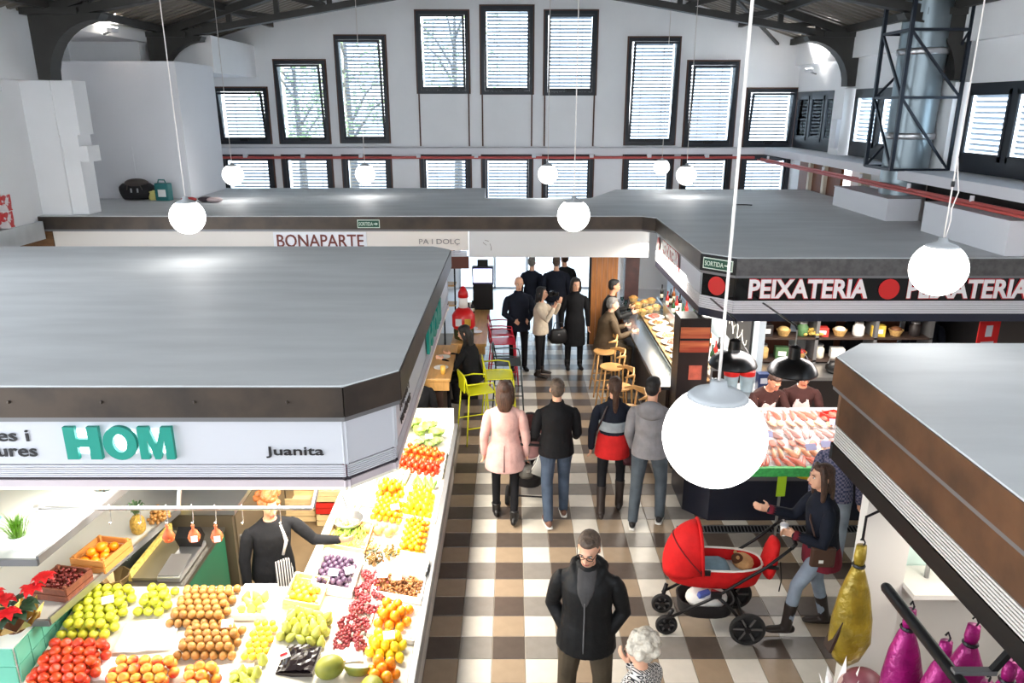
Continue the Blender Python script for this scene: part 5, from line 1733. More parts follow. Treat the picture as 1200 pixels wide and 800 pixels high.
for i, (x, y, a) in enumerate(((1.62, 9.62, -1.3), (1.6, 10.5, -1.45), (1.6, 11.4, -1.5), (1.58, 12.2, -1.5))):
    wood_stool(('nearest', 'second', 'third', 'farthest')[i] + ' blond wooden bar stool along the bar', (x, y, .003), a)

# ================================================================== ham stall (bottom right)
hs = struct('wall_ham_stall', 'white end wall and mint lit back of the ham stall')
MB().box(2.55, 2.9, 4.78, 4.88, .003, 2.15).build('wall_panel', M('warm_white_board', (226, 220, 210), .6), hs)
MB().box(2.9, 6.5, 5.0, 5.08, .003, 2.15).build('wall_panel', M('mint_white_wall', (214, 236, 226), .5), hs)
area_light('ham_stall_light', (3.3, 4.0, 2.1), (.5, 1.4), 5, (1, .96, .9))
t = thing('ham_rail', 'black steel rail for hanging hams at the bottom right', 'rail', (2.3, 3.95, 1.93))
MB().tube([(0, 0, 0), (0, -1.5, 0), (0, -2.8, 0)], .034, 12, round_caps=True).build('rail_bar', BLACKM, t, smooth=True)
for y in (-.75, -2.2):
    MB().box(-.02, .2, y - .02, y + .02, .02, .045).build('rail_bracket', STEEL_GR, t)
    MB().bar((.18, y, .03), (.3, y, .24), .03).build('rail_hanger', BLACKM, t)
def ham(x, y, z, col, label, L=.85, rz=0.0, tilt=0.0, s=1.0):
    t = thing('wrapped_ham', label, 'ham', (x, y, z), rz, 'foil wrapped hams on hooks')
    t.rotation_euler = (tilt, 0, rz)
    mt = M('foil_' + '_'.join(map(str, col)), col, .3, .25, bump=.9, bscale=14, var=.3, scale=7)
    MB().tube([(0, 0, -.14 * s), (0, 0, -.2 * s), (0, -.005, -.32 * s), (.0, -.02, -.5 * s), (.0, -.03, -.66 * s), (0, -.025, -.78 * s), (0, -.01, -.84 * s)], [(.03, .03), (.055, .05), (.1, .075), (.14, .095), (.15, .095), (.1, .065), (.04, .03)], 16, ref=(1, 0, 0)).build('ham_body', mt, t, smooth=True)
    MB().tube([(0, 0, -.02), (.0, 0, -.1 * s), (0, 0, -.16 * s)], [(.035, .028), (.042, .032), (.032, .03)], 12, ref=(1, 0, 0)).build('hoof_wrap', mt, t, smooth=True)
    MB().lathe([(.04, -.012), (.046, 0), (.04, .012)], 14, (0, 0, -.15 * s)).build('tie_band', BLACKM, t)
    MB().tube([(0, 0, -.06), (.02, 0, .0), (.0, 0, .04), (-.015, 0, .02)], .006, 6).build('hook', BLACKM, t)
    MB().cbox((-.12, -.04, -.6 * s), (.02, .1, .26), (0, .25, 0)).build('brand_strip', M('dark_brown_label', (50, 34, 28), .5), t) if 'gold' in label else None
    return t
gh = ham(2.4, 4.5, 1.9, (150, 126, 36), 'gold foil wrapped ham hanging left of the white end wall', s=1.18)
MB().tube([(0, 0, .02), (0, 0, .2), (.09, 0, .25), (.1, 0, .32)], .01, 6).build('hook_rod', BLACKM, gh)
MAG = (150, 24, 104)
for i, (x, y, a, lb) in enumerate(((2.42, 3.86, .3, 'magenta foil wrapped ham nearest the white end wall'), (2.48, 3.58, .1, 'magenta foil wrapped ham second from the white end wall'), (2.72, 3.72, -.3, 'magenta foil wrapped ham hanging behind the second one'), (2.75, 3.42, .2, 'magenta foil wrapped ham at the right edge below the canopy'), (2.52, 3.26, .5, 'magenta foil wrapped ham third along the rail'), (2.98, 3.6, 0, 'magenta foil wrapped ham deepest in the stall'))):
    ham(x, y, 1.86, MAG, lb, rz=a, s=.98)
t = thing('ham_shelf', 'pale shelf with a small tap behind the magenta hams', 'shelf', (3.0, 4.72, 1.35))
MB().box(-.1, 1.4, -.1, .27, 0, .04).build('shelf_board', M('warm_white_board', (226, 220, 210)), t)
MB().tube([(.1, .12, .04), (.1, .12, .2), (.14, .06, .25), (.2, .02, .2)], .018, 8).build('tap', CHROME, t, smooth=True)
MB().box(-.1, 1.4, .2, .27, -1.347, 0).build('shelf_support', M('warm_white_board', (226, 220, 210)), t)
# counter end with cured ham and crumpled white paper
t = thing('ham_counter', 'dark ham counter at the bottom edge below the gold ham', 'counter', (2.3, 3.4, .003))
MB().box(-.1, .5, 0, 1.0, 0, .72).build('counter_body', BLACKM, t)
MB().box(-.13, .53, -.03, 1.03, .72, .76).build('worktop', CHROME, t)
t = thing('cured_ham', 'dark mauve cured ham on the counter below the gold ham', 'ham', (2.42, 4.24, .763))
MB().ball((0, 0, .15), (.15, .13, .15), 18, 12).build('ham_meat', M('mauve_meat', (120, 62, 72), .45, var=.2, scale=8), t, smooth=True)
MB().ball((0, 0.02, .14), (.155, .125, .14), 18, 12).build('ham_fat', M('pale_fat', (206, 170, 160), .5), t, smooth=True)
m = MB()
rn = random.Random(2)
for k in range(7):
    a = k * .9
    m.add([(.09 * math.cos(a - .5), .09 * math.sin(a - .5), 0), (.09 * math.cos(a + .5), .09 * math.sin(a + .5), 0), (.1 * math.cos(a + .3), .1 * math.sin(a + .3), .16), (.13 * math.cos(a), .13 * math.sin(a), .24 + rn.uniform(0, .12)), (.1 * math.cos(a - .3), .1 * math.sin(a - .3), .16)], [(0, 1, 2, 4), (4, 2, 3)])
o = m.build('paper_wrap', PAPER, smooth=True, loc=(2.24, 4.22, .763))
md = o.modifiers.new('solid', 'SOLIDIFY'); md.thickness = .003
tag(o, 'pointed crumpled white wrapping paper beside the cured ham', 'paper')

# ================================================================== things on the far roof
ZR = 2.982
t = thing('duffel_bag', 'black and brown duffel bag lying on the far roof by the storeroom', 'bag', (-7.42, 15.1, ZR), .1)
MB().tube([(-.3, 0, .16), (-.26, 0, .17), (.24, 0, .17), (.3, 0, .16)], [(.12, .12), (.17, .16), (.17, .16), (.12, .12)], 14, ref=(0, 1, 0)).build('bag_body', M('black_nylon', (34, 32, 34), .7, bump=.5, bscale=10), t, smooth=True)
MB().ball((.0, 0, .32), (.24, .14, .1), 14, 8).build('bag_flap', M('brown_nylon', (84, 76, 72), .7, bump=.6, bscale=10), t, smooth=True)
MB().tube([(-.15, -.15, .2), (-.1, -.18, .36), (.1, -.18, .36), (.15, -.15, .2)], .012, 6).build('bag_handle', M('brown_nylon', (84, 76, 72)), t)
for x in (-.06, .06):
    MB().box(x - .015, x + .015, -.175, -.165, .16, .24).build('bag_buckle', CHROME, t)
t = thing('jerry_can', 'small teal plastic canister on the far roof beside the bag', 'canister', (-6.86, 15.0, ZR), -.1)
MB().box(-.14, .14, -.09, .09, 0, .34).build('can_body', M('teal_plastic', (36, 110, 110), .4), t, bevel=.02)
MB().box(-.07, .09, -.094, -.09, .08, .22).build('can_label', PAPER, t)
MB().tube([(-.1, 0, .34), (-.08, 0, .4), (.04, 0, .4), (.06, 0, .34)], .014, 6).build('can_handle', M('teal_plastic', (36, 110, 110)), t)
t = thing('yellow_cloth', 'small yellow folded cloth between bag and canister', 'cloth', (-7.1, 15.06, ZR))
MB().cbox((0, 0, .08), (.16, .14, .16)).build('cloth_fold', M('pale_yellow_cloth', (206, 196, 120), .8), t, bevel=.03)
MB().cbox((0.02, -.03, .17), (.14, .1, .03), (.2, 0, .2)).build('cloth_top', M('pale_yellow_cloth', (206, 196, 120)), t, bevel=.01)
for i, (dx, dy, c, lb) in enumerate(((-.14, 0, (170, 60, 60), 'crumpled red rag at the foot of the storeroom'), (.1, .05, (70, 60, 66), 'crumpled dark rag at the foot of the storeroom'), (.26, -.05, (196, 176, 176), 'crumpled pale rag at the foot of the storeroom'))):
    tag(MB().ball((0, 0, 0), (.16, .1, .05), 12, 6).build('rag', M('rag_%d' % i, c, .9, bump=1.0, bscale=14), smooth=True, loc=(-6.1 + dx * 1.3, 14.75 + dy, ZR + .05)), lb, 'rag', 'rags on the far roof')
# cartons in the left opening
RW = M('red_white_print', (206, 60, 60), .5, rgb2=(236, 226, 226), scale=7, lo=.48, hi=.52)
for i in range(3):
    for j in range(2):
        t = thing('drink_carton', ('leftmost', 'middle', 'right')[i] + (' lower' if j == 0 else ' upper') + ' red and white carton in the left wall opening', 'carton', (-8.42 + i * .2, 12.1 - .1 * i + j * .02, ZR - .38 + .02 + j * .26 + .3), 0, 'cartons in the left opening')
        MB().box(-.09, .09, -.09, .09, 0, .25).build('carton_body', RW, t)
        MB().box(-.085, .085, -.085, .085, .25, .256).build('carton_top', PAPER, t)
tag(MB().box(-8.6, -7.95, 11.4, 12.75, 2.6, 2.9).build('trim_6', FELT), 'grey sill of the left opening', None, None, 'structure')
# loose cable on the fishmonger roof
m = MB()
m.tube([(-.16, 0, .01), (-.05, .04, .012), (.02, -.03, .02), (.1, .03, .012), (.2, -.01, .01)], .012, 6)
tag(m.build('loose_cable', BLACKM, loc=(4.3, 14.2, ZR), smooth=True), 'short dark cable left lying on the fishmonger roof', 'cable')
# white plaster boxes along the right edge of the roof
for i, (x0, x1, y0, y1, h, lb) in enumerate(((6.05, 6.58, 12.2, 14.3, .34, 'low white plaster box at the base of the silver duct'), (6.1, 6.58, 9.2, 11.2, .42, 'white plaster box right of the duct under the red pipe'))):
    t = thing('plaster_box', lb, 'box', (x0, y0, ZR))
    MB().box(0, x1 - x0, 0, y1 - y0, 0, h).build('box_shell', WHITE2, t)
    MB().box(-.01, x1 - x0 + .01, -.01, y1 - y0 + .01, h, h + .015).build('box_lid', WHITE2, t)
# big silver ventilation duct with its steel cage
t = thing('ventilation_duct', 'thick silver ventilation duct rising to the roof inside a dark steel cage', 'duct', (6.62, 12.95, 3.34))
GALV = M('galvanised_sheet', (140, 152, 158), .35, .7, var=.1, scale=2, stretch=(1, 1, .3))
for k in range(3):
    z0 = (0, .95, 2.25)[k]
    z1 = (.95, 2.25, 3.6)[k]
    MB().lathe([(.36, z0), (.36, z1)], 28).build('duct_segment', GALV, t, smooth=True, auto=40)
    if k:
        MB().lathe([(.375, z0 - .05), (.385, z0 - .03), (.385, z0 + .03), (.375, z0 + .05)], 28).build('duct_collar', CHROME, t, smooth=True)
CAGE = M('blue_black_steel', (40, 46, 56), .4, .4)
P4 = [(-.46, -.46), (.46, -.46), (.46, .46), (-.46, .46)]
for p in P4:
    MB().bar((p[0], p[1], .42), (p[0], p[1], 3.6), .055).build('cage_post', CAGE, t)
for z in (.43, 1.55, 2.55):
    for a, b in zip(P4, P4[1:] + P4[:1]):
        MB().bar((a[0], a[1], z), (b[0], b[1], z), .04).build('cage_ring', CAGE, t)
for a, b in zip(P4, P4[1:] + P4[:1]):
    MB().bar((a[0], a[1], 1.55), (b[0], b[1], .43), .035).build('cage_brace', CAGE, t)
    MB().bar((a[0], a[1], 2.55), (b[0], b[1], 1.55), .035).build('cage_brace', CAGE, t)

# goods crowding the fishmonger's back shelf
rg = random.Random(31)
GOODS = [('straw', (206, 170, 110)), ('pale', (226, 216, 196)), ('brown', (110, 70, 44)), ('green', (74, 110, 70)), ('white', (236, 234, 230)), ('dark', (40, 34, 34)), ('red', (180, 50, 44)), ('yellow', (214, 180, 70))]
ROWN = {0: 'bottom', 1: 'middle', 2: 'top'}
for r_, z in enumerate((1.0, 1.36, 1.68)):
    for i in range(9):
        if r_ == 2 and i in (0, 1, 2, 3, 5):
            continue
        x = 3.92 + i * .29
        k = (i * 3 + r_ * 5) % 8
        nm, c = GOODS[k]
        mt = M('goods_' + nm, c, .55, var=.2, scale=16)
        y = 11.16
        kind = ('jar', 'box', 'basket')[(i + r_) % 3]
        t = thing('shop_' + kind, '%s %s, %s from the left on the %s board behind the fishmonger' % (nm, kind, ORD[i] if i else 'first', ROWN[r_]), kind, (x, y, z), rg.uniform(-.2, .2), 'goods on the fishmonger back shelf')
        if kind == 'jar':
            MB().lathe([(.07, 0), (.085, .02), (.085, .15), (.06, .18), (.06, .2), (.001, .2)], 14).build('jar_body', mt, t, smooth=True, auto=40)
            MB().lathe([(.065, .2), (.065, .225), (.001, .226)], 14).build('jar_lid', CHROME, t)
        elif kind == 'box':
            h = rg.uniform(.14, .24)
            MB().box(-.1, .1, -.08, .08, 0, h).build('box_body', mt, t, bevel=.006)
            MB().box(-.06, .06, -.083, -.08, h * .3, h * .7).build('box_label', PAPER, t)
        else:
            MB().lathe([(.07, 0), (.11, .1), (.1, .1), (.06, .01), (.001, .01)], 12).build('basket_body', M('straw_wicker', (196, 156, 96)), t)
            MB().ball((0, 0, .1), (.09, .09, .05), 10, 6).build('basket_goods', mt, t, smooth=True)
# ================================================================== people
def V(*a):
    return Vector(a)

def cloth(name, rgb, rough=.85, **k):
    k.setdefault('bump', .55)
    k.setdefault('bscale', 11)
    k.setdefault('var', .12)
    k.setdefault('scale', 9)
    return M(name, rgb, rough, spec=.25, **k)

def ring_pattern(name, bg, fg, scale):
    """small dark rings on pale cloth"""
    m = M(name, bg, .85)
    nt = m.node_tree
    b = nt.nodes['Principled BSDF']
    tc = nt.nodes.new('ShaderNodeTexCoord')
    vo = nt.nodes.new('ShaderNodeTexVoronoi')
    vo.voronoi_dimensions = '2D'
    vo.inputs['Scale'].default_value = scale
    vo.inputs['Randomness'].default_value = .0
    sx_ = nt.nodes.new('ShaderNodeSeparateXYZ')
    cx_ = nt.nodes.new('ShaderNodeCombineXYZ')
    nt.links.new(tc.outputs['Object'], sx_.inputs[0])
    nt.links.new(sx_.outputs['X'], cx_.inputs[0])
    nt.links.new(sx_.outputs['Z'], cx_.inputs[1])
    r = nt.nodes.new('ShaderNodeValToRGB')
    r.color_ramp.interpolation = 'CONSTANT'
    r.color_ramp.elements[0].color = S(*bg)
    r.color_ramp.elements[1].position = .2
    r.color_ramp.elements[1].color = S(*fg)
    e = r.color_ramp.elements.new(.42)
    e.color = S(*bg)
    nt.links.new(cx_.outputs[0], vo.inputs['Vector'])
    nt.links.new(vo.outputs['Distance'], r.inputs['Fac'])
    nt.links.new(r.outputs['Color'], b.inputs['Base Color'])
    return m

def check_pattern(name, a, b_, scale):
    m = M(name, a, .85)
    nt = m.node_tree
    b = nt.nodes['Principled BSDF']
    tc = nt.nodes.new('ShaderNodeTexCoord')
    ck = nt.nodes.new('ShaderNodeTexChecker')
    ck.inputs['Scale'].default_value = scale
    ck.inputs['Color1'].default_value = S(*a)
    ck.inputs['Color2'].default_value = S(*b_)
    nt.links.new(tc.outputs['Object'], ck.inputs['Vector'])
    nt.links.new(ck.outputs['Color'], b.inputs['Base Color'])
    return m

def stripe_pattern(name, a, b_, scale):
    m = M(name, a, .85)
    nt = m.node_tree
    b = nt.nodes['Principled BSDF']
    tc = nt.nodes.new('ShaderNodeTexCoord')
    wv = nt.nodes.new('ShaderNodeTexWave')
    wv.bands_direction = 'X'
    wv.inputs['Scale'].default_value = scale
    r = nt.nodes.new('ShaderNodeValToRGB')
    r.color_ramp.interpolation = 'CONSTANT'
    r.color_ramp.elements[0].color = S(*a)
    r.color_ramp.elements[1].position = .55
    r.color_ramp.elements[1].color = S(*b_)
    nt.links.new(tc.outputs['Object'], wv.inputs['Vector'])
    nt.links.new(wv.outputs['Fac'], r.inputs['Fac'])
    nt.links.new(r.outputs['Color'], b.inputs['Base Color'])
    return m

SKIN = M('skin', (226, 172, 142), .5, var=.05, scale=14)
SKIN2 = M('skin_warm', (206, 144, 112), .5, var=.05, scale=14)
HAIRS = dict(black=M('black_hair', (24, 20, 20), .55, var=.3, scale=30, stretch=(3, 3, .6), bump=.5, bscale=40), brown=M('brown_hair', (70, 46, 34), .5, var=.35, scale=30, stretch=(3, 3, .6), bump=.5, bscale=40),
             white=M('white_hair', (206, 196, 180), .6, var=.18, scale=26, bump=1.0, bscale=34), grey=M('grey_hair', (120, 116, 112), .6, var=.2, scale=30, bump=.5), ginger=M('ginger_blond_hair', (140, 78, 30), .55, var=.3, scale=26, bump=1.0, bscale=30),
             greybrown=M('grey_brown_hair', (92, 76, 64), .55, var=.3, scale=30, bump=.5, bscale=40))

def soft(o, vox, it=3):
    r = o.modifiers.new('skin_union', 'REMESH')
    r.mode = 'VOXEL'
    r.voxel_size = vox
    r.use_smooth_shade = True
    s = o.modifiers.new('soften', 'SMOOTH')
    s.factor = .5
    s.iterations = it
    return o

def hand(m, w, d, thumb, side, curl=.5, s=1.0, spread=.0):
    """palm, four fingers of unequal length and a thumb leaving the side of the palm"""
    d = Vector(d).normalized()
    l = Vector(thumb) - d * Vector(thumb).dot(d)
    l = l.normalized() if l.length > .01 else d.orthogonal().normalized()
    n = d.cross(l).normalized() * (-side)
    e = w + d * .088 * s
    m.tube([w - d * .02, w + d * .02 * s, w + d * .055 * s, e], [(.024 * s, .018 * s), (.036 * s, .017 * s), (.041 * s, .016 * s), (.038 * s, .013 * s)], 10, ref=l)
    for k, (off, L) in enumerate(((.030, .072), (.011, .080), (-.009, .075), (-.028, .058))):
        p = e + l * off * s - d * .008
        dd = d.copy()
        pts = [p]
        ax = l
        for q, seg in enumerate((.42, .32, .26)):
            a = curl * (.75 + .35 * q)
            dd = (dd * math.cos(a) + n * math.sin(a)).normalized()
            p = p + dd * L * seg * s
            pts.append(p)
        m.tube(pts, [.0098 * s, .0092 * s, .0085 * s, .0072 * s], 7, round_caps=True)
    p = w + d * .022 * s + l * .03 * s
    t1 = (l * .75 + d * .6 + n * .25).normalized()
    t2 = (l * .25 + d * .85 + n * (.2 + .5 * curl)).normalized()
    m.tube([w + d * .012 + l * .012 * s, p, p + t1 * .034 * s, p + t1 * .034 * s + t2 * .03 * s], [.014 * s, .0135 * s, .011 * s, .0085 * s], 7, round_caps=True)
    return e

def frame(u, f):
    u = Vector(u).normalized()
    f = (Vector(f) - u * Vector(f).dot(u)).normalized()
    r = u.cross(f)          # local +X when f=-Y, u=+Z
    return u, f, r

def person(label, loc, rz, h=1.72, lean=0.0, side=0.0, twist=0.0, head=(0, 0), arms=None, legs=None, feet=(0.08, -0.08), pz=None, top=None, bottom=None, shoes=None,
           hair=('short', 'brown'), skin=None, vox=.013, glasses=False, under=None, extra=None, beard=None, hands=True, girth=1.0, curl=(.45, .45), thumbs=None, group=None, footpitch=(0, 0)):
    skin = skin or SKIN
    t = thing('person', label, 'person', loc, rz, group)
    s = h / 1.72
    arms = arms or {}
    legs = legs or {}
    g = girth
    # ---- skeleton
    hipw = .092
    AN = {}
    kn = {}
    hp = {}
    for sd, nm in ((1, 'L'), (-1, 'R')):
        a, b = legs.get(nm, ((sd * .05, 0, -1), (sd * .01, .02, -1)))
        a, b = Vector(a).normalized(), Vector(b).normalized()
        hp[nm] = V(sd * hipw, 0, -.03)
        kn[nm] = hp[nm] + a * .425
        AN[nm] = kn[nm] + b * .425
    if pz is None:
        pz = .085 - min(AN['L'].z, AN['R'].z)
    P = V(0, 0, pz)
    for d_ in (hp, kn, AN):
        for k in d_:
            d_[k] = d_[k] + P
    u = V(math.sin(side), -math.sin(lean), math.cos(lean) * math.cos(side)).normalized()
    u, f, r = frame(u, (math.sin(twist), -math.cos(twist), 0))
    at = lambda up, x=0.0, fw=0.0: P + u * up + r * x + f * fw
    sh, el, wr = {}, {}, {}
    for sd, nm in ((1, 'L'), (-1, 'R')):
        a, b = arms.get(nm, ((sd * .2, .08, -1), (sd * .03, -.22, -1)))
        a, b = Vector(a).normalized(), Vector(b).normalized()
        sh[nm] = at(.385, sd * .186 * g)
        el[nm] = sh[nm] + a * .285
        wr[nm] = el[nm] + b * .245
        AN['d' + nm] = b
    # ---- body: one continuous skin
    m = MB()
    sec = [(-.07, .12, .09), (.02, .155, .108), (.14, .128, .092), (.28, .145, .1), (.38, .15, .095), (.44, .11, .075), (.485, .058, .056)]
    m.tube([at(a) for a, _, _ in sec], [(b * g, c * g) for _, b, c in sec], 16, ref=r)
    hd = at(.655, 0, .018)
    m.tube([at(.43), at(.5), hd + u * -.06], [.06, .053, .052], 12)
    for nm in 'LR':
        m.tube([at(.40, .06 if nm == 'L' else -.06), sh[nm] * .8 + el[nm] * .2, (sh[nm] + el[nm]) / 2, el[nm], (el[nm] * .6 + wr[nm] * .4), wr[nm]], [.032, .036, .036, .034, .034, .026], 10, round_caps=True)
        m.tube([at(-.0, .07 if nm == 'L' else -.07), hp[nm], (hp[nm] + kn[nm]) / 2, kn[nm], kn[nm] * .65 + AN[nm] * .35, AN[nm]], [.085, .082, .068, .05, .05, .036], 10)
    yaw, pit = head
    HR = Matrix.Rotation(yaw, 4, 'Z') @ Matrix.Rotation(pit, 4, 'X')   # +pit nods forward for -Y facing
    H4 = Matrix.Translation(hd) @ Matrix.Rotation(-lean * 0.0, 4, 'X') @ HR
    R3 = H4.to_3x3()
    hp_ = lambda x, y, z: H4 @ V(x, y, z)
    hb = lambda c, rr, n=14, k=10: m.ball(hp_(*c), rr, n, k, R3)
    hb((0, .012, .032), (.076, .094, .086))
    hb((0, -.024, -.022), (.064, .07, .088))
    hb((0, -.04, -.082), (.04, .042, .034))
    hb((0, -.086, -.006 + .03), (.05, .014, .012), 10, 6)
    m.tube([hp_(0, -.086, .018), hp_(0, -.106, -.014), hp_(0, -.114, -.03), hp_(0, -.096, -.04)], [.009, .012, .015, .011], 8, round_caps=True)
    hb((0, -.09, -.066), (.024, .012, .008), 10, 6)
    for sd in (-1, 1):
        hb((sd * .076, .012, -.012), (.011, .022, .032), 8, 6)
    for sd, nm in ((1, 'L'), (-1, 'R')):
        if hands:
            th = (thumbs or {}).get(nm, (sd * -.3, -1, 0) if AN['d' + nm].z < -.6 else (sd * -.5, 0, 1))
            hand(m, wr[nm], AN['d' + nm], th, sd, curl[0 if nm == 'L' else 1], 1.0)
    fo = {}
    for (sd, nm), yw, fp in zip(((1, 'L'), (-1, 'R')), feet, footpitch):
        fd = V(math.sin(yw) * math.cos(fp), -math.cos(yw) * math.cos(fp), -math.sin(fp))
        fo[nm] = fd
        A = AN[nm]
        m.tube([A + V(0, 0, -.03) - fd * .03, A + fd * .06 + V(0, 0, -.045), A + fd * .15 + V(0, 0, -.055)], [(.03, .03), (.036, .026), (.034, .018)], 10, ref=fd.cross(V(0, 0, 1)), round_caps=True)
    def fin(mb, name, mat, vx=vox, it=3, label=None):
        mb.xf(Matrix.Scale(s, 4))
        o = mb.build(name, mat, t, label=label)
        return soft(o, vx, it)
    fin(m, 'body', skin, max(.0075, vox * .8), 2)
    # ---- face
    if vox < .02:
        for sd in (-1, 1):
            MB().ball(hp_(sd * .03, -.083, .004), (.0125, .008, .008), 10, 6, R3).xf(Matrix.Scale(s, 4)).build('eye', M('eye_white', (236, 232, 226), .3), t, smooth=True)
            MB().ball(hp_(sd * .03, -.0895, .004), (.006, .004, .0065), 8, 5, R3).xf(Matrix.Scale(s, 4)).build('pupil', M('eye_dark', (36, 24, 20), .2), t, smooth=True)
            MB().tube([hp_(sd * .014, -.095, .024), hp_(sd * .03, -.096, .029), hp_(sd * .048, -.086, .024)], [.003, .0045, .003], 6).xf(Matrix.Scale(s, 4)).build('eyebrow', HAIRS[hair[1]], t, smooth=True)
        MB().tube([hp_(-.024, -.094, -.066), hp_(0, -.103, -.065), hp_(.024, -.094, -.066)], [(.003, .004), (.005, .006), (.003, .004)], 8).xf(Matrix.Scale(s, 4)).build('mouth', M('lips', (160, 84, 76), .4), t, smooth=True)
    if beard:
        MB().ball(hp_(0, -.046, -.084), (.049, .05, .04), 14, 10, R3).xf(Matrix.Scale(s, 4)).build('stubble', M('stubble_skin', (186, 140, 114), .7), t, smooth=True)
    if glasses:
        gl = MB()
        for sd in (-1, 1):
            pts = [hp_(sd * .032 + .024 * math.cos(a), -.103, .004 + .017 * math.sin(a)) for a in [k * PI / 6 for k in range(13)]]
            gl.tube(pts, .0028, 5, caps=False)
            gl.tube([hp_(sd * .056, -.1, .008), hp_(sd * .08, -.02, .01), hp_(sd * .08, .02, .004)], .0026, 5)
        gl.tube([hp_(-.009, -.105, .008), hp_(.009, -.105, .008)], .0026, 5)
        gl.xf(Matrix.Scale(s, 4)).build('glasses', BLACKM, t)
    # ---- hair
    st, hc = hair[0], hair[1]
    if st:
        hm = MB()
        bb = lambda c, rr: hm.ball(hp_(*c), rr, 14, 10, R3)
        bb((0, .026, .048), (.083, .092, .082))
        bb((0, .05, .0), (.078, .064, .085))
        bb((0, -.03, .088), (.06, .05, .034))
        if st == 'long' or st == 'bob':
            L = hair[2] if len(hair) > 2 else (.17 if st == 'bob' else .34)
            down = lambda c, k: hp_(*c) * 1.0
            hm.tube([hp_(0, .05, .05), hp_(0, .07, -.06), hp_(0, .07, -.06) + V(0, 0, -.1) - f * .01, hp_(0, .07, -.06) + V(0, 0, -L) - f * .02], [(.085, .05), (.094, .056), (.09, .05), (.07, .035)], 14, ref=R3 @ V(1, 0, 0), round_caps=True)
            for sd in (-1, 1):
                hm.tube([hp_(sd * .05, -.03, .1), hp_(sd * .08, -.02, .02), hp_(sd * .085, .0, -.08), hp_(sd * .085, .0, -.08) + V(0, 0, -L * .5)], [.024, .028, .032, .022], 8, round_caps=True)
        if st == 'curly':
            rr = random.Random(len(label))
            for k in range(46):
                a, b = rr.uniform(0, 6.28), rr.uniform(.0, 1.9)
                c = V(.09 * math.sin(b) * math.cos(a), .03 + .095 * math.sin(b) * math.sin(a), .04 + .095 * math.cos(b))
                if c.y < -.05 and c.z < .07:
                    continue
                hm.ball(H4 @ (c * 1.08), rr.uniform(.026, .04), 8, 6)
        if st == 'pony':
            hm.tube([hp_(0, .1, .06), hp_(0, .13, .0), hp_(0, .12, -.06) + V(0, 0, -.12), hp_(0, .11, -.06) + V(0, 0, -.26)], [.034, .04, .038, .016], 10, round_caps=True)
        if st == 'bun':
            hm.ball(hp_(0, .11, .06), .045, 10, 8)
        fin(hm, 'hair', HAIRS[hc], max(.009, vox * .8), 1)
    # ---- top garment
    if top:
        b = top.get('bulk', .022)
        hem = top.get('hem', -.10)
        fl = top.get('flare', 0.0)
        m = MB()
        sec = []
        if hem < -.06:
            sec.append((hem, .162 * g + b + fl, .125 * g + b + fl))
        sec += [(-.03, .158 * g + b * .9 + fl * .45, .122 * g + b * .9 + fl * .4), (.06, .146 * g + b * .85, .112 * g + b * .9), (.15, .132 * g + b * .9, .106 * g + b), (.27, .142 * g + b * .9, .113 * g + b), (.35, .148 * g + b * .8, .108 * g + b), (.405, .138 * g + b * .6, .09 * g + b * .7), (.445, .104 * g + b * .4, .076 * g + b * .5), (.485, .07 + b * .3, .066 + b * .3)]
        pts = []
        for q in sec:
            pts.append(at(q[0]) if q[0] > -.05 or not top.get('drop') else P + V(0, 0, q[0]) + f * .0)
        m.tube(pts, [(q[1], q[2]) for q in sec], 20, ref=r)
        for sd, nm in ((1, 'L'), (-1, 'R')):
            sl = top.get('sleeve', 'long')
            k = b / .022
            a_, e_, w_ = sh[nm], el[nm], wr[nm]
            if sl == 'long':
                m.tube([at(.45, sd * .03), at(.415, sd * .1 * g), a_ * .95 + e_ * .05], [.038 + .005 * k, .042 + .006 * k, .04 + .005 * k], 12, round_caps=True)
                sm = MB().tube([a_, a_ * .88 + e_ * .12, a_ * .7 + e_ * .3, a_ * .4 + e_ * .6, e_, (e_ + w_) / 2, w_ + (w_ - e_).normalized() * top.get('cuff', -.01)], [.040 + .005 * k, .050 + .006 * k, .053 + .007 * k, .050 + .007 * k, .045 + .007 * k, .041 + .006 * k, .035 + .005 * k], 14, round_caps=True)
                so_ = fin(sm, 'sleeve', top['mat'], max(.01, vox * .9), 2)
            else:
                m.tube([at(.40, sd * .06 * g), at(.405, sd * .12 * g), a_ * .86 + e_ * .14, a_ * .3 + e_ * .7], [.06, .064, .062, .056], 12)
        if top.get('collar'):
            c = top['collar']
            m.tube([at(.46), at(.50, 0, -.004), at(.525, 0, -.006)], [(.085, .08), (.082, .078), (.076 + c, .074 + c)], 14, ref=r)
        if top.get('hood'):
            m.ball(at(.45, 0, -.1), (.13, .075, .08), 14, 10, frame_rot(r, f, u))
            for sd in (-1, 1):
                m.tube([at(.47, sd * .1, -.07), at(.47, sd * .105, 0), at(.41, sd * .075, .09)], [.045, .038, .026], 8, round_caps=True)
        fin(m, top.get('name', 'jacket'), top['mat'], vox, 3)
        if under:
            mm = MB()
            mm.tube([at(.5, 0, .03), at(.44, 0, .075), at(.36, 0, .112 * g + b * .75), at(.27, 0, .112 * g + b * .9)], [(.07, .032), (.078, .034), (.058, .026), (.02, .014)], 12, ref=r, round_caps=True)
            fin(mm, 'sweater', under, max(.009, vox * .8), 1)
        if top.get('zip'):
            pts = [at(q, 0, w) for q, w in ((.3, .118 * g + b * 1.02), (.15, .11 * g + b * 1.02), (.0, .122 * g + b * 1.0), (hem + .01, .126 * g + b))]
            MB().tube(pts, .005, 6).xf(Matrix.Scale(s, 4)).build('zip', STEEL_GR, t)
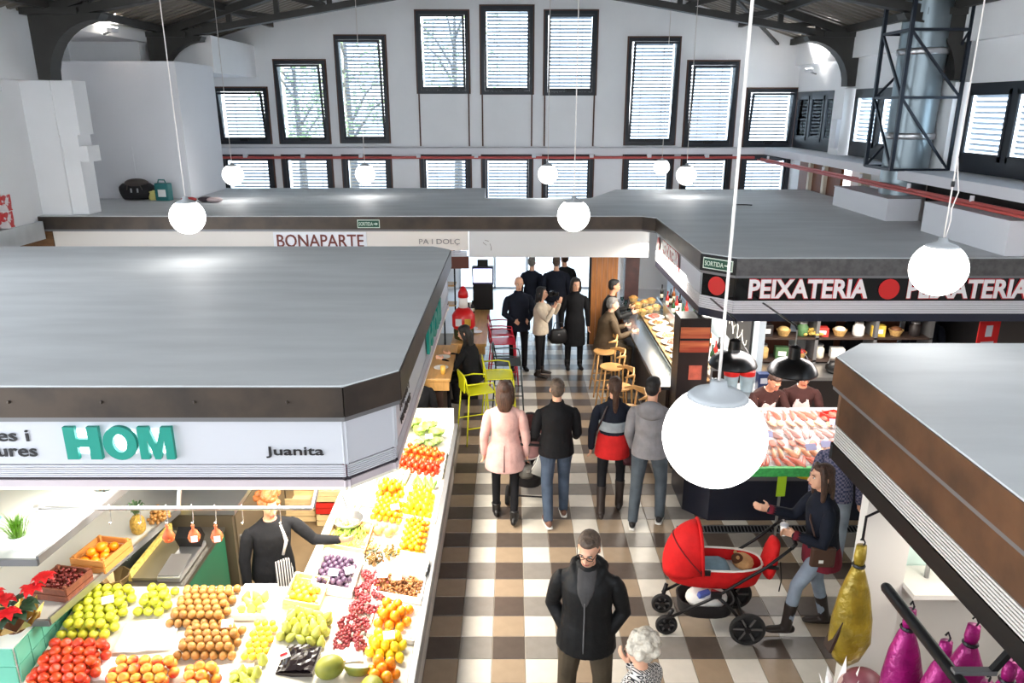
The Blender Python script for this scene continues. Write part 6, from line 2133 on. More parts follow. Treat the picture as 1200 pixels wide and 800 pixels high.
    # ---- bottoms
    if bottom:
        m = MB()
        if bottom.get('kind') == 'skirt':
            L = bottom['len']
            m.tube([at(.1), P + V(0, 0, 0), P + V(0, 0, -L * .5), P + V(0, 0, -L)], [(.145, .11), (.18, .135), (.19, .15), (.2 + bottom.get('flare', 0), .16 + bottom.get('flare', 0))], 18, ref=r)
        else:
            w = bottom.get('fit', 1.0)
            m.tube([at(.09), at(.0), P + V(0, 0, -.09)], [(.142 * g, .105 * g), (.168 * g, .122 * g), (.15 * g, .11 * g)], 16, ref=r)
            for nm in 'LR':
                H_, K_, A_ = hp[nm], kn[nm], AN[nm]
                e = A_ + V(0, 0, bottom.get('rise', -.03))
                m.tube([P + (H_ - P) * .8, H_ + (K_ - H_) * .15, (H_ + K_) / 2, K_, K_ * .6 + A_ * .4, e], [.092 * g, .092 * g * w, .08 * w, .064 * w, .06 * w, .05 * w], 12)
        fin(m, bottom.get('name', 'trousers'), bottom['mat'], vox, 3)
    # ---- shoes
    if shoes:
        for nm in 'LR':
            A, fd = AN[nm], fo[nm]
            rr = fd.cross(V(0, 0, 1))
            m = MB()
            m.tube([A + V(0, 0, -.04) - fd * .055, A + V(0, 0, -.042) - fd * .01, A + fd * .07 + V(0, 0, -.05), A + fd * .15 + V(0, 0, -.058), A + fd * .185 + V(0, 0, -.062)], [(.034, .04), (.04, .044), (.044, .034), (.044, .026), (.03, .018)], 12, ref=rr, round_caps=True)
            bh = shoes.get('boot', 0)
            if bh:
                up = (kn[nm] - A).normalized()
                m.tube([A + V(0, 0, -.04), A + up * bh * .5, A + up * bh], [.05, .052, .062], 12)
            fin(m, 'boot' if bh else 'shoe', shoes['mat'], max(.009, vox * .85), 2)
            if shoes.get('sole'):
                so = MB()
                q = [A - fd * .09, A + fd * .05 , A + fd * .2]
                so.tube([A - fd * .088 + V(0, 0, -.078), A - fd * .02 + V(0, 0, -.078), A + fd * .1 + V(0, 0, -.079), A + fd * .2 + V(0, 0, -.078)], [(.034, .009), (.042, .009), (.047, .009), (.03, .009)], 12, ref=rr, round_caps=True)
                so.xf(Matrix.Scale(s, 4)).build('shoe_sole', shoes['sole'], t, smooth=True)
    t['_'] = 0
    del t['_']
    if extra:
        extra(t, at, s, dict(sh=sh, el=el, wr=wr, hd=hd, hp_=hp_, P=P, u=u, f=f, r=r, AN=AN, kn=kn, fin=fin))
    wm = Matrix.Translation(Vector(loc)) @ Matrix.Rotation(rz, 4, 'Z') @ Matrix.Scale(s, 4)
    return t, dict(wr=wr, wm=wm, el=el, at=at, AN=AN)

def frame_rot(r, f, u):
    return Matrix((r, -f, u)).transposed()

BLK = cloth('black_wool', (20, 20, 23))
BLKJ = cloth('black_shell_jacket', (20, 20, 21), .6, bump=.7, bscale=8)
NAVYJ = cloth('navy_cloth', (24, 28, 40))
JEAN = cloth('blue_denim', (72, 84, 102), .85, var=.25, scale=5)
JEANP = cloth('pale_blue_denim', (138, 148, 162), .85, var=.2, scale=5)
JEAND = cloth('slate_denim', (82, 90, 98), .85, var=.2, scale=5)
OLIVE = cloth('olive_brown_cotton', (78, 68, 54))
BROWNC = cloth('brown_olive_coat', (80, 66, 50))
PINK = cloth('pale_pink_wool', (206, 164, 158))
GREYH = cloth('pale_grey_sweat', (134, 132, 136))
CREAMK = cloth('cream_knit', (206, 190, 170))
BLKL = cloth('black_leggings', (20, 20, 24), .7)
SHOEB = M('black_leather', (26, 24, 24), .4)
SOLEW = M('white_sole', (236, 234, 228), .5)
BOOTB = M('dark_brown_boot', (44, 34, 30), .5, var=.15)
GREYSW = cloth('grey_sweater', (70, 68, 68))
FLZ = .003
# 1 man with glasses, facing the camera
person('man with glasses in a black hooded jacket standing in the near aisle', (.57, 4.84, FLZ), -.22, 1.76, lean=.02, head=(-.12, .30), vox=.011,
       arms={'L': ((.24, .18, -1), (-.52, -.36, -.76)), 'R': ((-.24, .18, -1), (.52, -.36, -.76))}, curl=(1.5, 1.5),
       legs={'L': ((.1, -.04, -1), (.03, .03, -1)), 'R': ((-.1, 0, -1), (-.04, .03, -1))},
       top=dict(mat=BLKJ, hem=-.19, bulk=.045, hood=True, collar=.004, name='hooded_jacket', zip=True, cuff=.04, flare=.01), under=GREYSW, bottom=dict(mat=OLIVE, fit=1.2), shoes=dict(mat=SHOEB), hair=('short', 'greybrown'), glasses=True, beard=True, girth=1.08)
# 2 white haired woman at the bottom edge, seen from behind
person('white haired woman in a black and white ring patterned blouse at the bottom edge', (.83, 3.98, FLZ), -2.35, 1.53, head=(.35, .1), vox=.011,
       arms={'L': ((.2, .0, -1), (.1, -.5, -.6)), 'R': ((-.3, -.25, -1), (.25, -.6, .55))},
       top=dict(mat=ring_pattern('ring_print_blouse', (206, 202, 196), (30, 28, 34), 34), hem=-.16, bulk=.022, collar=.006, name='blouse'), bottom=dict(mat=BLK), shoes=dict(mat=SHOEB), hair=('curly', 'white'), glasses=True, girth=1.05)
# 3 woman with the pram
def cup_extra(t, at, s, k):
    # brown shoulder bag on her hip
    c = at(-.02, .2, .06)
    o = MB().cbox((0, 0, 0), (.05, .22, .2)).build('shoulder_bag', M('brown_leather', (74, 48, 36), .5), t, bevel=.02, loc=c * s)
    MB().tube([at(.06, .2, .1) * s, at(.3, .1, .14) * s, at(.44, -.08, .06) * s], .008, 6).build('bag_strap', M('brown_leather', (74, 48, 36)), t)
    MB().box(.026, .03, -.04, .0, -.05, -.02).build('bag_badge', SOLEW, o)
    m = MB()
    m.tube([at(-.2), at(-.1), at(.0)], [(.215, .17), (.205, .165), (.185, .145)], 18, ref=k['r'])
    k['fin'](m, 'sweater_hem', cloth('maroon_knit', (110, 30, 44)), .013, 2)
    for nm in 'LR':
        d = (k['wr'][nm] - k['el'][nm]).normalized()
        MB().tube([(k['wr'][nm] - d * .05) * s, (k['wr'][nm] + d * .012) * s], .043 * s, 12).build('sweater_cuff', cloth('maroon_knit', (110, 30, 44)), t, smooth=True)
p3, k3 = person('woman in a navy jacket and jeans striding behind the red pram with a cup', (2.83, 6.0, FLZ), -1.62, 1.74, lean=.10, head=(.15, -.05), vox=.011,
       arms={'L': ((.12, -.12, -1), (-.35, -.95, .18)), 'R': ((-.12, -.55, -.85), (.05, -.95, .22))}, curl=(.8, .35), thumbs={'L': (0, 0, 1), 'R': (0, 0, 1)},
       legs={'L': ((.02, -.5, -.87), (.0, -.12, -1)), 'R': ((-.03, .1, -1), (0, .3, -1))}, footpitch=(-.1, .0),
       top=dict(mat=NAVYJ, hem=-.1, bulk=.03, collar=.012, name='jacket'), bottom=dict(mat=JEANP, fit=.95), shoes=dict(mat=BOOTB, boot=.24), hair=('long', 'brown', .24), extra=cup_extra)
w = k3['wm'] @ (k3['wr']['L'] + Vector((-.35, -.95, .18)).normalized() * .085 + Vector((-.03, 0, .02)))
t = thing('paper_cup', 'white lidded paper cup in the hand of the woman with the pram', 'cup', (w.x, w.y, w.z - .03))
MB().lathe([(.026, -.04), (.036, .06), (.001, .06)], 14).build('cup_body', PAPER, t, smooth=True, auto=40)
MB().lathe([(.038, .055), (.038, .068), (.03, .074), (.001, .074)], 14).build('cup_lid', SIGNW, t, smooth=True, auto=40)
# 4..7 the group seen from behind
WALKA = {'L': ((.05, -.16, -1), (.0, .02, -1)), 'R': ((-.05, .10, -1), (0, .3, -1))}
WALKB = {'R': ((-.05, -.22, -1), (.0, .05, -1)), 'L': ((.05, .14, -1), (0, .34, -1))}
def vent(t, at, s, k):
    MB().tube([at(.05, 0, -.155) * s, at(-.1, 0, -.178) * s, at(-.26, 0, -.2) * s], [.003, .007, .012], 6).build('coat_vent', M('dark_seam', (120, 90, 90), .8), t)
person('woman in a pale pink coat and black leggings seen from behind', (-.08, 8.05, FLZ), PI - .06, 1.74, legs=WALKA, vox=.012,
       top=dict(mat=PINK, hem=-.29, bulk=.03, flare=.05, collar=.01, name='coat'), bottom=dict(mat=BLKL, fit=.86), shoes=dict(mat=SHOEB, boot=.08), hair=('bob', 'brown', .14), extra=vent)
person('man in a black jacket and blue jeans pushing the dark stroller, seen from behind', (.52, 8.05, FLZ), PI + .12, 1.77, legs=WALKB, vox=.012, head=(-.1, .1),
       arms={'L': ((.16, -.1, -1), (.1, -.75, -.5)), 'R': ((-.16, -.1, -1), (-.1, -.75, -.5))}, thumbs={'L': (-1, 0, .2), 'R': (1, 0, .2)}, curl=(.9, .9),
       top=dict(mat=BLK, hem=-.12, bulk=.035, collar=.006), bottom=dict(mat=JEAN, fit=1.1), shoes=dict(mat=M('brown_sneaker', (120, 84, 70), .6), sole=SOLEW), hair=('short', 'greybrown'), girth=1.08)
def redj(t, at, s, k):
    m = MB()
    m.tube([at(-.2), at(-.08), at(.06), at(.1)], [(.21, .17), (.2, .165), (.178, .145), (.165, .13)], 18, ref=k['r'])
    k['fin'](m, 'red_wrap', cloth('red_knit', (196, 36, 36)), .013, 2)
    m = MB()
    m.tube([at(.13), at(.2), at(.26)], [(.172, .134), (.178, .138), (.186, .141)], 18, ref=k['r'])
    k['fin'](m, 'grey_panel', cloth('pale_grey_panel', (150, 158, 164)), .012, 2)
    MB().tube([at(.1, .19, 0) * s, at(.3, .14, -.14) * s, at(.45, .08, -.09) * s], .012, 6).build('bag_strap', M('dark_strap', (40, 24, 28), .5), t)
person('woman in a navy top with a red wrap round the hips, seen from behind', (1.2, 8.2, FLZ), PI - .1, 1.74, legs=WALKB, vox=.012, head=(.1, .05),
       top=dict(mat=NAVYJ, hem=-.06, bulk=.022, collar=.004), bottom=dict(mat=BLKL, fit=.9), shoes=dict(mat=BOOTB, boot=.3), hair=('pony', 'brown'), extra=redj)
def hoodx(t, at, s, k):
    m = MB()
    m.ball(at(.44, 0, -.12), (.15, .075, .11), 14, 10, frame_rot(k['r'], k['f'], k['u']))
    k['fin'](m, 'hood', GREYH, .012, 2)
person('person in a pale grey hooded sweatshirt and slate jeans seen from behind', (1.6, 7.96, FLZ), PI - .25, 1.82, legs={'L': ((.06, .12, -1), (.04, .26, -1)), 'R': ((-.12, -.16, -1), (-.02, .04, -1))}, vox=.012, head=(-.2, .15),
       arms={'L': ((.14, .0, -1), (-.15, -.5, -.85)), 'R': ((-.14, .0, -1), (.1, -.6, -.75))}, top=dict(mat=GREYH, hem=-.12, bulk=.034, name='sweatshirt'), bottom=dict(mat=JEAND, fit=1.1), shoes=dict(mat=M('black_sneaker', (30, 28, 30), .6), sole=SOLEW), hair=('short', 'black'), extra=hoodx, girth=1.04)
for (x, y, z, a, c, lb, sc) in ((.17, 8.0, .66, .3, (96, 92, 86), 'grey-brown handbag hanging at the side of the woman in pink', .62), (1.47, 8.22, .78, .2, (74, 30, 40), 'dark maroon shoulder bag beside the red wrap', 1.05), (.86, 13.32, .72, .1, (22, 20, 22), 'black leather handbag carried by the woman in the long black coat', 1.15)):
    t = thing('handbag', lb, 'bag', (x, y, z), a)
    mt = M('bag_%d_%d_%d' % c, c, .5, var=.1)
    MB().tube([(0, 0, -.14 * sc), (0, 0, -.08 * sc), (0, 0, .06 * sc), (0, 0, .1 * sc)], [(.12 * sc, .05), (.15 * sc, .065), (.13 * sc, .05), (.1 * sc, .02)], 14, ref=(1, 0, 0)).build('bag_body', mt, t, smooth=True)
    MB().tube([(-.09 * sc, 0, .08 * sc), (-.06 * sc, 0, .2 * sc), (.06 * sc, 0, .2 * sc), (.09 * sc, 0, .08 * sc)], .009, 6).build('bag_handle', mt, t, smooth=True)
    MB().box(-.02, .02, -.066, -.055, .0, .03).build('bag_clasp', CHROME, t)
# greengrocer vendor
def apron(t, at, s, k):
    m = MB()
    m.tube([at(.1, .05, .15), P_(k, -.1, .06, .17), P_(k, -.38, .08, .18)], [(.07, .02), (.1, .02), (.11, .02)], 12, ref=k['r'])
    k['fin'](m, 'striped_apron', stripe_pattern('apron_stripes', (30, 28, 30), (206, 200, 196), 14), .011, 1)
    MB().tube([at(.44, .07, .08) * s, at(.3, .1, .15) * s, at(.16, .06, .16) * s], [.012, .016, .012], 6).build('pale_scarf', M('pale_scarf', (206, 196, 190), .8), t, smooth=True)
def P_(k, z, x, fw):
    return k['P'] + Vector((0, 0, z)) + k['r'] * x + k['f'] * fw
person('greengrocer vendor in black with curly ginger hair and striped apron', (-2.12, 5.78, .015), .55, 1.6, lean=.12, head=(.2, .25), vox=.012, skin=SKIN2,
       arms={'L': ((.6, -.25, -.75), (.75, -.6, .05)), 'R': ((-.2, .05, -1), (.0, -.05, -1))}, top=dict(mat=BLK, hem=-.16, bulk=.03, sleeve='long', name='sweater'), bottom=dict(mat=BLK), shoes=dict(mat=SHOEB), hair=('curly', 'ginger'), extra=apron, girth=1.1)
# fish vendors
WHAP = cloth('pinkish_white_apron', (240, 214, 206), .6)
def fapron(t, at, s, k):
    m = MB()
    m.tube([at(.36, 0, .12), at(.2, 0, .145), at(.0, 0, .16), P_(k, -.3, 0, .17)], [(.09, .02), (.13, .02), (.15, .025), (.15, .02)], 14, ref=k['r'])
    k['fin'](m, 'apron', WHAP, .013, 1)
    for sd in (-1, 1):
        MB().tube([at(.37, sd * .08, .11) * s, at(.45, sd * .07, .06) * s, at(.49, sd * .05, -.05) * s], .008, 6).build('apron_strap', SOLEW, t)
DKB = cloth('dark_brown_work_shirt', (66, 40, 36))
person('fish vendor in a pale apron bending over the ice, the left one', (3.2, 9.1, FLZ), .25, 1.66, lean=.5, head=(-.1, .5), vox=.014, skin=SKIN2, arms={'L': ((.2, -.5, -.85), (-.1, -.8, -.6)), 'R': ((-.2, -.5, -.85), (.1, -.8, -.6))}, top=dict(mat=DKB, hem=-.08, bulk=.028), bottom=dict(mat=BLK), shoes=dict(mat=SHOEB), hair=('short', 'brown'), extra=fapron, girth=1.08)
person('fish vendor in a pale apron with crossed hands, the right one', (3.72, 9.12, FLZ), -.1, 1.62, lean=.3, head=(.0, .45), vox=.014, skin=SKIN2, arms={'L': ((.25, -.25, -.95), (-.5, -.8, -.2)), 'R': ((-.25, -.25, -.95), (.5, -.8, -.25))}, top=dict(mat=DKB, hem=-.08, bulk=.028, cuff=-.1), bottom=dict(mat=BLK), shoes=dict(mat=SHOEB), hair=('bun', 'brown'), extra=fapron, girth=1.1)
# customer in plaid at the fish counter
person('customer in a blue checked shirt behind the woman with the pram', (3.42, 7.1, FLZ), PI - .5, 1.62, vox=.014, top=dict(mat=check_pattern('blue_check_shirt', (60, 66, 96), (120, 116, 140), 40), hem=-.12, bulk=.026, name='shirt'), bottom=dict(mat=JEANP), shoes=dict(mat=SHOEB), hair=('short', 'grey'))
# seated at the high table
SITL = {'L': ((.15, -.95, -.25), (.02, .1, -1)), 'R': ((-.15, -.95, -.25), (-.02, .1, -1))}
person('woman with long black hair in black seated at the high table', (-.6, 10.9, FLZ), -1.9, 1.68, lean=.18, head=(.1, .35), vox=.013, pz=.86, legs=SITL, arms={'L': ((.15, -.5, -.85), (-.3, -.9, .25)), 'R': ((-.15, -.5, -.85), (.3, -.9, .25))}, top=dict(mat=BLK, hem=-.14, bulk=.035, name='coat'), bottom=dict(mat=BLKL), shoes=dict(mat=SHOEB), hair=('long', 'black', .34))
person('dark dressed customer seated at the near end of the high table, legs showing', (-1.32, 9.72, FLZ), .35, 1.7, lean=.1, vox=.016, pz=.62, legs={'L': ((.12, -.85, -.5), (.02, .0, -1)), 'R': ((-.12, -.85, -.5), (-.02, .1, -1))}, top=dict(mat=BLK, hem=-.1, bulk=.03), bottom=dict(mat=cloth('dark_slate_cotton', (44, 48, 56)), fit=1.1), shoes=dict(mat=BOOTB), hair=('short', 'black'))
t = thing('stool', 'low dark stool under the customer at the near end of the high table', 'stool', (-1.34, 9.8, FLZ))
MB().lathe([(.17, .5), (.18, .53), (.001, .535)], 16).build('seat', BLACKM, t)
for a in range(4):
    MB().tube([(.1 * math.cos(a * 1.57 + .78), .1 * math.sin(a * 1.57 + .78), .5), (.19 * math.cos(a * 1.57 + .78), .19 * math.sin(a * 1.57 + .78), 0)], .012, 6).build('leg', BLACKM, t)
# far aisle
person('bald man in a dark coat standing beside the crimson stools, hands joined', (.12, 13.4, FLZ), .25, 1.78, head=(-.1, .2), vox=.018, arms={'L': ((.2, .0, -1), (-.5, -.7, -.3)), 'R': ((-.2, .0, -1), (.5, -.7, -.3))}, top=dict(mat=NAVYJ, hem=-.2, bulk=.04, collar=.006, name='coat'), bottom=dict(mat=BLK), shoes=dict(mat=SHOEB), hair=(None, 'grey'), girth=1.1)
pp, kk = person('photographer in a cream sweater holding a camera to the face', (.52, 13.1, FLZ), 1.25, 1.66, head=(0, .0), vox=.016, arms={'L': ((.3, -.6, -.5), (-.35, -.4, .9)), 'R': ((-.3, -.6, -.5), (.35, -.4, .9))}, top=dict(mat=CREAMK, hem=-.12, bulk=.028, name='sweater'), bottom=dict(mat=BLKL, fit=.9), shoes=dict(mat=BOOTB, boot=.08), hair=('bob', 'black', .1))
w = kk['wm'] @ kk['at'](.66, 0, .2)
t = thing('camera_body', 'black camera held up by the photographer', 'camera', tuple(w), 1.25)
MB().box(-.065, .065, -.03, .03, -.045, .045).build('camera_case', BLACKM, t, bevel=.01)
MB().tube([(0, -.03, 0), (0, -.09, 0), (0, -.13, 0)], [.034, .034, .038], 14).build('lens', BLACKM, t, smooth=True)
person('woman in a long black coat and scarf facing the camera by the bar', (1.17, 13.5, FLZ), .1, 1.74, head=(.1, .1), vox=.018, top=dict(mat=BLK, hem=-.5, bulk=.03, flare=.02, collar=.02, name='long_coat'), bottom=dict(mat=BLKL), shoes=dict(mat=SHOEB, boot=.1), hair=('bob', 'black', .12))
person('grey haired man in a brown coat seated on a stool at the bar', (1.62, 12.5, FLZ), 1.75, 1.72, lean=.15, head=(0, .1), vox=.016, pz=.86, legs=SITL, arms={'L': ((.15, -.4, -.9), (-.2, -.9, .2)), 'R': ((-.15, -.4, -.9), (.2, -.9, .2))}, top=dict(mat=BROWNC, hem=-.22, bulk=.05, collar=.006, name='coat'), bottom=dict(mat=OLIVE), shoes=dict(mat=SHOEB), hair=('short', 'grey'), girth=1.12)
person('man in a black jacket standing at the far end of the bar', (1.78, 13.35, FLZ), 1.6, 1.74, lean=.1, head=(.1, .1), vox=.018, arms={'L': ((.15, -.4, -.9), (-.2, -.9, .25)), 'R': ((-.15, -.4, -.9), (.2, -.9, .25))}, top=dict(mat=BLKJ, hem=-.14, bulk=.035), bottom=dict(mat=BLK), shoes=dict(mat=SHOEB), hair=('short', 'black'), skin=SKIN2)
person('grey haired man in a dark jacket standing left of the pair by the entrance', (.42, 15.6, FLZ), 2.8, 1.72, vox=.02, top=dict(mat=NAVYJ, hem=-.14, bulk=.035), bottom=dict(mat=JEAND), shoes=dict(mat=SHOEB), hair=('short', 'grey'))
person('broad man in a dark jacket and jeans by the entrance, seen from behind', (.92, 15.35, FLZ), PI, 1.78, vox=.02, top=dict(mat=NAVYJ, hem=-.14, bulk=.05), bottom=dict(mat=JEAN), shoes=dict(mat=SHOEB), hair=('short', 'greybrown'), girth=1.15)
person('man in a dark jacket half hidden behind the broad man by the entrance', (1.12, 15.75, FLZ), PI + .4, 1.78, vox=.02, top=dict(mat=BLK, hem=-.14, bulk=.04), bottom=dict(mat=JEANP), shoes=dict(mat=SHOEB), hair=('short', 'brown'))
# beyond the fishmonger, glimpsed under the navy fascia
person('person in black glimpsed beyond the fishmonger, left of the brown panels', (5.75, 11.9, FLZ), PI, 1.75, vox=.02, top=dict(mat=BLK, hem=-.2, bulk=.04), bottom=dict(mat=BLK), shoes=dict(mat=SHOEB), hair=('short', 'black'))
person('person in a navy coat glimpsed beyond the fishmonger at the far right', (6.72, 11.7, FLZ), 2.4, 1.72, vox=.02, top=dict(mat=NAVYJ, hem=-.2, bulk=.05), bottom=dict(mat=BLK), shoes=dict(mat=SHOEB), hair=('short', 'greybrown'), girth=1.15)
# ================================================================== prams
def pram(name, label, loc, rz, fab, lining, wheel_r, extra_red=True, group='prams in the aisle'):
    """hood end at -X, handle at +X"""
    t = thing(name, label, 'pram', loc, rz, group)
    FR_ = M('pram_black_frame', (30, 28, 30), .4, .4)
    n = 28
    def ring(a, b, z, cx=0.0):
        return [(cx + a * math.copysign(abs(math.cos(k * 2 * PI / n)) ** .75, math.cos(k * 2 * PI / n)), b * math.copysign(abs(math.sin(k * 2 * PI / n)) ** .75, math.sin(k * 2 * PI / n)), z) for k in range(n)]
    m = MB()
    rs = [ring(.34, .14, .50), ring(.41, .175, .53), ring(.44, .195, .62), ring(.45, .205, .72), ring(.43, .188, .72), ring(.41, .175, .60), ring(.38, .16, .58)]
    vs = [p for r_ in rs for p in r_]
    fs = [tuple(range(n - 1, -1, -1)), tuple((len(rs) - 1) * n + k for k in range(n))]
    for i in range(len(rs) - 1):
        for k in range(n):
            fs.append((i * n + k, i * n + (k + 1) % n, (i + 1) * n + (k + 1) % n, (i + 1) * n + k))
    m.add(vs, fs)
    m.build('carrycot', fab, t, smooth=True, auto=50)
    MB().tube([(p[0], p[1], .723) for p in ring(.44, .197, 0)] + [(ring(.44, .197, 0)[0][0], ring(.44, .197, 0)[0][1], .723)], .011, 6).build('rim_piping', M('white_piping', (236, 230, 222), .6), t, smooth=True)
    MB().tube([(-.34, 0, .61), (-.3, 0, .62), (.25, 0, .62), (.34, 0, .61)], [(.1, .02), (.15, .03), (.15, .03), (.1, .02)], 12, ref=(0, 1, 0)).build('mattress', lining, t, smooth=True)
    # hood: quarter ellipsoid with three ribs
    m = MB()
    A, B, Cc = .34, .215, .44
    cx, cz = -.13, .68
    na, nb = 10, 14
    def hp(i, j, k=1.0):
        a = math.radians(-12) + (math.radians(96)) * i / na      # from the tail up and over
        b = PI * j / nb
        dx, dz = -math.cos(a), math.sin(a)
        y = -math.cos(b)
        ri = math.sin(b)
        return (cx + A * k * dx * ri ** .55, B * k * y, cz + Cc * k * dz * ri ** .55)
    vs = [hp(i, j) for i in range(na + 1) for j in range(nb + 1)]
    m.add(vs, [(i * (nb + 1) + j, (i + 1) * (nb + 1) + j, (i + 1) * (nb + 1) + j + 1, i * (nb + 1) + j + 1) for i in range(na) for j in range(nb)])
    o = m.build('hood', [fab, lining], t, smooth=True)
    md = o.modifiers.new('solid', 'SOLIDIFY')
    md.thickness = .014
    md.offset = -1
    md.material_offset = 1
    md.material_offset_rim = 0
    MB().tube([hp(na, j) for j in range(nb + 1)], .016, 8).build('hood_rim', fab, t, smooth=True)
    MB().tube([hp(na * .55, j, 1.01) for j in range(nb + 1)], .006, 6).build('hood_rib', M('dark_seam_red', (120, 20, 24), .7), t, smooth=True)
    for sy in (-1, 1):
        MB().cbox((cx + .02, sy * B * .98, cz + .03), (.09, .02, .06)).build('hood_hinge', FR_, t, bevel=.008)
    # chassis
    for sy in (-1, 1):
        MB().tube([(.62, sy * .22, 1.0), (.42, sy * .225, .8), (.0, sy * .22, .47), (-.42, sy * .2, .2)], .014, 8).build('frame_bar', FR_, t, smooth=True)
        MB().tube([(.3, sy * .24, wheel_r), (.12, sy * .235, .38), (-.02, sy * .225, .5)], .016, 8).build('frame_bar', FR_, t, smooth=True)
        MB().cbox((0.0, sy * .225, .49), (.1, .035, .07)).build('joint_block', FR_, t, bevel=.01)
    MB().tube([(.62, -.22, 1.0), (.66, -.2, 1.03), (.67, 0, 1.04), (.66, .2, 1.03), (.62, .22, 1.0)], .018, 10).build('handlebar', FR_, t, smooth=True)
    MB().tube([(.3, -.24, wheel_r), (.3, .24, wheel_r)], .012, 8).build('axle', FR_, t)
    TY = M('tyre_rubber', (34, 32, 32), .8)
    def wheel(x, y, r):
        w = MB()
        prof = [(r - .03, -.022), (r - .008, -.022), (r, -.012), (r, .012), (r - .008, .022), (r - .03, .022), (r - .03, -.022)]
        w.lathe(prof, 28, closed=True)
        wo = w.build('wheel', TY, t, smooth=True, auto=45, loc=(x, y, r), rot=(PI / 2, 0, 0))
        MB().lathe([(.03, -.026), (.03, .026)], 12).build('hub', FR_, wo)
        for k in range(6):
            a = k * PI / 3
            MB().bar((.025 * math.cos(a), .025 * math.sin(a), 0), ((r - .028) * math.cos(a), (r - .028) * math.sin(a), 0), .018, .012).build('spoke', M('pram_grey_spoke', (90, 86, 84), .4), wo)
    for sy in (-1, 1):
        wheel(.3, sy * .265, wheel_r)
        wheel(-.42, sy * .16, wheel_r * .62)
        MB().tube([(-.42, sy * .16, wheel_r * .62 + .02), (-.4, sy * .185, .24), (-.38, sy * .2, .3)], .02, 8).build('fork', FR_, t, smooth=True)
    # basket
    m = MB()
    rs = [ring(.2, .14, .17, -.05), ring(.25, .18, .2, -.05), ring(.27, .19, .33, -.05), ring(.255, .178, .33, -.05), ring(.2, .14, .19, -.05)]
    vs = [p for r_ in rs for p in r_]
    fs = [tuple(range(n - 1, -1, -1)), tuple((len(rs) - 1) * n + k for k in range(n))]
    for i in range(len(rs) - 1):
        for k in range(n):
            fs.append((i * n + k, i * n + (k + 1) % n, (i + 1) * n + (k + 1) % n, (i + 1) * n + k))
    m.add(vs, fs)
    m.build('basket', M('black_mesh_basket', (30, 26, 28), .7), t, smooth=True, auto=50)
    return t
REDF = cloth('pram_red_fabric', (206, 26, 28), .75, var=.08)
LINP = cloth('pram_pale_lining', (206, 214, 214), .8, var=.04)
t = pram('pram', 'red pram with a raised hood and black wheels in the right of the aisle', (1.88, 6.08, .003), -.06, REDF, LINP, .165)
o = MB().tube([(.5, 0, .62), (.5, 0, .68), (.52, 0, .82), (.54, 0, .92)], [(.13, .05), (.15, .07), (.14, .06), (.11, .045)], 12, ref=(0, 1, 0), round_caps=True).build('handle_bag', REDF, t, smooth=True)
MB().tube([(.55, -.14, .74), (.45, -.15, .76)], .02, 6).build('bag_strap', BLACKM, o)
MB().tube([(.58, -.1, .78), (.6, -.12, .6), (.59, -.12, .48)], .006, 6).build('loose_strap', BLACKM, t)
b = thing('diaper_bag', 'white packets and cloth in the basket under the red pram', 'bag', (1.84, 6.07, .2))
MB().ball((0, 0, .12), (.2, .14, .1), 14, 8).build('white_cloth', cloth('white_cloth', (226, 222, 218)), b, smooth=True)
MB().cbox((-.05, -.08, .21), (.12, .05, .06), (.3, 0, .4)).build('blue_packet', M('blue_packet', (90, 110, 190), .4), b, bevel=.01)
MB().cbox((.07, -.06, .2), (.1, .05, .05), (.2, .2, -.3)).build('red_packet', M('red_packet', (190, 60, 60), .4), b, bevel=.01)
b = thing('teddy_bear', 'tan fluffy lining and toy in the foot of the red pram', 'toy', (2.15, 6.07, .66))
TAN = cloth('tan_fluff', (196, 150, 100), .9, bump=1.0, bscale=40)
MB().ball((0, 0, .05), (.1, .12, .06), 14, 8).build('toy_body', TAN, b, smooth=True)
MB().ball((-.06, -.02, .09), (.055, .055, .05), 12, 8).build('toy_head', cloth('dark_brown_fluff', (90, 56, 36)), b, smooth=True)
for sy in (-1, 1):
    MB().ball((-.07, -.02 + sy * .045, .13), .018, 8, 6).build('toy_ear', TAN, b, smooth=True)
b = thing('blue_blanket', 'folded blue-grey blanket inside the red pram', 'blanket', (1.83, 6.06, .645))
MB().tube([(-.12, 0, .02), (-.05, 0, .03), (.12, 0, .03), (.18, 0, .02)], [(.12, .02), (.14, .035), (.14, .035), (.12, .02)], 12, ref=(0, 1, 0)).build('blanket_fold', cloth('blue_grey_blanket', (110, 136, 150)), b, smooth=True)
MB().tube([(-.13, 0, .05), (-.1, 0, .06), (-.06, 0, .055)], [(.12, .012), (.13, .016), (.12, .01)], 12, ref=(0, 1, 0)).build('blanket_hem', LINP, b, smooth=True)
DKF = cloth('dark_stroller_fabric', (40, 36, 40), .8)
t = pram('pram', 'dark stroller pushed by the man in blue jeans', (.22, 8.62, .003), -PI / 2 - .12, DKF, cloth('rose_lining', (150, 110, 110), .8), .13)
t.scale = (.92, .92, .95)
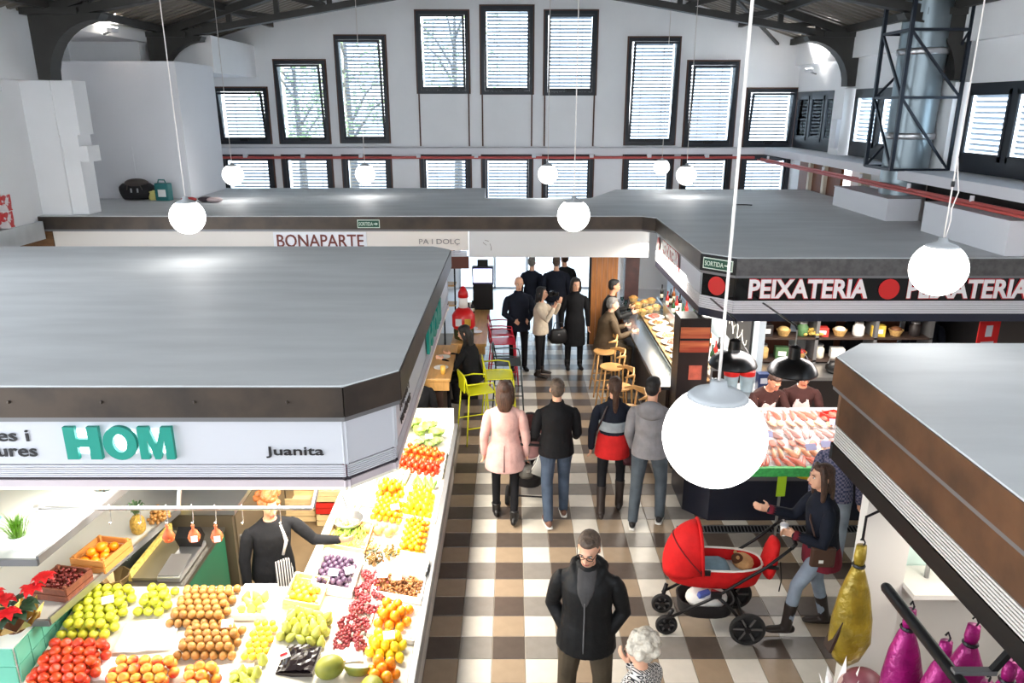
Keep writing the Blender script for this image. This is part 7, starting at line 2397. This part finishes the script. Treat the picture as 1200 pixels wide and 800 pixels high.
o = MB().tube([(0, 0, -.14), (0, 0, 0), (0, 0, .12)], [(.1, .03), (.12, .05), (.1, .03)], 12, ref=(1, 0, 0)).build('chevron_bag', stripe_pattern('chevron_cloth', (40, 40, 44), (226, 222, 214), 20), smooth=True, loc=(.36, 8.02, .72), rot=(0, .5, .3))
tag(o, 'black and white chevron bag hung on the dark stroller handle', 'bag')
# lime green price board on the fish counter edge
t = thing('lime_board', 'lime green card standing at the front edge of the fish counter', 'card', (2.98, 7.46, .62), .1)
MB().box(-.05, .05, -.012, .0, 0, .24).build('card_face', M('lime_card', (170, 206, 40), .4), t)
MB().box(-.01, .01, 0, .03, -.615, .1).build('card_stand', CHROME, t)

# street trees glimpsed through the left windows
LEAFG = M('pale_street_leaves', (150, 170, 120), .7, var=.2, scale=6)
for i, (x, y, h, lb) in enumerate(((-5.6, 27, 9.0, 'street tree outside the left gable windows'), (-2.2, 31, 9.5, 'street tree outside, nearer the middle windows'), (-8.2, 30, 8.5, 'street tree outside at the far left'))):
    t = thing('street_tree', lb, 'tree', (x, y, -.02), 0, 'street trees outside')
    MB().tube([(0, 0, 0), (.05, 0, h * .3), (-.05, .1, h * .6), (0, 0, h * .85)], [.2, .15, .1, .04], 8).build('trunk', M('grey_bark', (110, 100, 90), .9), t, smooth=True)
    rt = random.Random(i)
    for k in range(7):
        a = k * .9
        MB().tube([(0, 0, h * (.4 + .06 * k)), (math.cos(a) * .8, math.sin(a) * .8, h * (.52 + .06 * k)), (math.cos(a) * 1.5, math.sin(a) * 1.5, h * (.58 + .06 * k))], [.06, .04, .015], 6).build('branch', M('grey_bark', (110, 100, 90)), t, smooth=True)
    m = MB()
    for k in range(900):
        a, b, q = rt.uniform(0, 6.28), rt.uniform(-1, 1), rt.uniform(.5, 1) * 2.0
        c = Vector((q * math.cos(a) * math.sqrt(1 - b * b), q * math.sin(a) * math.sqrt(1 - b * b), h * .72 + b * h * .3))
        u1 = Vector((rt.uniform(-1, 1), rt.uniform(-1, 1), rt.uniform(-1, 1))).normalized() * .09
        v1 = u1.orthogonal().normalized() * .06
        m.add([c - u1, c + v1, c + u1, c - v1], [(0, 1, 2, 3)])
    tag(m.build('foliage', LEAFG, t), kind='stuff')
